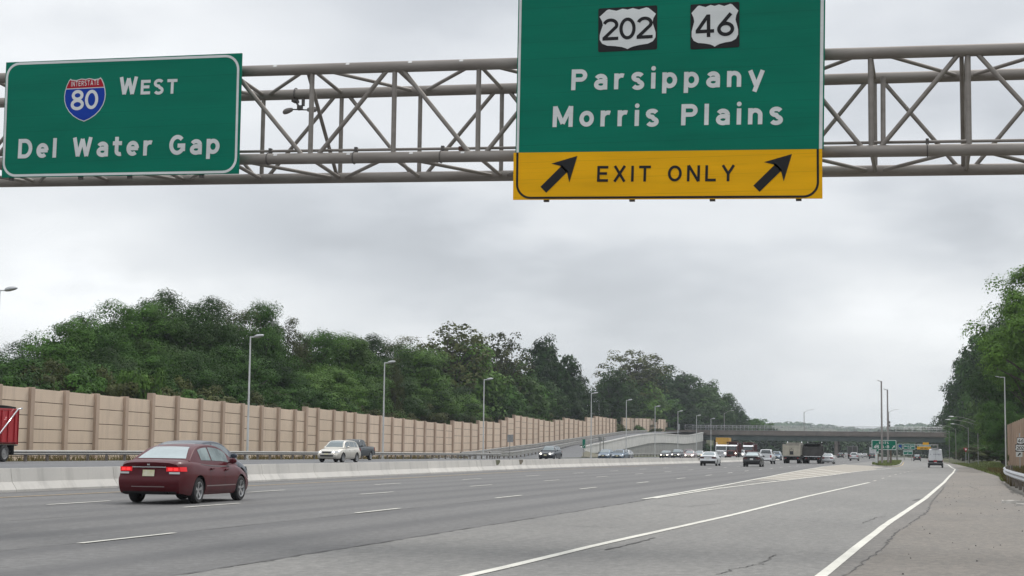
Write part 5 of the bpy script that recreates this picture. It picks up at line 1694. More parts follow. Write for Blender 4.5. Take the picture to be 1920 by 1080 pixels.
M['vanblue'] = pm('van_lettering', (0.10, 0.10, 0.16), 0.5)
x, y = spot(1754, 224)
vn = make_car('delivery_van', 'white delivery van with dark lettering on its rear doors, on the exit road', 'van', VAN, P_['white'], x, y, AWAY, g_out, 'glass', plate='plate_w', extra=van_extra)
for i, (txt, w_, z_, cap) in enumerate((('L  PISTER', 1.35, 1.72, .17), ('-------', .95, 1.44, .12), ('----', .55, 2.02, .12))):
    # the lettering is too blurred to read in the photo, its rows and weight are kept
    g_ = text_mesh(txt, (-w_ / 2, 0, z_), (w_ / 2, 0, z_), cap, (0, -1, 0), 0.2, 0.0)
    g_.v = [(-VAN['L'] / 2 - .010 + b, -a, c) for a, b, c in g_.v]
    g_.build('door_lettering', M['vanblue'], vn, recalc=False)

# the other way
x, y = spot(636, 124); make_car('suv', 'pale gold sport utility car with headlamps on in front of the tan wall', 'car', dict(SUV, W=1.88), P_['gold'], x, y, TOWARD - .03, g_in, 'glass_m', lit='lamp_dim')
x, y = spot(665, 148); make_car('pickup_truck', 'dark green pickup truck half hidden behind the gold sport utility car', 'pickup truck', PICKUP, P_['green'], x, y, TOWARD, g_in)
x, y = spot(1032, 182); make_car('suv', 'black sport utility car with bright headlamps alone beyond the barrier', 'car', SUV, P_['navy'], x, y, TOWARD, g_in, 'glass_m', lit='lamp_on')
x, y = spot(1137, 226); make_car('sedan', 'blue grey sedan at the left of the pair before the curved retaining wall', 'car', SEDAN, P_['bluegrey'], x, y, TOWARD, g_in, 'glass_m')
x, y = spot(1163, 222); make_car('sedan', 'dark blue sedan at the right of the pair before the curved retaining wall', 'car', SEDAN, P_['bluegrey'], x, y, TOWARD, g_in, 'glass')
x, y = spot(1174, 262); make_car('sedan', 'silver sedan peeping out behind the dark blue sedan', 'car', SEDAN, P_['silver'], x, y, TOWARD, g_in)
x, y = spot(1249, 280); make_car('sedan', 'dark sedan with headlamps on, first of the queue by the retaining wall', 'car', SEDAN, P_['black'], x, y, TOWARD, g_in, 'glass_m', lit='lamp_on')
x, y = spot(1270, 272); make_car('suv', 'dark sport utility car with headlamps on, second of the queue by the retaining wall', 'car', SUV, P_['darkgrey'], x, y, TOWARD, g_in, 'glass_m', lit='lamp_on', scale=.97)
x, y = spot(1295, 268); make_car('sedan', 'rosy silver sedan with glaring headlamps, third of the queue by the retaining wall', 'car', SEDAN, P_['rose'], x, y, TOWARD, g_in, 'glass_m', lit='lamp_on')
x, y = spot(1291, 310); make_car('suv', 'dark red sport utility car behind the rosy silver sedan', 'car', SUV, P_['oxred'], x, y, TOWARD, g_in, lit='lamp_on')
x, y = spot(1313, 300); make_car('sedan', 'silver sedan with amber lamp half hidden behind the white sedan', 'car', SEDAN, P_['silver'], x, y, TOWARD, g_in, 'glass_m', lit='amber')
x, y = spot(1390, 330); make_car('suv', 'white sport utility car with headlamp on between the two dark red trucks', 'car', SUV, P_['white'], x, y, TOWARD, g_in, lit='lamp_on', detail=False)
x, y = spot(1456, 300); make_car('suv', 'blue grey car beyond the white pickup truck by the barrier', 'car', SUV, P_['bluegrey'], x, y, TOWARD, g_in, detail=False)


# ------------------------------------------------------------------ trucks
def make_truck(name, label, X, Y, rz, group, cabc, bodyc, kind='dump', lit=None, H=3.2, W=2.5, L=7.8, box_h=None, tarp=None, tailc=None, visor='white', rear_plain=False):
    """tipper or box truck; x from rear 0 to nose L"""
    e = empty(name, (X, Y, float(gz(X, Y))), rz + math.pi / 2, label, 'truck', group)
    ox = -L / 2
    def put(mb, nm, mt, smooth=False, bevel=0.0, parent=None):
        mb.v = [(x + ox, y, z) for x, y, z in mb.v]
        return mb.build(nm, mt, parent or e, smooth=smooth, bevel=bevel)
    hw = W / 2
    # chassis
    m = MB()
    for sg in (1, -1): m.box((.3, sg * .45 - .06, .62), (L - .4, sg * .45 + .06, .9))
    m.box((.25, -1.0, .48), (.40, 1.0, .66)); put(m, 'chassis', M['under'])
    # wheels: two tandem rear axles with doubled tyres and a steer axle
    for xc, dbl in ((1.35, True), (2.70, True), (L - 1.15, False)):
        for sg in (1, -1):
            add_wheel(e, xc + ox, sg * (hw - .17), .51, .27, 'rim_dark', 0)
            if dbl: add_wheel(e, xc + ox, sg * (hw - .48), .51, .27, 'rim_dark', 0)
    cabx0 = L - 3.3; hood = L - 1.55
    # cab
    m = MB()
    prof = [(cabx0, .75), (L - 1.7, .75), (L - 1.7, 1.55), (L - 1.95, 2.35), (L - 2.25, 2.62), (cabx0 + .15, 2.66), (cabx0, 2.5)]
    m.prism([(x, z) for x, z in prof], -hw * .86, hw * .86, 'y'); put(m, 'cab', cabc, bevel=.06)
    # hood tapering to the grille
    m = MB(); a, b = L - 1.699, L - .22
    m.hexa([(a, -hw * .74, .85), (b, -hw * .60, .80), (b, hw * .60, .80), (a, hw * .74, .85)], [(a, -hw * .66, 1.60), (b, -hw * .46, 1.48), (b, hw * .46, 1.48), (a, hw * .66, 1.60)]); put(m, 'hood', cabc, bevel=.08)
    m = MB(); m.box((L - .225, -hw * .40, .82), (L - .16, hw * .40, 1.40)); g = put(m, 'grille', M['chrome'] if visor == 'white' and cabc is not P_['oxred'] else M['black_trim'], bevel=.02)
    m = MB()
    for k in range(6): m.box((L - .158, -hw * .35 + k * hw * .14 - .02, .88), (L - .15, -hw * .35 + k * hw * .14 + .02, 1.34))
    put(m, 'grille_bars', M['black_trim'], parent=g)
    m = MB(); m.box((L - .30, -hw * .96, .42), (L - .02, hw * .96, .74)); put(m, 'bumper', cabc if cabc is P_['oxred'] else M['chrome'], bevel=.04)
    for sg in (1, -1):
        m = MB(); xc = L - 1.15                # fender over the steer wheel
        rows = []
        for a_ in np.linspace(.1, math.pi - .15, 12): rows.append([(xc + .64 * math.cos(a_), sg * hw * .55, .51 + .60 * math.sin(a_)), (xc + .64 * math.cos(a_), sg * hw * .99, .51 + .58 * math.sin(a_)), (xc + .60 * math.cos(a_), sg * hw * 1.0, .47 + .52 * math.sin(a_))])
        m.grid(rows); put(m, 'fender', cabc, smooth=True)
        m = MB(); m.box((L - .42, sg * hw * .78 - .14, .88), (L - .26, sg * hw * .78 + .14, 1.12)); h_ = put(m, 'headlamp', M['lens'], bevel=.03)
        if lit:
            m = MB(); m.lathe([(.02, .002), (.015, .08), (-.01, .11), (-.03, .11)], 'x', 14, (L - .245, sg * hw * .78, 1.0)); put(m, 'bulb', M[lit], smooth=True, parent=h_)
        m = MB(); m.tube([(L - 1.9, sg * hw * .86, 1.7), (L - 1.8, sg * hw * 1.08, 1.75), (L - 1.8, sg * hw * 1.08, 2.4), (L - 1.9, sg * hw * .87, 2.4)], .02, 6); m.box((L - 1.84, sg * hw * 1.08 - .09, 1.75), (L - 1.76, sg * hw * 1.08 + .09, 2.35)); put(m, 'mirror', M['black_trim'])
        m = MB(); m.box((cabx0 + .35, sg * (hw * .86 + .004) - .003, 1.70), (L - 2.05, sg * (hw * .86 + .004) + .003, 2.34)); put(m, 'side_window', M['glass'])
        m = MB(); m.tube([(cabx0 - .15, sg * hw * .80, .9), (cabx0 - .15, sg * hw * .80, 3.1)], .07, 10); put(m, 'exhaust_stack', M['chrome'], smooth=True)
    # windscreen on the sloped face
    m = MB(); d = Vector((.25, 0, -.8)).normalized(); n = Vector((.8, 0, .25)).normalized() * .008
    p0 = Vector((L - 1.70, 0, 1.55)); p1 = Vector((L - 1.95, 0, 2.35))
    q0 = p0.lerp(p1, .06) + n; q1 = p0.lerp(p1, .94) + n
    m.add([(q0.x, -hw * .78, q0.z), (q0.x, hw * .78, q0.z), (q1.x, hw * .74, q1.z), (q1.x, -hw * .74, q1.z)], [(0, 1, 2, 3)]); put(m, 'windscreen', M['glass'])
    m = MB(); m.hexa([(L - 2.0, -hw * .80, 2.40), (L - 1.72, -hw * .80, 2.33), (L - 1.72, hw * .80, 2.33), (L - 2.0, hw * .80, 2.40)], [(L - 2.05, -hw * .80, 2.62), (L - 1.80, -hw * .80, 2.50), (L - 1.80, hw * .80, 2.50), (L - 2.05, hw * .80, 2.62)]); put(m, 'sun_visor', M['chrome'] if visor == 'white' else cabc, bevel=.02)
    bx1 = cabx0 - .25
    if kind == 'dump':
        z0, z1 = 1.12, H; t = .06
        m = MB()
        m.hexa([(0.05, -hw * .80, z0), (bx1, -hw * .80, z0), (bx1, hw * .80, z0), (0.05, hw * .80, z0)], [(0.0, -hw * .80, z0 + t), (bx1, -hw * .80, z0 + t), (bx1, hw * .80, z0 + t), (0.0, hw * .80, z0 + t)])
        for sg in (1, -1):
            y0, y1 = sorted((sg * hw * .98, sg * (hw * .98 - t))); m.box((.08, y0, z0 + t + .003), (bx1, y1, z1 - .1))
            y0, y1 = sorted((sg * hw * 1.0, sg * (hw * .96 - t))); m.box((.06, y0, z1 - .097), (bx1 + .01, y1, z1))
            for k in range(6):
                xx = .4 + k * (bx1 - .6) / 5; y0, y1 = sorted((sg * (hw * .98 + .003), sg * (hw * .98 + .07))); m.box((xx - .05, y0, z0 + .1), (xx + .05, y1, z1 - .12))
        m.box((bx1 - t, -hw * .95, z0 + t + .003), (bx1 - .003, hw * .95, z1 + .25)); m.box((bx1 - .003 + .006, -hw * .9, z1 + .12), (bx1 + .9, hw * .9, z1 + .20))
        put(m, 'dump_body', bodyc, bevel=.015)
        tm = tailc or bodyc
        m = MB(); m.box((-.04, -hw * .92, z0 - .05), (.04, hw * .92, z1 - .22)); tg = put(m, 'tailgate', tm, bevel=.02)
        m = MB()
        for yy in (-hw * .93, hw * .93): m.box((-.07, yy - .07, z0 - .05), (-.042, yy + .07, z1 + .02))
        m.box((-.075, -hw * .86, z1 - .40), (-.042, hw * .86, z1 - .26)); m.box((-.075, -hw * .86, z0 - .02), (-.042, hw * .86, z0 + .10)); put(m, 'tailgate_frame', tm, parent=tg)
        m = MB(); m.box((-.10, -hw * .95, .98), (.05, hw * .95, 1.06)); put(m, 'rear_beam', M['chrome'] if not rear_plain else M['rim_dark'])
        if rear_plain == 'chute':
            m = MB(); m.box((-.062, -.22, z0 + .12), (-.042, .22, z0 + .62)); m.tube([(-.06, -.24, z0 + .05), (-.06, -.24, z0 + .85), (-.06, .24, z0 + .85), (-.06, .24, z0 + .05)], .025, 6); m.box((-.06, -.10, z1 - .62), (-.042, .10, z1 - .57)); put(m, 'chute_door', M['black_trim'], parent=tg)
        for sg in (1, -1):
            m = MB(); y0, y1 = sorted((sg * hw * .95, sg * hw * .55)); m.box((.30, y0, .42), (.32, y1, 1.0)); put(m, 'mud_flap', M['under'])
            m = MB(); y0, y1 = sorted((sg * hw * .80, sg * hw * .58)); m.box((.20, y0, .70), (.25, y1, .84)); put(m, 'tail_lamp', M['tail'])
            m = MB(); m.box((.285, sg * hw * .72 - .17, .50), (.298, sg * hw * .72 + .17, .74)); put(m, 'flap_plate', M['rim_dark'])
        if tarp:
            m = MB(); m.tube([(.3, y_, z1 + .02 + .16 * math.cos(y_ / hw * 1.4)) for y_ in np.linspace(-hw * .95, hw * .95, 9)] , .06, 6); m.tube([(bx1, y_, z1 + .3 + .1 * math.cos(y_ / hw * 1.4)) for y_ in np.linspace(-hw * .95, hw * .95, 9)], .08, 6)
            m.box((.3, -hw * .94, z1 + .004), (bx1 - .1, hw * .94, z1 + .09)); put(m, 'load_cover', M['under'])
    else:
        z1 = box_h or 3.7
        m = MB(); m.box((0, -hw, 1.15), (bx1, hw, z1)); b_ = put(m, 'cargo_box', bodyc, bevel=.03)
        m = MB()
        for yy in (-hw + .05, hw - .05, 0): m.box((-.02, yy - .04, 1.2), (-.003, yy + .04, z1 - .05))
        m.box((-.02, -hw + .1, z1 - .09), (-.003, hw - .1, z1 - .02)); put(m, 'door_frame', M['rim_dark'], parent=b_)
        for k in range(8):
            pass
        for sg in (1, -1):
            m = MB(); y0, y1 = sorted((sg * hw * .95, sg * hw * .75)); m.box((-.02, y0, .95), (.03, y1, 1.08)); put(m, 'tail_lamp', M['tail'])
            m = MB(); y0, y1 = sorted((sg * hw * .95, sg * hw * .55)); m.box((.30, y0, .35), (.32, y1, 1.0)); put(m, 'mud_flap', M['under'])
    return e


M['steel_body'] = pm('grey_steel_tipper', (0.30, 0.285, 0.25), 0.6, 0.2, var=0.2, scale=1.5)
M['pale_gate'] = pm('dusty_pale_tailgate', (0.43, 0.40, 0.33), 0.75, var=0.12, scale=2.0)
M['dark_gate'] = pm('dusty_black_tipper', (0.055, 0.052, 0.050), 0.75, var=0.25, scale=2.0)
M['yellow_box'] = pm('yellow_cargo_box', (0.52, 0.30, 0.05), 0.6, var=0.15, scale=1.0)
g_t = 'trucks on the highway'
x, y = spot(1489, 234); make_truck('dump_truck', 'dump truck with dusty pale tailgate, left of the two trucks seen from behind', x, y, AWAY, g_t, P_['darkgrey'], M['steel_body'], H=2.72, L=8.6, tailc=M['pale_gate'], rear_plain='chute')
x, y = spot(1527, 236); make_truck('dump_truck', 'dump truck with dark tailgate, right of the two trucks seen from behind', x, y, AWAY, g_t, P_['darkgrey'], M['dark_gate'], H=2.62, L=8.6, tarp=True)
x, y = spot(1599.5, 435); make_truck('box_truck', 'dark box truck under the bridge behind the silver sport utility car', x, y, AWAY, g_t, P_['black'], M['dark_gate'], kind='box', box_h=3.3)
x, y = spot(1374, 318); make_truck('dump_truck', 'dark red dump truck with headlamps on, left of the two red trucks facing us', x, y, TOWARD, g_t, P_['oxred'], P_['oxred'], lit='lamp_on', H=3.0)
x, y = spot(1404.5, 334); make_truck('dump_truck', 'dark red dump truck with one lamp showing, right of the two red trucks facing us', x, y, TOWARD, g_t, P_['oxred'], P_['oxred'], lit='lamp_on', H=2.95)
x, y = spot(1354.5, 318); make_truck('box_truck', 'white cabbed truck carrying a yellow box, facing us beside the red truck', x, y, TOWARD, g_t, P_['white'], M['yellow_box'], kind='box', box_h=4.0, lit='lamp_on')
x, y = spot(1638, 520); make_truck('box_truck', 'far white truck at the left edge of the grassy island', x, y, AWAY, g_t, P_['white'], P_['white'], kind='box', box_h=3.4)


def red_truck():
    pr = at_d(31, 101)
    L = 8.0
    Yc = pr.y - 0.0; 
    e = make_truck('dump_truck', 'bright red dump truck cut by the left edge of the photo', pr.x - 1.1, pr.y - L / 2 * 1.0, TOWARD, g_t, P_['truckred'], P_['truckred'], H=3.25, tarp=True, rear_plain=True)
    m = MB(); hw = 1.25; L = 8.0
    m.tube([(-L / 2 - .05, hw * 1.02 + .10, 3.30), (-L / 2 + .45, hw * 1.02 + .10, 3.22)], .05, 8); m.tube([(-L / 2 + .45, hw * 1.02 + .10, 3.22), (-L / 2 + 2.9, hw * 1.02 + .10, 1.3)], .05, 8)
    m.build('cover_arm', M['chrome'], e, smooth=True)
    return e


rt = red_truck()

# ------------------------------------------------------------------ lamp posts
def lamp_post(label, p, z_top, arm, head, dirv, r0=0.11, r1=0.06, rise=0.0, group=None, mat='pole', second=None, fat=1.0, ra=.042):
    """round tapered pole, an arm along dirv with a lamp head at its end"""
    p = Vector(p)
    e = empty('lamp_post', p, label=label, cat='lamp post', group=group)
    m = MB(); m.tube([(p.x, p.y, p.z - 0.4), (p.x, p.y, z_top)], [r0, r1], 10); m.tube([(p.x, p.y, p.z - 0.1), (p.x, p.y, p.z + 0.12)], r0 * 1.7, 10)
    world_child(m.build('pole', M[mat], smooth=True, angle=50), e)
    d = Vector(dirv).normalized()
    for k, (a_, rs, zo) in enumerate([(arm, rise, 0.0)] + ([second] if second else [])):
        base = Vector((p.x, p.y, z_top + zo - (0.05 if arm < 1 else 0.35)))
        pts = [base + d * (a_ * t) + Vector((0, 0, rs * (1 - (1 - t) ** 2))) for t in np.linspace(0, 1, 8)]
        m = MB(); m.tube(pts, ra, 8); world_child(m.build('arm', M[mat], smooth=True), e)
        q = pts[-1]; s = Vector((-d.y, d.x, 0)); t = (pts[-1] - pts[-2]).normalized() if arm > 1 else (d + Vector((0, 0, 0.18))).normalized()
        n = s.cross(t); n = n if n.z > 0 else -n
        m = MB(); rows = []
        for f, w, hh in ((0, .05, .05), (.08, .12, .09), (.35, .17, .12), (.7, .16, .10), (.93, .11, .06), (1.0, .03, .03)):
            c = q + t * (head * f)
            rows.append([c + s * (w * (1 + (fat - 1) * .3) * math.cos(a)) * head + n * (hh * fat * math.sin(a)) * head * (1.0 if math.sin(a) > 0 else .6) for a in np.linspace(0, 2 * math.pi, 11)])
        m.grid(rows); world_child(m.build('lamp_head', M['galv'] if mat != 'pole_dark' else M['pole'], smooth=True), e)
    return e


g_l = 'lamp posts along the tan sound wall'
LAMPS = [(-13, 541, 'lamp post cut by the left edge of the photo, only its head clear'), (464, 630, 'tallest looking lamp post before the tan wall, near the big tree group'), (718, 679, 'second full lamp post along the tan wall, right of the gold car'),
         (906, 711, 'lamp post before the tan wall where its top starts to step up'), (1108, 737, 'lamp post at the far end of the tan wall beside the green exit marker'), (1174, 750, 'first lamp post before the curved retaining wall'),
         (1228, 762, 'second lamp post before the curved retaining wall'), (1271, 771, 'third lamp post before the curved retaining wall, behind the queue of cars'), (1306, 779, 'lamp post at the bridge end of the retaining wall'), (1333, 785, 'lamp post just left of the bridge opening, last of the row')]
for px, ty, lb in LAMPS:
    X = -57.6 if px < 1000 else -57.6 - (px - 1000) * 0.0145
    p = at_x(px, X); zt = at_x(px, X, ty).z
    lamp_post(lb, (p.x, p.y, float(gz(p.x, p.y))), zt, 0.35, 0.85, (1, 0.12, 0), group=g_l, fat=1.9)
for px, ty, lb in ((1358, 771, 'curved arm lamp post on the bridge in front of the left trees'), (1508, 769, 'curved arm lamp post on the middle of the bridge'), (1667, 769, 'curved arm lamp post with two small boxes on the bridge behind the tall poles')):
    p = at_y(px, BRY + 0.6); zt = at_y(px, BRY + 0.6, ty + 3).z
    e = lamp_post(lb, (p.x, p.y, bz_p0 + 0.3), zt, 2.2, 0.8, (1, 0, 0), 0.13, 0.09, rise=1.0, group='lamp posts on the bridge', mat='galv_dull')
    if px == 1667:
        m = MB()
        for py in (792, 798): 
            q = at_y(px, BRY + 0.5, py); m.box((q.x - .35, q.y - .35, q.z - .35), (q.x + .35, q.y + .05, q.z + .35))
        world_child(m.build('signal_box', M['truss_dark'], bevel=0.03), e)
for px, D, ty, lb in ((1652, 243, 714, 'taller of the two tall brownish lamp posts on the grassy island'), (1663.5, 256, 730, 'shorter of the two tall brownish lamp posts on the grassy island')):
    p = at_d(px + 2.0, D); zt = at_d(px, D, ty).z; q = at_d(px, D, ty)
    lamp_post(lb, (q.x, p.y, float(gz(p.x, p.y))), zt, 0.3, 0.8, (-0.6, -1, 0.0), 0.17, 0.11, mat='pole_dark', group='tall lamp posts on the island')
RL = [(1816, 300, 803, 2.4, 0.9, 'curved arm lamp post at the right verge, nearest of the three before the dark trees'), (1792.5, 332, 805, 2.6, 0.9, 'curved arm lamp post at the right verge, middle of the three before the dark trees'), (1780, 352, 809, 2.6, 0.9, 'curved arm lamp post at the right verge, farthest of the three before the dark trees')]
for px, D, ty, arm, rise, lb in RL:
    p = at_d(px, D); zt = at_d(px, D, ty - 2).z
    lamp_post(lb, (p.x, p.y, float(gz(p.x, p.y)) + 0.2), zt, arm, 0.8, (-1, 0, 0), 0.06, 0.045, rise=rise, ra=.024, mat='galv_dull', group='lamp posts at the right verge')
p = at_d(1834, 268)
lamp_post('lamp post hidden in the right trees with two long arms reaching out', (p.x, p.y, 0.2), at_d(1834, 268, 789).z, 3.8, 0.9, (-1, -0.12, 0), 0.06, 0.045, rise=1.0, ra=.024, mat='galv_dull', second=(4.3, 0.9, -0.42), group='lamp posts at the right verge')
p = at_d(1887, 178); zt = at_d(1885, 178, 706).z
lamp_post('tall pale lamp post at the end of the right tan wall', (at_d(1886, 178).x, p.y, float(gz(p.x, p.y)) + 0.2), zt, 0.5, 0.55, (-1, -0.3, 0), 0.085, 0.06, group='lamp posts at the right verge')


# ------------------------------------------------------------------ signs on posts
def board(parent, P0, P1, mat, name='sign_face', thick=0.03, border=None, back=True):
    """upright board facing us between two opposite corners on a plane of constant Y"""
    x0, x1 = sorted((P0.x, P1.x)); z0, z1 = sorted((P0.z, P1.z)); Y = P0.y
    m = MB(); m.box((x0, Y, z0), (x1, Y + thick, z1))
    o = world_child(m.build(name, mat), parent)
    if border:
        w, h = x1 - x0, z1 - z0; b = border
        P = Vector((x0, Y, z0))
        world_child(ring_mesh(round_rect(b * .3, b * .3, w - b * .3, h - b * .3, b * 1.2, 4), round_rect(b * 1.2, b * 1.2, w - b * 1.2, h - b * 1.2, b * .8, 4), 0.012, P, UX, UZ, OUT).build('border', M['swhite'], recalc=False), parent)
    return o


# EXITS sign on the grassy island
D0 = 245
Ye = at_d(1657, D0).y
qa, qb = at_y(1634, Ye, 843.5), at_y(1681, Ye, 825.0)
xs_ = empty('exits_sign', ((qa.x + qb.x) / 2, Ye, float(gz(qa.x, Ye))), label='green EXITS sign with white arrow on brown posts in the grassy island', cat='road sign')
board(xs_, qa, qb, M['sgreen'], border=0.10)
for px in (1645.5, 1670):
    q = at_y(px, Ye); m = MB(); m.box((q.x - .13, Ye + .04, float(gz(q.x, Ye)) - .4), (q.x + .13, Ye + .28, qb.z - .1)); world_child(m.build('post', pm('brown_timber_post', (0.14, 0.105, 0.08), 0.9, var=0.3)), xs_)
for txt, l, r, cap in (('EXITS', (1648.2, 832.2), (1666.2, 832.4), .34), ('43 A-B', (1638.5, 840.4), (1667.3, 840.4), .44)):
    for w_ in text_mesh(txt, at_y(l[0], Ye, l[1]), at_y(r[0], Ye, r[1]), cap, OUT, 0.2, 0.016, words=True): world_child(w_.build('legend', M['swhite'], recalc=False), xs_)
arrow(xs_, at_y(1678.3, Ye, 835.0), at_y(1672.7, Ye, 841.0), .19, .34, .06, M['swhite'], lift=0.016)

# mile marker and delineator in front of it
Ym = at_d(1645, 236).y
mk = empty('mile_marker', at_y(1645, Ym, 868), label='narrow green marker sign on a thin post before the EXITS sign', cat='road sign')
q = at_y(1645, Ym); m = MB(); m.tube([(q.x, Ym + .06, float(gz(q.x, Ym)) - .3), (q.x, Ym + .06, at_y(1645, Ym, 832).z)], .045, 8); world_child(m.build('post', M['pole_dark']), mk)
board(mk, at_y(1642.8, Ym, 851), at_y(1647.6, Ym, 841.5), M['sgreen'], border=.03)
board(mk, at_y(1642.6, Ym, 839.5), at_y(1646.8, Ym, 832.3), M['sgreen'], border=.03)
world_child(text_mesh('43', at_y(1643.5, Ym, 850), at_y(1647, Ym, 850), .28, OUT, .2, .016).build('legend', M['swhite'], recalc=False), mk)
world_child(text_mesh('80', at_y(1643.3, Ym, 838.3), at_y(1646.3, Ym, 838.3), .26, OUT, .2, .016).build('legend', M['swhite'], recalc=False), mk)
q = at_d(1643, 233); m = MB(); m.box((q.x - .16, q.y - .05, float(gz(q.x, q.y)) - .2), (q.x + .16, q.y + .05, at_d(1643, 233, 850.5).z))
dl = m.build('marker_post', M['swhite'], bevel=.03); tag(dl, 'white plastic marker post at the nose of the grassy island', 'marker post')

# distant overhead signs before the bridge
Yf = 432.0
fg = empty('sign_gantry', at_y(1715, Yf, 862), label='distant thin sign gantry over the exit road just before the bridge', cat='gantry')
xa, xb = at_y(1681, Yf).x, at_y(1759, Yf).x
za, zb_ = at_y(1715, Yf, 841).z, at_y(1715, Yf, 834).z
m = MB(); m.tube([(xa, Yf + .5, za), (xb, Yf + .5, za)], .12, 8); m.tube([(xa, Yf + .5, zb_), (xb, Yf + .5, zb_)], .12, 8)
x = xa; k = 0
while x < xb - 1.2: m.tube([(x, Yf + .5, za if k % 2 else zb_), (x + 1.2, Yf + .5, zb_ if k % 2 else za)], .06, 5); x += 1.2; k += 1
world_child(m.build('truss', M['galv_dull']), fg)
for x in (xa + .1, xb - .1):
    m = MB(); m.tube([(x, Yf + .5, -.9), (x, Yf + .5, zb_ + .2)], .2, 8); world_child(m.build('column', M['galv_dull']), fg)
def far_sign(label, x0, y0, x1, y1, mat, txts, Y=Yf, post=False, extra=None):
    a, b = at_y(x0, Y, y1), at_y(x1, Y, y0)
    e = empty('road_sign', (a.x, Y, a.z), label=label, cat='road sign')
    board(e, a, b, M[mat], border=.10)
    for t, l, r, cap, mt in txts:
        for w_ in text_mesh(t, at_y(l[0], Y, l[1]), at_y(r[0], Y, r[1]), cap, OUT, .2, .016, words=True): world_child(w_.build('legend', M[mt], recalc=False), e)
    if post:
        for px in (x0 + 2, x1 - 2):
            q = at_y(px, Y); m = MB(); m.tube([(q.x, Y + .08, float(gz(q.x, Y)) - .3), (q.x, Y + .08, b.z - .1)], .08, 6); world_child(m.build('post', M['galv_dull']), e)
    if extra: extra(e)
    return e
def ex_blue(e):
    q = at_y(1687.8, Yf, 836.8); sc = .75
    world_child(poly_mesh([((a) * sc, (b - .5) * sc) for a, b in I_FULL], .002, .014, Vector((q.x, Yf, q.z)), UX, UZ, OUT).build('interstate_shield', M['sblue']), e)
    arrow(e, at_y(1686, Yf, 838.6), at_y(1689.3, Yf, 841.2), .16, .25, .05, M['swhite'], lift=.014)
far_sign('small distant green sign with blue shield, leftmost sign on the far gantry', 1683.5, 832, 1692.3, 842.6, 'sgreen', [], extra=ex_blue)
far_sign('distant green sign with two lines of white letters, middle sign on the far gantry', 1694, 832.3, 1716, 842.6, 'sgreen', [('Morris Plains', (1695.6, 837.8), (1714.6, 837.8), .34, 'swhite'), ('To 80', (1701.5, 841), (1709, 841), .30, 'swhite')])
far_sign('distant low green sign with white letters standing on posts under the far gantry', 1693.3, 844, 1711.3, 852.6, 'sgreen', [('Morris Plains', (1695, 847.4), (1709.8, 847.4), .28, 'swhite')], Y=425.0, post=True, extra=lambda e: arrow(e, at_y(1703.2, 425.0, 848.6), at_y(1700.8, 425.0, 851), .14, .2, .05, M['swhite'], lift=.016))
def ex_y(e):
    a, b = at_y(1719.6, Yf, 842.7), at_y(1745, Yf, 837.6)
    m = MB(); m.box((a.x, Yf - .03, a.z), (b.x, Yf - .004, b.z)); world_child(m.build('sign_face', M['syellow']), e)
    a, b = at_y(1730.3, Yf, 834.0), at_y(1741.5, Yf, 829.5)
    m = MB(); m.box((a.x, Yf, a.z), (b.x, Yf + .03, b.z)); world_child(m.build('sign_face', M['syellow']), e)
    for w_ in text_mesh('EXIT ONLY', at_y(1726, Yf, 841.8), at_y(1740, Yf, 841.8), .32, OUT, .2, .045, words=True): world_child(w_.build('legend', M['sblack'], recalc=False), e)
    world_child(text_mesh('LEFT', at_y(1731.8, Yf, 833.2).copy() , at_y(1740, Yf, 833.2), .3, OUT, .2, .016).build('legend', M['sblack'], recalc=False), e) if False else None
far_sign('distant green and yellow sign with a yellow tab, rightmost sign on the far gantry', 1719.6, 834.3, 1745, 837.5, 'sgreen', [('Parsippany', (1723.5, 836.9), (1742, 836.9), .28, 'swhite')], extra=ex_y)

# route markers beside the right guardrail
Yr = at_d(1912, 135).y
q = at_y(1912.5, Yr)
rs = empty('route_marker', (q.x, Yr, float(gz(q.x, Yr)) + .3), label='black and white route 46 and 202 signs stacked over an arrow at the right', cat='road sign')
m = MB(); m.box((q.x - .04, Yr + .03, 0.0), (q.x + .04, Yr + .09, at_y(1912, Yr, 812).z)); world_child(m.build('post', M['galv']), rs)
def small_shield(x0, y0, x1, y1, num, wide):
    P = Vector((0, Yr, 0)); a, b = at_y(x0, Yr, y1), at_y(x1, Yr, y0); w, h = b.x - a.x, b.z - a.z
    o = poly_mesh(round_rect(a.x, a.z, b.x, b.z, .05), -.02, .004, P, UX, UZ, OUT).build('route_shield', M['sblack']); world_child(o, rs)
    sh = [((a.x + b.x) / 2 + u_ * w * .95, a.z + h * .04 + v_ * h * .92) for u_, v_ in US_FULL]
    k = poly_mesh(sh, .004, .008, P, UX, UZ, OUT).build('shield_face', M['swhite']); k.parent = o
    k = text_mesh(num, (a.x + w * .13, Yr, a.z + h * .27), (b.x - w * .13, Yr, a.z + h * .27), h * .48, OUT, .17, .012).build('route_number', M['sblack'], recalc=False); k.parent = o
small_shield(1906.5, 820.3, 1920.5, 833, '46', False)
small_shield(1903.8, 833.5, 1922.5, 846.8, '202', True)
board(rs, at_y(1905, Yr, 856.5), at_y(1917, Yr, 847.3), M['swhite'])
arrow(rs, at_y(1914, Yr, 849), at_y(1908.5, Yr, 854.5), .12, .17, .045, M['sblack'], lift=.012)

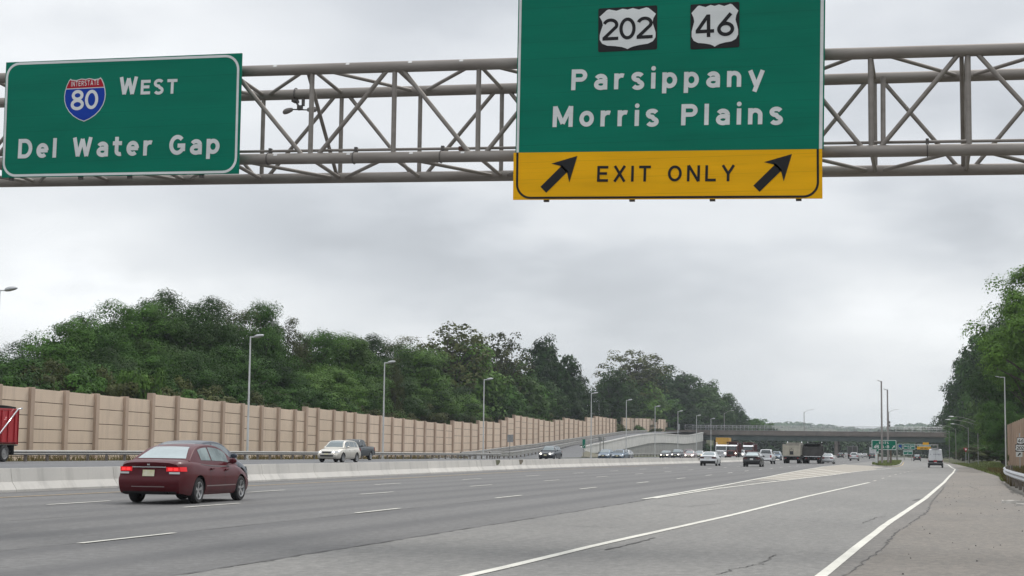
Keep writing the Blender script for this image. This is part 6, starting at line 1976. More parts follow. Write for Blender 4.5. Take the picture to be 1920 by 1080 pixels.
# yield sign among the right lamp posts
Yy = at_d(1811, 320).y; q = at_y(1811, Yy)
ys_ = empty('yield_sign', (q.x, Yy, float(gz(q.x, Yy)) + .2), label='small red and white triangular yield sign at the grassy right verge', cat='road sign')
c_ = at_y(1811, Yy, 843.5)
m = poly_mesh([(-.48, .38), (0, -.46), (.48, .38)], 0, .02, c_, UX, UZ, OUT); world_child(m.build('sign_face', M['sred']), ys_)
m = poly_mesh([(-.22, .22), (0, -.16), (.22, .22)], .02, .03, c_, UX, UZ, OUT); world_child(m.build('sign_face', M['swhite']), ys_)
m = MB(); m.tube([(q.x, Yy + .05, -.6), (q.x, Yy + .05, c_.z + .3)], .05, 6); world_child(m.build('post', M['galv']), ys_)

# sign backs and small markers before the wall and on the ramp
Xb = -50.0
p = at_x(956, Xb); e = empty('road_sign', (p.x, p.y, float(gz(p.x, p.y))), label='grey back of a small square sign on a post before the tan wall', cat='road sign')
a, b = at_y(951, p.y, 829), at_y(962.5, p.y, 815); m = MB(); m.hexa([(a.x, p.y, a.z + .25), (a.x + (b.x - a.x) * .5, p.y, a.z - .1), (b.x, p.y, a.z + .25), (b.x, p.y, a.z + .3)], [(a.x, p.y, b.z), (a.x + (b.x - a.x) * .4, p.y, b.z), (b.x, p.y, b.z), (b.x, p.y + .02, b.z)]) if False else m.box((a.x, p.y, a.z), (b.x, p.y + .02, b.z))
world_child(m.build('sign_face', M['sback']), e)
m = MB(); m.box((p.x - .04, p.y - .06, -.2), (p.x + .04, p.y - .002, b.z - .02)); world_child(m.build('post', M['galv_dull']), e)
p = at_d(1094.5, 288); e = empty('exit_marker', (p.x, p.y, float(gz(p.x, p.y))), label='narrow green exit marker sign on a post at the foot of the ramp', cat='road sign')
board(e, at_y(1091.3, p.y, 840.5), at_y(1098.2, p.y, 823), M['sgreen'], border=.05)
arrow(e, at_y(1096.8, p.y, 834), at_y(1093, p.y, 838.5), .10, .16, .04, M['swhite'], lift=.016)
m = MB(); m.box((p.x - .05, p.y + .035, -.3), (p.x + .05, p.y + .11, at_y(1094, p.y, 824).z)); world_child(m.build('post', M['galv_dull']), e)
p = at_d(1128.5, 285); e = empty('road_sign', (p.x, p.y, float(gz(p.x, p.y))), label='grey sign seen almost edge on between two posts before the retaining wall', cat='road sign')
for px in (1125.2, 1131.6):
    q = at_y(px, p.y); m = MB(); m.box((q.x - .07, p.y - .07, -.3), (q.x + .07, p.y + .07, at_y(px, p.y, 819).z)); world_child(m.build('post', M['galv_dull']), e)
a, b = at_y(1125.2, p.y, 827), at_y(1131.6, p.y, 819.5); m = MB(); m.hexa([(a.x - .3, p.y + .08, a.z), (b.x - .3, p.y + .08, a.z), (b.x - .3, p.y + .11, a.z), (a.x - .3, p.y + .11, a.z)], [(a.x - .3, p.y + .08, b.z), (b.x - .3, p.y + .08, b.z), (b.x - .3, p.y + .11, b.z), (a.x - .3, p.y + .11, b.z)])
world_child(m.build('sign_face', M['sback']), e)
p = at_d(1273, 455); e = empty('small_sign', (p.x, p.y, ramp_z(p.y)), label='small pale green sign on a thin post on top of the ramp', cat='road sign')
board(e, at_y(1271, p.y, 806), at_y(1275, p.y, 795), M['sback']); m = MB(); m.tube([(p.x, p.y + .06, ramp_z(p.y) - .3), (p.x, p.y + .06, at_y(1273, p.y, 796).z)], .05, 6); world_child(m.build('post', M['galv_dull']), e)
p = at_d(1124, 405); e = empty('utility_pole', (p.x, p.y, 4.0), label='thin pale leaning pole rising behind the far end of the tan wall', cat='pole')
m = MB(); m.tube([(p.x, p.y, 3.5), tuple(at_d(1123, 405, 752))], [.16, .10], 8); world_child(m.build('pole', M['pole']), e)
# overhead wire in front of the trees at the wall's far end
a, b = at_d(1010, 330, 779), at_d(1124, 405, 776); m = MB(); m.tube([a.lerp(b, t) - Vector((0, 0, .5 * math.sin(math.pi * t))) for t in np.linspace(0, 1, 9)], .02, 4); world_child(m.build('wire', M['truss_dark']), e)

# ------------------------------------------------------------------ grassy island with kerb
isl = [(1634.5, 869.5), (1640, 872.2), (1655, 873.6), (1672, 873.2), (1682, 871.0), (1687.5, 867.5)]
near = [at_d(px, D) for px, D in ((1633, 232), (1640, 226), (1652, 222), (1664, 222), (1674, 228), (1682, 240), (1688, 262), (1690, 300), (1692, 345))]
far_ = [at_d(px, D) for px, D in ((1684, 350), (1668, 330), (1650, 300), (1640, 262), (1634, 240))]
loop = [Vector((p.x, p.y, 0)) for p in near + far_]
def loop_inset(d):
    q = inset([(p.x, p.y) for p in loop], d); return [Vector((a, b, float(gz(a, b)))) for a, b in q]
o0, o1 = loop_inset(0.0), loop_inset(0.16)
m = MB(); n = len(o0); H = .15
m.grid([[p + Vector((0, 0, z)) for p in (L + L[:1])] for L, z in ((o0, -.1), (o0, H), (o1, H), (o1, -.1))])
tag(m.build('island_kerb', M['kerb']), kind='structure')
m = MB(); cxy = sum(o1, Vector()) / n
m.add([p + Vector((0, 0, H - .02)) for p in o1] + [cxy + Vector((0, 0, H + .25))], [(i, (i + 1) % n, n) for i in range(n)])
tag(m.build('traffic_island', M['verge'], smooth=True), kind='structure')
rows = []
for p, q in zip(loop_inset(-.35)[3:9], loop_inset(-.20)[3:9]): rows.append([p + Vector((0, 0, .016)), q + Vector((0, 0, .016))])
m = MB(); m.grid(rows); tag(m.build('road_markings_yellow', M['paint_y']), kind='structure')

# ------------------------------------------------------------------ broken concrete at the right shoulder
lbs = ['flat broken slab of pale concrete at the right shoulder, longest of the rubble', 'small pale lump of concrete rubble left of the flat slab', 'pale concrete lump at the right edge of the photo behind the flat slab']
for (px, py, sx, sy, sz), lb in zip(((1908, 945, .42, .22, .10), (1890, 944, .20, .16, .10), (1917, 949, .22, .2, .08)), lbs):
    g = G(px, py); m = MB(); n = 9
    lo = [(sx * math.cos(t) * rnd.uniform(.75, 1.1), sy * math.sin(t) * rnd.uniform(.7, 1.1)) for t in np.linspace(0, 2 * math.pi, n, endpoint=False)]
    m.add([(g.x + a, g.y + b, g.z - .02) for a, b in lo] + [(g.x + a * .85, g.y + b * .8, g.z + sz * rnd.uniform(.7, 1.1)) for a, b in lo], [tuple(range(n - 1, -1, -1)), tuple(range(n, 2 * n))] + [(i, (i + 1) % n, n + (i + 1) % n, n + i) for i in range(n)])
    tag(m.build('concrete_rubble', M['kerb']), lb, 'rubble', 'concrete rubble at the right shoulder')

# ------------------------------------------------------------------ trees
def leaf_mat(name, c, c2, warm=(0.075, 0.080, 0.018), tr=0.14, wf=0.14):
    m = bpy.data.materials.new(name); m.use_nodes = True
    nt = m.node_tree; b = nt.nodes['Principled BSDF']; out = nt.nodes['Material Output']
    b.inputs['Roughness'].default_value = 0.6; b.inputs['Specular IOR Level'].default_value = 0.08
    f = noise(nt, 0.55, 3); f2 = noise(nt, 1.6, 2)
    oi = nt.nodes.new('ShaderNodeObjectInfo')
    a = mixc(nt, ramp(nt, f, 0.36, 0.64, 0, 1), tuple(x * 0.72 for x in c), tuple(x * 1.18 for x in c2))
    a = mixc(nt, ramp(nt, f2, 0.5, 0.8, 0, 0.45), a, tuple(x * 1.5 for x in c2))
    a = mixc(nt, mth(nt, 'MULTIPLY', oi.outputs['Random'], wf), a, warm)
    vm = nt.nodes.new('ShaderNodeVectorMath'); vm.operation = 'SCALE'; nt.links.new(a, vm.inputs[0])   # each tree its own leaf tone
    nt.links.new(mth(nt, 'ADD', mth(nt, 'MULTIPLY', oi.outputs['Random'], 0.75), 0.62), vm.inputs['Scale']); a = vm.outputs[0]
    nt.links.new(a, b.inputs['Base Color'])
    t = nt.nodes.new('ShaderNodeBsdfTranslucent'); nt.links.new(a, t.inputs['Color'])
    mx = nt.nodes.new('ShaderNodeMixShader'); mx.inputs[0].default_value = tr
    nt.links.new(b.outputs[0], mx.inputs[1]); nt.links.new(t.outputs[0], mx.inputs[2]); nt.links.new(mx.outputs[0], out.inputs['Surface'])
    return m


M['leaf_dark'] = leaf_mat('leaves_dark_green', (0.019, 0.050, 0.010), (0.030, 0.076, 0.014))
M['leaf_mid'] = leaf_mat('leaves_mid_green', (0.030, 0.084, 0.013), (0.048, 0.120, 0.019))
M['leaf_light'] = leaf_mat('leaves_light_green', (0.062, 0.135, 0.022), (0.092, 0.18, 0.032))
M['leaf_olive'] = leaf_mat('leaves_olive', (0.048, 0.062, 0.018), (0.068, 0.082, 0.025), (0.08, 0.065, 0.025))
M['bark'] = pm('tree_bark', (0.06, 0.05, 0.042), 0.95, var=0.3, scale=3)


def leaf_quads(P, Nn, size, rng):
    """leaf faces at points P, roughly square to normals Nn"""
    n = len(P)
    r = rng.normal(size=(n, 3)); t = np.cross(Nn, r); t /= np.linalg.norm(t, axis=1, keepdims=True) + 1e-9
    b = np.cross(Nn, t)
    s = size * rng.uniform(0.6, 1.25, (n, 1)); a = s * 0.5; c = s * rng.uniform(0.28, 0.5, (n, 1))
    V = np.stack([P - t * a, P - b * c + t * a * 0.1, P + t * a, P + b * c + t * a * 0.1], 1).reshape(-1, 3)
    return V


def mesh_from_quads(name, V, mat):
    n = len(V) // 4
    me = bpy.data.meshes.new(name)
    me.vertices.add(len(V)); me.vertices.foreach_set('co', V.astype(np.float32).ravel())
    me.loops.add(4 * n); me.loops.foreach_set('vertex_index', np.arange(4 * n, dtype=np.int32))
    me.polygons.add(n); me.polygons.foreach_set('loop_start', np.arange(0, 4 * n, 4, dtype=np.int32)); me.polygons.foreach_set('loop_total', np.full(n, 4, dtype=np.int32))
    me.update(calc_edges=True); me.validate()
    me.materials.append(mat)
    return me


def crown(seed, H, R, base, nclump, nleaf, leaf, shape=1.0, airy=0.0, flat=0.6, cs=1.0):
    """clumps of leaves spread through an uneven crown; returns vertices, clump centres"""
    rng = np.random.default_rng(seed)
    lob = rng.normal(size=(7, 3)); lob /= np.linalg.norm(lob, axis=1, keepdims=True); lw = rng.uniform(-0.16, 0.22, 7)
    Vs = []; C = []
    hz = (H - base) / 2; zc = base + hz
    k = 0
    while k < nclump:
        d = rng.normal(size=3); d /= np.linalg.norm(d)
        rad = rng.uniform(0.22, 1.0) ** 0.5 * 0.94
        bumpy = 1 + sum(w * max(0, d @ l) ** 3 for w, l in zip(lw, lob))
        z = d[2] * hz * rad * bumpy
        prof = 1.0 if d[2] > 0 else 1.0 + 0.10 * shape
        bumpy = min(bumpy, 1.08 / rad)
        c = np.array([d[0] * R * rad * bumpy * prof, d[1] * R * rad * bumpy * prof, zc + z])
        if c[2] > H or c[2] < base * 0.7: continue
        cr = rng.uniform(0.11, 0.20) * (R + hz) * 0.66 * (1 - 0.45 * airy) * cs
        C.append(c); k += 1
        n = int(nleaf * rng.uniform(0.7, 1.3))
        q = rng.normal(size=(n, 3)); q /= np.linalg.norm(q, axis=1, keepdims=True)
        q[:, 2] = np.where(q[:, 2] < -0.35, -q[:, 2], q[:, 2])
        rr = rng.uniform(0.35, 1.0, (n, 1)) ** 0.5 * rng.uniform(0.9, 1.2, (n, 1))
        P = c + q * rr * cr * np.array([1.05, 1.05, flat + 0.32])
        out = (P - np.array([0, 0, zc - hz * 0.3])); out /= np.linalg.norm(out, axis=1, keepdims=True)
        Nn = q * 1.0 + out * 0.40 + np.array([0, 0, 0.32]) + rng.normal(size=(n, 3)) * 0.30
        Nn /= np.linalg.norm(Nn, axis=1, keepdims=True)
        Vs.append(leaf_quads(P, Nn, leaf, rng))
    # darker inside: larger leaves near the limbs
    n = int(nclump * nleaf * 0.12 * (1 - airy))
    if n:
        d = rng.normal(size=(n, 3)); d /= np.linalg.norm(d, axis=1, keepdims=True)
        P = d * rng.uniform(0, 0.72, (n, 1)) * np.array([R, R, hz]) + np.array([0, 0, zc - hz * 0.05])
        Vs.append(leaf_quads(P, rng.normal(size=(n, 3)) + d, leaf * 1.9, rng))
    V = np.concatenate(Vs); C = np.array(C)
    k = np.array([R / np.quantile(np.abs(V[:, 0]), .985), R / np.quantile(np.abs(V[:, 1]), .985), (H - zc) / (np.quantile(V[:, 2], .998) - zc)])
    return (V - [0, 0, zc]) * k + [0, 0, zc], (C - [0, 0, zc]) * k + [0, 0, zc]


def trunk_mesh(seed, H, base, C, r0, nl=22):
    rng = random.Random(seed); m = MB()
    top = H * 0.78
    pts = [Vector((0, 0, -0.6))]; n = 7
    for i in range(1, n + 1):
        pts.append(Vector((rng.uniform(-.12, .12) * i * .35, rng.uniform(-.12, .12) * i * .35, top * i / n)))
    rs = [r0 * (1.25 if i == 0 else 1 - 0.82 * i / n) for i in range(n + 1)]
    m.tube(pts, rs, 8)
    pick = sorted(range(len(C)), key=lambda i: rng.random())[:nl]
    for i in pick:
        c = Vector(C[i]); zz = max(base * 0.55, min(top * 0.9, c.z * 0.62))
        t = zz / top * n; k = min(int(t), n - 1); a = pts[k].lerp(pts[k + 1], t - k) if k + 1 <= n else pts[-1]
        ra = max(0.05, r0 * (1 - 0.8 * zz / top) * 0.55)
        mid = a.lerp(c, 0.5) + Vector((rng.uniform(-.3, .3), rng.uniform(-.3, .3), rng.uniform(-.2, .5)))
        m.tube([a, mid, c], [ra, ra * 0.6, 0.03], 6)
    return m


PROTO = {}
def proto(key, mat, seed, H, R, base, nclump, nleaf, leaf, name='tree', **kw):
    V, C = crown(seed, H, R, base, nclump, int(nleaf * 1.75), leaf * 0.76, **kw)
    e = empty(name, (0, -400, -60), label='x', cat='tree' if name == 'tree' else 'shrub')
    tm = trunk_mesh(seed, H, base, C, 0.026 * H if name == 'tree' else 0.05, 60 if kw.get('airy') else 24)
    t = tm.build('trunk' if name == 'tree' else 'stem', M['bark'], e, smooth=True)
    me = mesh_from_quads('crown' if name == 'tree' else 'foliage', V, M[mat])
    c = bpy.data.objects.new(me.name.split('.')[0], me); col.objects.link(c); c.parent = e
    PROTO[key] = (e, H, R)
    return e


proto('oak', 'leaf_dark', 11, 16, 6.2, 2.6, 84, 270, 0.29, cs=1.28)
proto('oak2', 'leaf_mid', 12, 16, 5.6, 2.2, 78, 270, 0.28, cs=1.28)
proto('ash', 'leaf_mid', 13, 16, 4.6, 2.0, 74, 240, 0.27, flat=0.5, cs=1.26)
proto('round', 'leaf_dark', 14, 15, 6.6, 1.6, 90, 280, 0.30, cs=1.28)
proto('airy', 'leaf_olive', 15, 16, 4.8, 2.6, 190, 62, 0.25, airy=0.6)
proto('locust', 'leaf_light', 16, 14, 5.0, 1.5, 80, 260, 0.27, flat=0.45, cs=1.28)
proto('maple', 'leaf_light', 17, 16, 5.2, 6.4, 100, 190, 0.26)
proto('oakh', 'leaf_dark', 18, 16, 5.2, 6.4, 110, 180, 0.28)
proto('bush', 'leaf_olive', 21, 5, 3.2, 0.3, 40, 120, 0.26, name='shrub')
proto('bush2', 'leaf_mid', 22, 5, 3.0, 0.3, 40, 120, 0.26, name='shrub')
proto('bush3', 'leaf_light', 23, 5, 2.8, 0.3, 40, 120, 0.24, name='shrub')
for k_, m_, sd_, h_, r_, b_, n_ in (('oak', 'leaf_dark', 31, 16, 6.2, 2.6, 130), ('oak2', 'leaf_mid', 32, 16, 5.6, 2.2, 120), ('round', 'leaf_dark', 34, 15, 6.6, 1.6, 140), ('locust', 'leaf_light', 36, 14, 5.0, 1.5, 120), ('airy', 'leaf_olive', 35, 16, 4.8, 2.6, 150)):
    proto(k_ + '_far', m_, sd_, h_, r_, b_, n_, 44 if k_ != 'airy' else 24, 0.62 if k_ != 'airy' else 0.5, airy=0.6 if k_ == 'airy' else 0.0)
_used = set()


def base_z(x, y): return float(gz(x, y) + hill(x, y))


def plant(kind, px, D, top, r, label, group=None, xy=None, zb=None):
    """a tree whose trunk stands at depth D below photo column px and whose top reaches row top"""
    if D > 270 and kind + '_far' in PROTO: kind = kind + '_far'
    e, H, R = PROTO[kind]
    if callable(px): px = px(D)
    p = at_d(px, D)
    if px < 1150 and D < 520:                      # keep the crown clear of the wall
        while p.y < posts[-1][0].y and p.x > wall_x(p.y) - 1.15 * r - 0.6:
            D += 1.0; p = at_d(px, D)
    x, y = p.x, p.y
    zb_ = base_z(x, y) if zb is None else zb
    zt = at_d(px, D, top).z
    h = max(1.5, zt - zb_)
    rz = rnd.uniform(0, 6.28)
    sc = (r / R, r / R, h / H)
    if kind not in _used:
        _used.add(kind); e.location = (x, y, zb_); e.rotation_euler = (0, 0, rz); e.scale = sc; o = e
        KIDS[e.name] = [(c, []) for c in bpy.data.objects if c.parent == e]
    else:
        o = fast_copy(e, (x, y, zb_), rz, sc)
    o['label'] = label
    if group: o['group'] = group
    elif 'group' in o: del o['group']
    return o


def DW(px): return float(np.interp(px, [-60, 0, 250, 560, 860, 985, 1150], [111, 114, 130, 166, 239, 298, 399]))


# skyline trees behind the tan wall, left to right
SKY = [
    ('ash', -20, 30, 652, 5.0, 'dark tree at the left edge of the photo behind the tan wall'),
    ('oak2', 52, 34, 640, 4.6, 'mid green tree behind the first wall panels at the left'),
    ('ash', 112, 30, 594, 4.2, 'slim pointed tree rising left of the big tree group'),
    ('ash', 172, 34, 588, 3.8, 'yellowish green tree at the left shoulder of the big tree group'),
    ('oak2', 222, 36, 562, 5.0, 'left crown of the big tree group behind the wall'),
    ('oak', 293, 36, 545, 5.4, 'highest crown of the big tree group above the stepped wall'),
    ('oak', 372, 34, 557, 5.4, 'broad dark crown right of the highest tree'),
    ('airy', 428, 40, 566, 4.4, 'thin crown with sky showing through beside the tall lamp post'),
    ('oak2', 486, 32, 563, 4.2, 'rounded crown at the right end of the big tree group, above the lamp post'),
    ('airy', 530, 36, 594, 3.6, 'open crowned tree sloping down right of the big tree group'),
    ('oak2', 578, 34, 622, 4.6, 'lower tree between the big group and the second lamp post'),
    ('locust', 632, 28, 622, 6.0, 'bright green leafy tree left of the second lamp post'),
    ('oak', 692, 36, 628, 5.6, 'dark tree top just left of the second lamp post'),
    ('airy', 742, 44, 630, 5.6, 'open tree top just right of the second lamp post'),
    ('locust', 782, 26, 650, 7.0, 'wide bright green tree right of the second lamp post'),
    ('airy', 838, 50, 607, 7.0, 'tall airy tree with thin twigs at the top of the middle group'),
    ('locust', 872, 30, 640, 7.0, 'bright green tree behind the third lamp post'),
    ('airy', 930, 52, 622, 6.6, 'twiggy tree top right of the tall airy tree'),
    ('locust', 960, 26, 678, 6.6, 'green tree sloping down before the dark domed tree'),
    ('round', 1030, 44, 630, 7.2, 'large dark domed tree at the right end of the middle group'),
    ('round', 1073, 40, 694, 4.8, 'dark lower tree filling the right side of the domed tree'),
]
g_s = 'trees along the skyline behind the tan wall'
for kind, px, dd, top, r, lb in SKY:
    plant(kind, px, DW(px) + dd, top, r, lb, g_s)
FARL = [
    ('oak', 1147, 440, 690, 6.4, 'dark tree above the far end of the tan wall'), ('airy', 1188, 500, 657, 11.0, 'highest airy crown of the far tree group above the ramp'),
    ('locust', 1200, 498, 712, 8.0, 'lighter green tree on the slope above the retaining wall'), ('oak', 1160, 462, 720, 6.4, 'dark low crown standing before the airy far crown'),
    ('oak', 1246, 552, 682, 10.5, 'broad far crown right of the airy one'), ('round', 1295, 580, 704, 11.0, 'dark rounded far tree above the retaining wall end'),
    ('round', 1340, 595, 714, 8.0, 'dark far tree behind the first bridge lamp post'), ('oak', 1364, 625, 746, 6.0, 'far tree at the right slope of the group behind the bridge'),
    ('oak2', 1388, 650, 770, 5.0, 'small far tree ending the group behind the bridge'), ('oak2', 1228, 528, 738, 8.0, 'mid green tree close above the pale parapet'),
    ('round', 1270, 556, 742, 8.5, 'dark tree hanging over the distant second tan wall'), ('round', 1315, 590, 752, 9.0, 'dark low tree behind the bridge end'), ('oak', 1350, 605, 765, 7.0, 'dark low tree just behind the bridge fence'),
    ('oak2', 1420, 680, 785, 7.0, 'tiny far tree beyond the bridge left of the misty hills'),
]
g_f = 'trees on the slope above the ramp'
for kind, px, D, top, r, lb in FARL:
    plant(kind, px, D, top, r, lb, g_f)
# packed mid height trees between, alike and overlapping
g_m = 'mid height trees packed behind the tan wall'
lb_m = 'one of the mid height green trees packed in the thicket behind the tan wall'
for i, px in enumerate(np.linspace(-30, 1080, 34)):
    sky = float(np.interp(px, [-30, 50, 150, 290, 480, 560, 640, 840, 1030, 1090], [665, 655, 610, 560, 580, 640, 640, 640, 645, 700]))
    wtop = wi(TOP, px)
    top = sky + (wtop - sky) * rnd.uniform(0.34, 0.62)
    kind = rnd.choice(['oak', 'oak2', 'round', 'oak', 'ash']) if px < 560 else rnd.choice(['oak2', 'round', 'locust', 'oak', 'oak2'])
    plant(kind, px, DW(px) + rnd.uniform(20, 32), top, rnd.uniform(4.0, 5.6) * (1 + 0.25 * (px > 700)), lb_m, g_m)
# shrubs close behind the wall
g_b = 'shrubs just behind the tan wall'
lb_b = 'one of the dull olive shrubs just behind the tan wall'
for i, px in enumerate(np.linspace(-20, 1010, 40)):
    wtop = wi(TOP, px)
    if 225 < px < 265: continue
    top = wtop - rnd.uniform(14, 62) * (1 - px / 1800)
    plant(rnd.choice(['bush', 'bush', 'bush2']) , px, DW(px) + rnd.uniform(7, 14), top, rnd.uniform(2.2, 3.4) * (1 + px / 2400), lb_b, g_b)
plant('bush3', 250, DW(250) + 8, 690, 2.7, 'bright green bush standing just behind the wall below the big tree group', None)
plant('airy', 735, DW(735) + 12, 672, 1.6, 'thin grey twiggy dead tree beside the second lamp post', None)
# weedy growth on the slope above the ramp
for px, D, top, r, k, lb in ((1166, 425, 794, 4, 'bush', 'brownish shrub right after the end of the tan wall'), (1190, 462, 797, 4.5, 'bush2', 'green shrub on the slope below the second tan wall'), (1216, 490, 797, 4.5, 'bush', 'olive shrub in the middle of the slope below the second tan wall'), (1246, 520, 799, 4.5, 'bush2', 'green shrub at the right end of the slope below the second tan wall'), (1326, 500, 832, 3.0, 'bush2', 'shrub on the bank between the retaining wall and the bridge opening')):
    plant(k, px, D, top, r, lb, 'shrubs on the slope above the ramp', zb=None)

# right hand trees
def atX(X): return lambda D: 960 + FPX * (X + D * math.sin(PSI)) / math.cos(PSI) / D


RT = [
    ('maple', atX(10.0), 150, 500, 5.6, 'light green tree reaching over the right edge of the photo, nearest of all'), ('maple', atX(10.0), 182, 585, 5.0, 'light green tree overhanging the right tan wall'),
    ('round', 1906, 220, 592, 5.6, 'tall dark tree behind the light green one at the right'), ('oak', 1882, 325, 600, 7.4, 'tall dark tree in the middle of the right group'), ('oak2', 1858, 376, 624, 7.4, 'dark tree with stepped outline left of the tallest right tree'),
    ('round', 1834, 410, 652, 7.0, 'dark broad tree near the left side of the right group'), ('oak', 1812, 460, 690, 7.2, 'dark tree forming the left edge of the right group against the sky'), ('oak', 1798, 510, 745, 6.2, 'lower dark tree leaning over the bridge end at the right'),
    ('locust', 1880, 236, 690, 3.5, 'lighter green mid height tree before the dark right trees'), ('oak2', 1884, 212, 752, 2.8, 'low green tree behind the tall pale lamp post'), ('locust', 1852, 352, 735, 5.0, 'low green tree behind the double arm lamp post'),
    ('oakh', atX(13.5), 195, 610, 5.6, 'dark tree filling the space above the right tan wall'), ('oak2', 1806, 430, 780, 5.0, 'low dark tree behind the nearest right lamp post'), ('oakh', atX(15), 165, 530, 5.5, 'dark tree at the right edge behind the light green one'),
    ('round', 1790, 560, 770, 7.0, 'far dark tree beyond the right end of the bridge'), ('oak2', 1826, 396, 800, 4.5, 'bushy green tree at the foot of the right group'),
]
for kind, px, D, top, r, lb in RT:
    plant(kind, px, D, top, r, lb, 'trees along the right side')
g_rs = 'shrubs at the foot of the right trees'
for i in range(22):
    D = 175 + i * 15; px = 0
    X = rnd.uniform(7.6, 10.0) if D > 210 else rnd.uniform(9.5, 11)
    if D > 330: X = rnd.uniform(6.0, 9.0)
    if D > 420: X = rnd.uniform(4.5, 8.0)
    y = (D + X * math.sin(PSI)) / math.cos(PSI)
    px = proj((X, y, 1.0))[0]
    plant(rnd.choice(['bush2', 'bush2', 'bush']), px, D, hor(px) - rnd.uniform(8, 34) * 200 / D, rnd.uniform(2.2, 3.2), 'one of the green shrubs lining the foot of the right trees', g_rs)
for k, (e, H, R) in PROTO.items():
    if k not in _used: print('unused', k)

# ------------------------------------------------------------------ far woods and hills beyond the bridge
rng = np.random.default_rng(5)
def wood(name, label_kind, n, pxr, Dr, ytop, size, mat, zlow=-1.0, clump=60):
    Vs = []
    for k in range(n // clump):
        px = rng.uniform(*pxr); D = rng.uniform(*Dr)
        p = at_d(px, D); zt = at_d(px, D, float(ytop(px)) + rng.uniform(0, 6)).z
        z = max(zlow, zt - abs(rng.normal()) * (zt - zlow) * 0.45)
        q = rng.normal(size=(clump, 3)); q /= np.linalg.norm(q, axis=1, keepdims=True); q[:, 2] = abs(q[:, 2])
        P = np.array([p.x, p.y, z - size * 1.5]) + q * np.array([size * 3.2, size * 3.2, size * 2.2]) * rng.uniform(.6, 1.1, (clump, 1))
        Vs.append(leaf_quads(P, q + np.array([0, 0, .6]) + rng.normal(size=(clump, 3)) * .35, size * 1.1, rng))
    me = mesh_from_quads(name, np.concatenate(Vs), M[mat]); o = bpy.data.objects.new(name, me); col.objects.link(o); o['kind'] = 'stuff'
    return o
wood('far_wood', 0, 42000, (1330, 1860), (640, 900), lambda px: np.interp(px, [1330, 1420, 1500, 1600, 1680, 1760, 1860], [780, 800, 815, 812, 805, 800, 760]), 1.5, 'leaf_dark', -2.0)
m = MB(); rows = []
HS = 2.1
for D in (1050, 1200, 1450, 1800, 2300):
    r = []
    for px in np.linspace(1250, 1990, 60):
        p = at_d(px, D * HS); f = {1050: 0.0, 1200: .55, 1450: 1.0, 1800: .75, 2300: .2}[D]
        yt = np.interp(px, [1250, 1400, 1440, 1490, 1540, 1600, 1640, 1690, 1730, 1780, 1990], [786, 791, 789, 791.5, 795, 801, 804, 797, 794, 797, 792]) 
        z = at_d(px, 1450 * HS, float(yt) + 4).z
        r.append((p.x, p.y, -3 + (z + 3) * f))
    rows.append(r)
m.grid(rows); tag(m.build('hills', M['grassland'], smooth=True), kind='structure')
hv = []
for k in range(900):
    px = rng.uniform(1260, 1980); f = rng.uniform(0.25, 1.0); D = (1100 + 350 * f) * HS
    p = at_d(px, D); yt = np.interp(px, [1250, 1400, 1440, 1490, 1540, 1600, 1640, 1690, 1730, 1780, 1990], [786, 791, 789, 791.5, 795, 801, 804, 797, 794, 797, 792]) + 5
    z = -3 + (at_d(px, 1450 * HS, float(yt)).z + 3) * (f if f > .5 else f)
    n = 46; q = rng.normal(size=(n, 3)); q /= np.linalg.norm(q, axis=1, keepdims=True); q[:, 2] = abs(q[:, 2])
    P = np.array([p.x, p.y, z - 1.0]) + q * np.array([12, 12, 8.0]) * rng.uniform(.7, 1.1)
    hv.append(leaf_quads(P, q + np.array([0, 0, .5]) + rng.normal(size=(n, 3)) * .3, 5.6, rng))
me = mesh_from_quads('hill_wood', np.concatenate(hv), M['leaf_mid']); o = bpy.data.objects.new('hill_wood', me); col.objects.link(o); o['kind'] = 'stuff'

# ------------------------------------------------------------------ small litter on the shoulder
m = MB(); g = np.random.default_rng(31)
for k in range(110):
    y = 16 + 75 * g.random() ** 1.3; x = crack_x(y) + 0.15 + g.random() * (sh_x(y) - crack_x(y) - .2); s_ = g.uniform(.006, .019)
    c_ = Vector((x, y, float(gz(x, y)) + .012)); a_ = g.uniform(0, 3.1)
    m.hexa([c_ + Vector((s_ * math.cos(a_ + t), s_ * g.uniform(.5, 1) * math.sin(a_ + t), -.01)) for t in (0, 1.57, 3.14, 4.71)], [c_ + Vector((.6 * s_ * math.cos(a_ + t), .6 * s_ * math.sin(a_ + t), s_ * .7)) for t in (0, 1.57, 3.14, 4.71)])
tag(m.build('gravel_litter', M['seal']), kind='stuff')

# ------------------------------------------------------------------ grass and weeds
def blades(name, pts, h, w, mat, seed):
    g = np.random.default_rng(seed); P = np.array(pts); n = len(P)
    a = g.uniform(0, 6.28, n); t = np.stack([np.cos(a), np.sin(a), np.zeros(n)], 1) * w * g.uniform(.6, 1.4, (n, 1))
    up = np.stack([g.normal(0, .35, n), g.normal(0, .35, n), np.ones(n)], 1) * (h * g.uniform(.4, 1.3, (n, 1)))
    V = np.stack([P - t, P + t, P + t * .25 + up, P - t * .25 + up], 1).reshape(-1, 3)
    me = mesh_from_quads(name, V, mat); o = bpy.data.objects.new(name, me); col.objects.link(o); o['kind'] = 'stuff'; return o


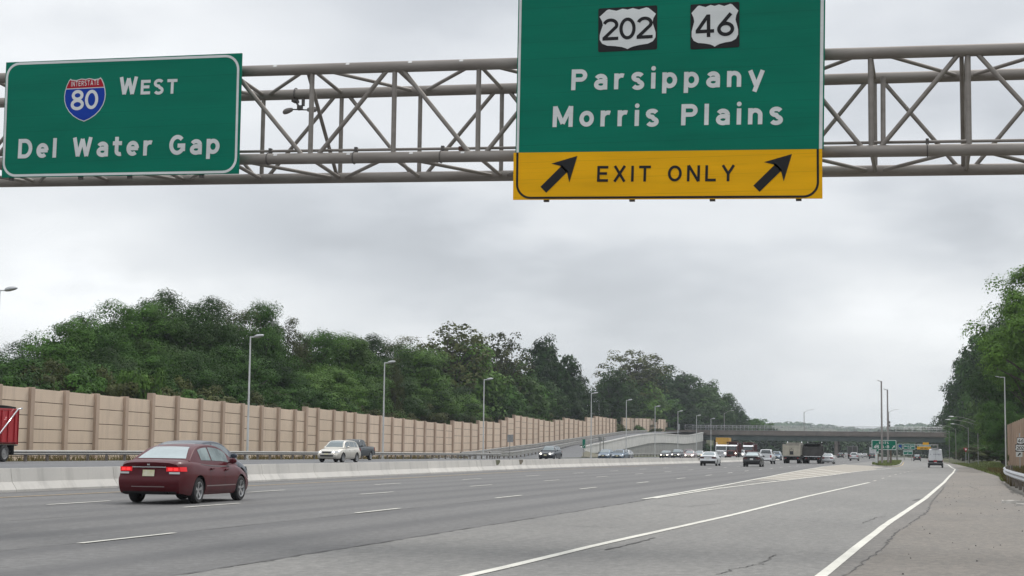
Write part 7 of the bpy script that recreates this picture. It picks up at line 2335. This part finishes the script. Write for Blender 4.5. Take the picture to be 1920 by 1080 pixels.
M['grass_g'] = leaf_mat('grass_blades', (0.085, 0.125, 0.035), (0.13, 0.16, 0.05), (0.2, 0.18, 0.08))
M['grass_d'] = leaf_mat('dry_weeds', (0.16, 0.12, 0.05), (0.11, 0.10, 0.04), (0.16, 0.07, 0.03))
pts = []
g = np.random.default_rng(9)
while len(pts) < 15000:
    y = 92 + 250 * g.random() ** 1.6; x = sh_x(y) - 0.1 + g.random() * 6.5
    pts.append((x, y, float(gz(x, y) + hill(x, y)) - .03))
blades('grass', pts, .22, .05, M['grass_g'], 1)
pts = []
pl = [(p.x, p.y) for p in o1]
def inside(x, y):
    c = False; n_ = len(pl)
    for i in range(n_):
        (x0, y0), (x1, y1) = pl[i], pl[i - 1]
        if (y0 > y) != (y1 > y) and x < (x1 - x0) * (y - y0) / (y1 - y0) + x0: c = not c
    return c
_bx = [min(p[0] for p in pl), max(p[0] for p in pl), min(p[1] for p in pl), max(p[1] for p in pl)]
while len(pts) < 5000:
    x, y = g.uniform(_bx[0], _bx[1]), g.uniform(_bx[2], _bx[3])
    if inside(x, y): pts.append((x, y, float(gz(x, y)) + .12))
blades('island_grass', pts, .30, .06, M['grass_g'], 2)
pts = []
while len(pts) < 9000:
    y = 44 + 105 * g.random(); x = sh_x(y) + .15 + abs(g.normal()) * 2.2 + (0 if y > 78 else .6)
    if g.random() < .5 + .5 * math.sin(y * .9 + x * 2): pts.append((x, y, float(gz(x, y) + hill(x, y)) - .05))
blades('weeds', pts, .42, .035, M['grass_d'], 3)
pts = []
while len(pts) < 2600:
    y = 90 + 110 * g.random(); x = -58.5 + g.normal() * 1.0
    pts.append((x, y, float(gz(x, y)) - .03))
blades('weeds', pts, .35, .05, M['grass_d'], 4)

# ------------------------------------------------------------------ air between us and the hills
m = MB(); m.box((-3000, -120, -8), (3000, 5600, 110))
hz_ = bpy.data.materials.new('haze'); hz_.use_nodes = True
nt = hz_.node_tree; nt.nodes.clear()
vo = nt.nodes.new('ShaderNodeVolumePrincipled'); vo.inputs['Color'].default_value = (0.80, 0.87, 0.95, 1); vo.inputs['Density'].default_value = 0.00013
vo.inputs['Anisotropy'].default_value = 0.2
mo = nt.nodes.new('ShaderNodeOutputMaterial'); nt.links.new(vo.outputs[0], mo.inputs['Volume'])
o = m.build('haze', hz_); o['kind'] = 'stuff'; o.display_type = 'WIRE'
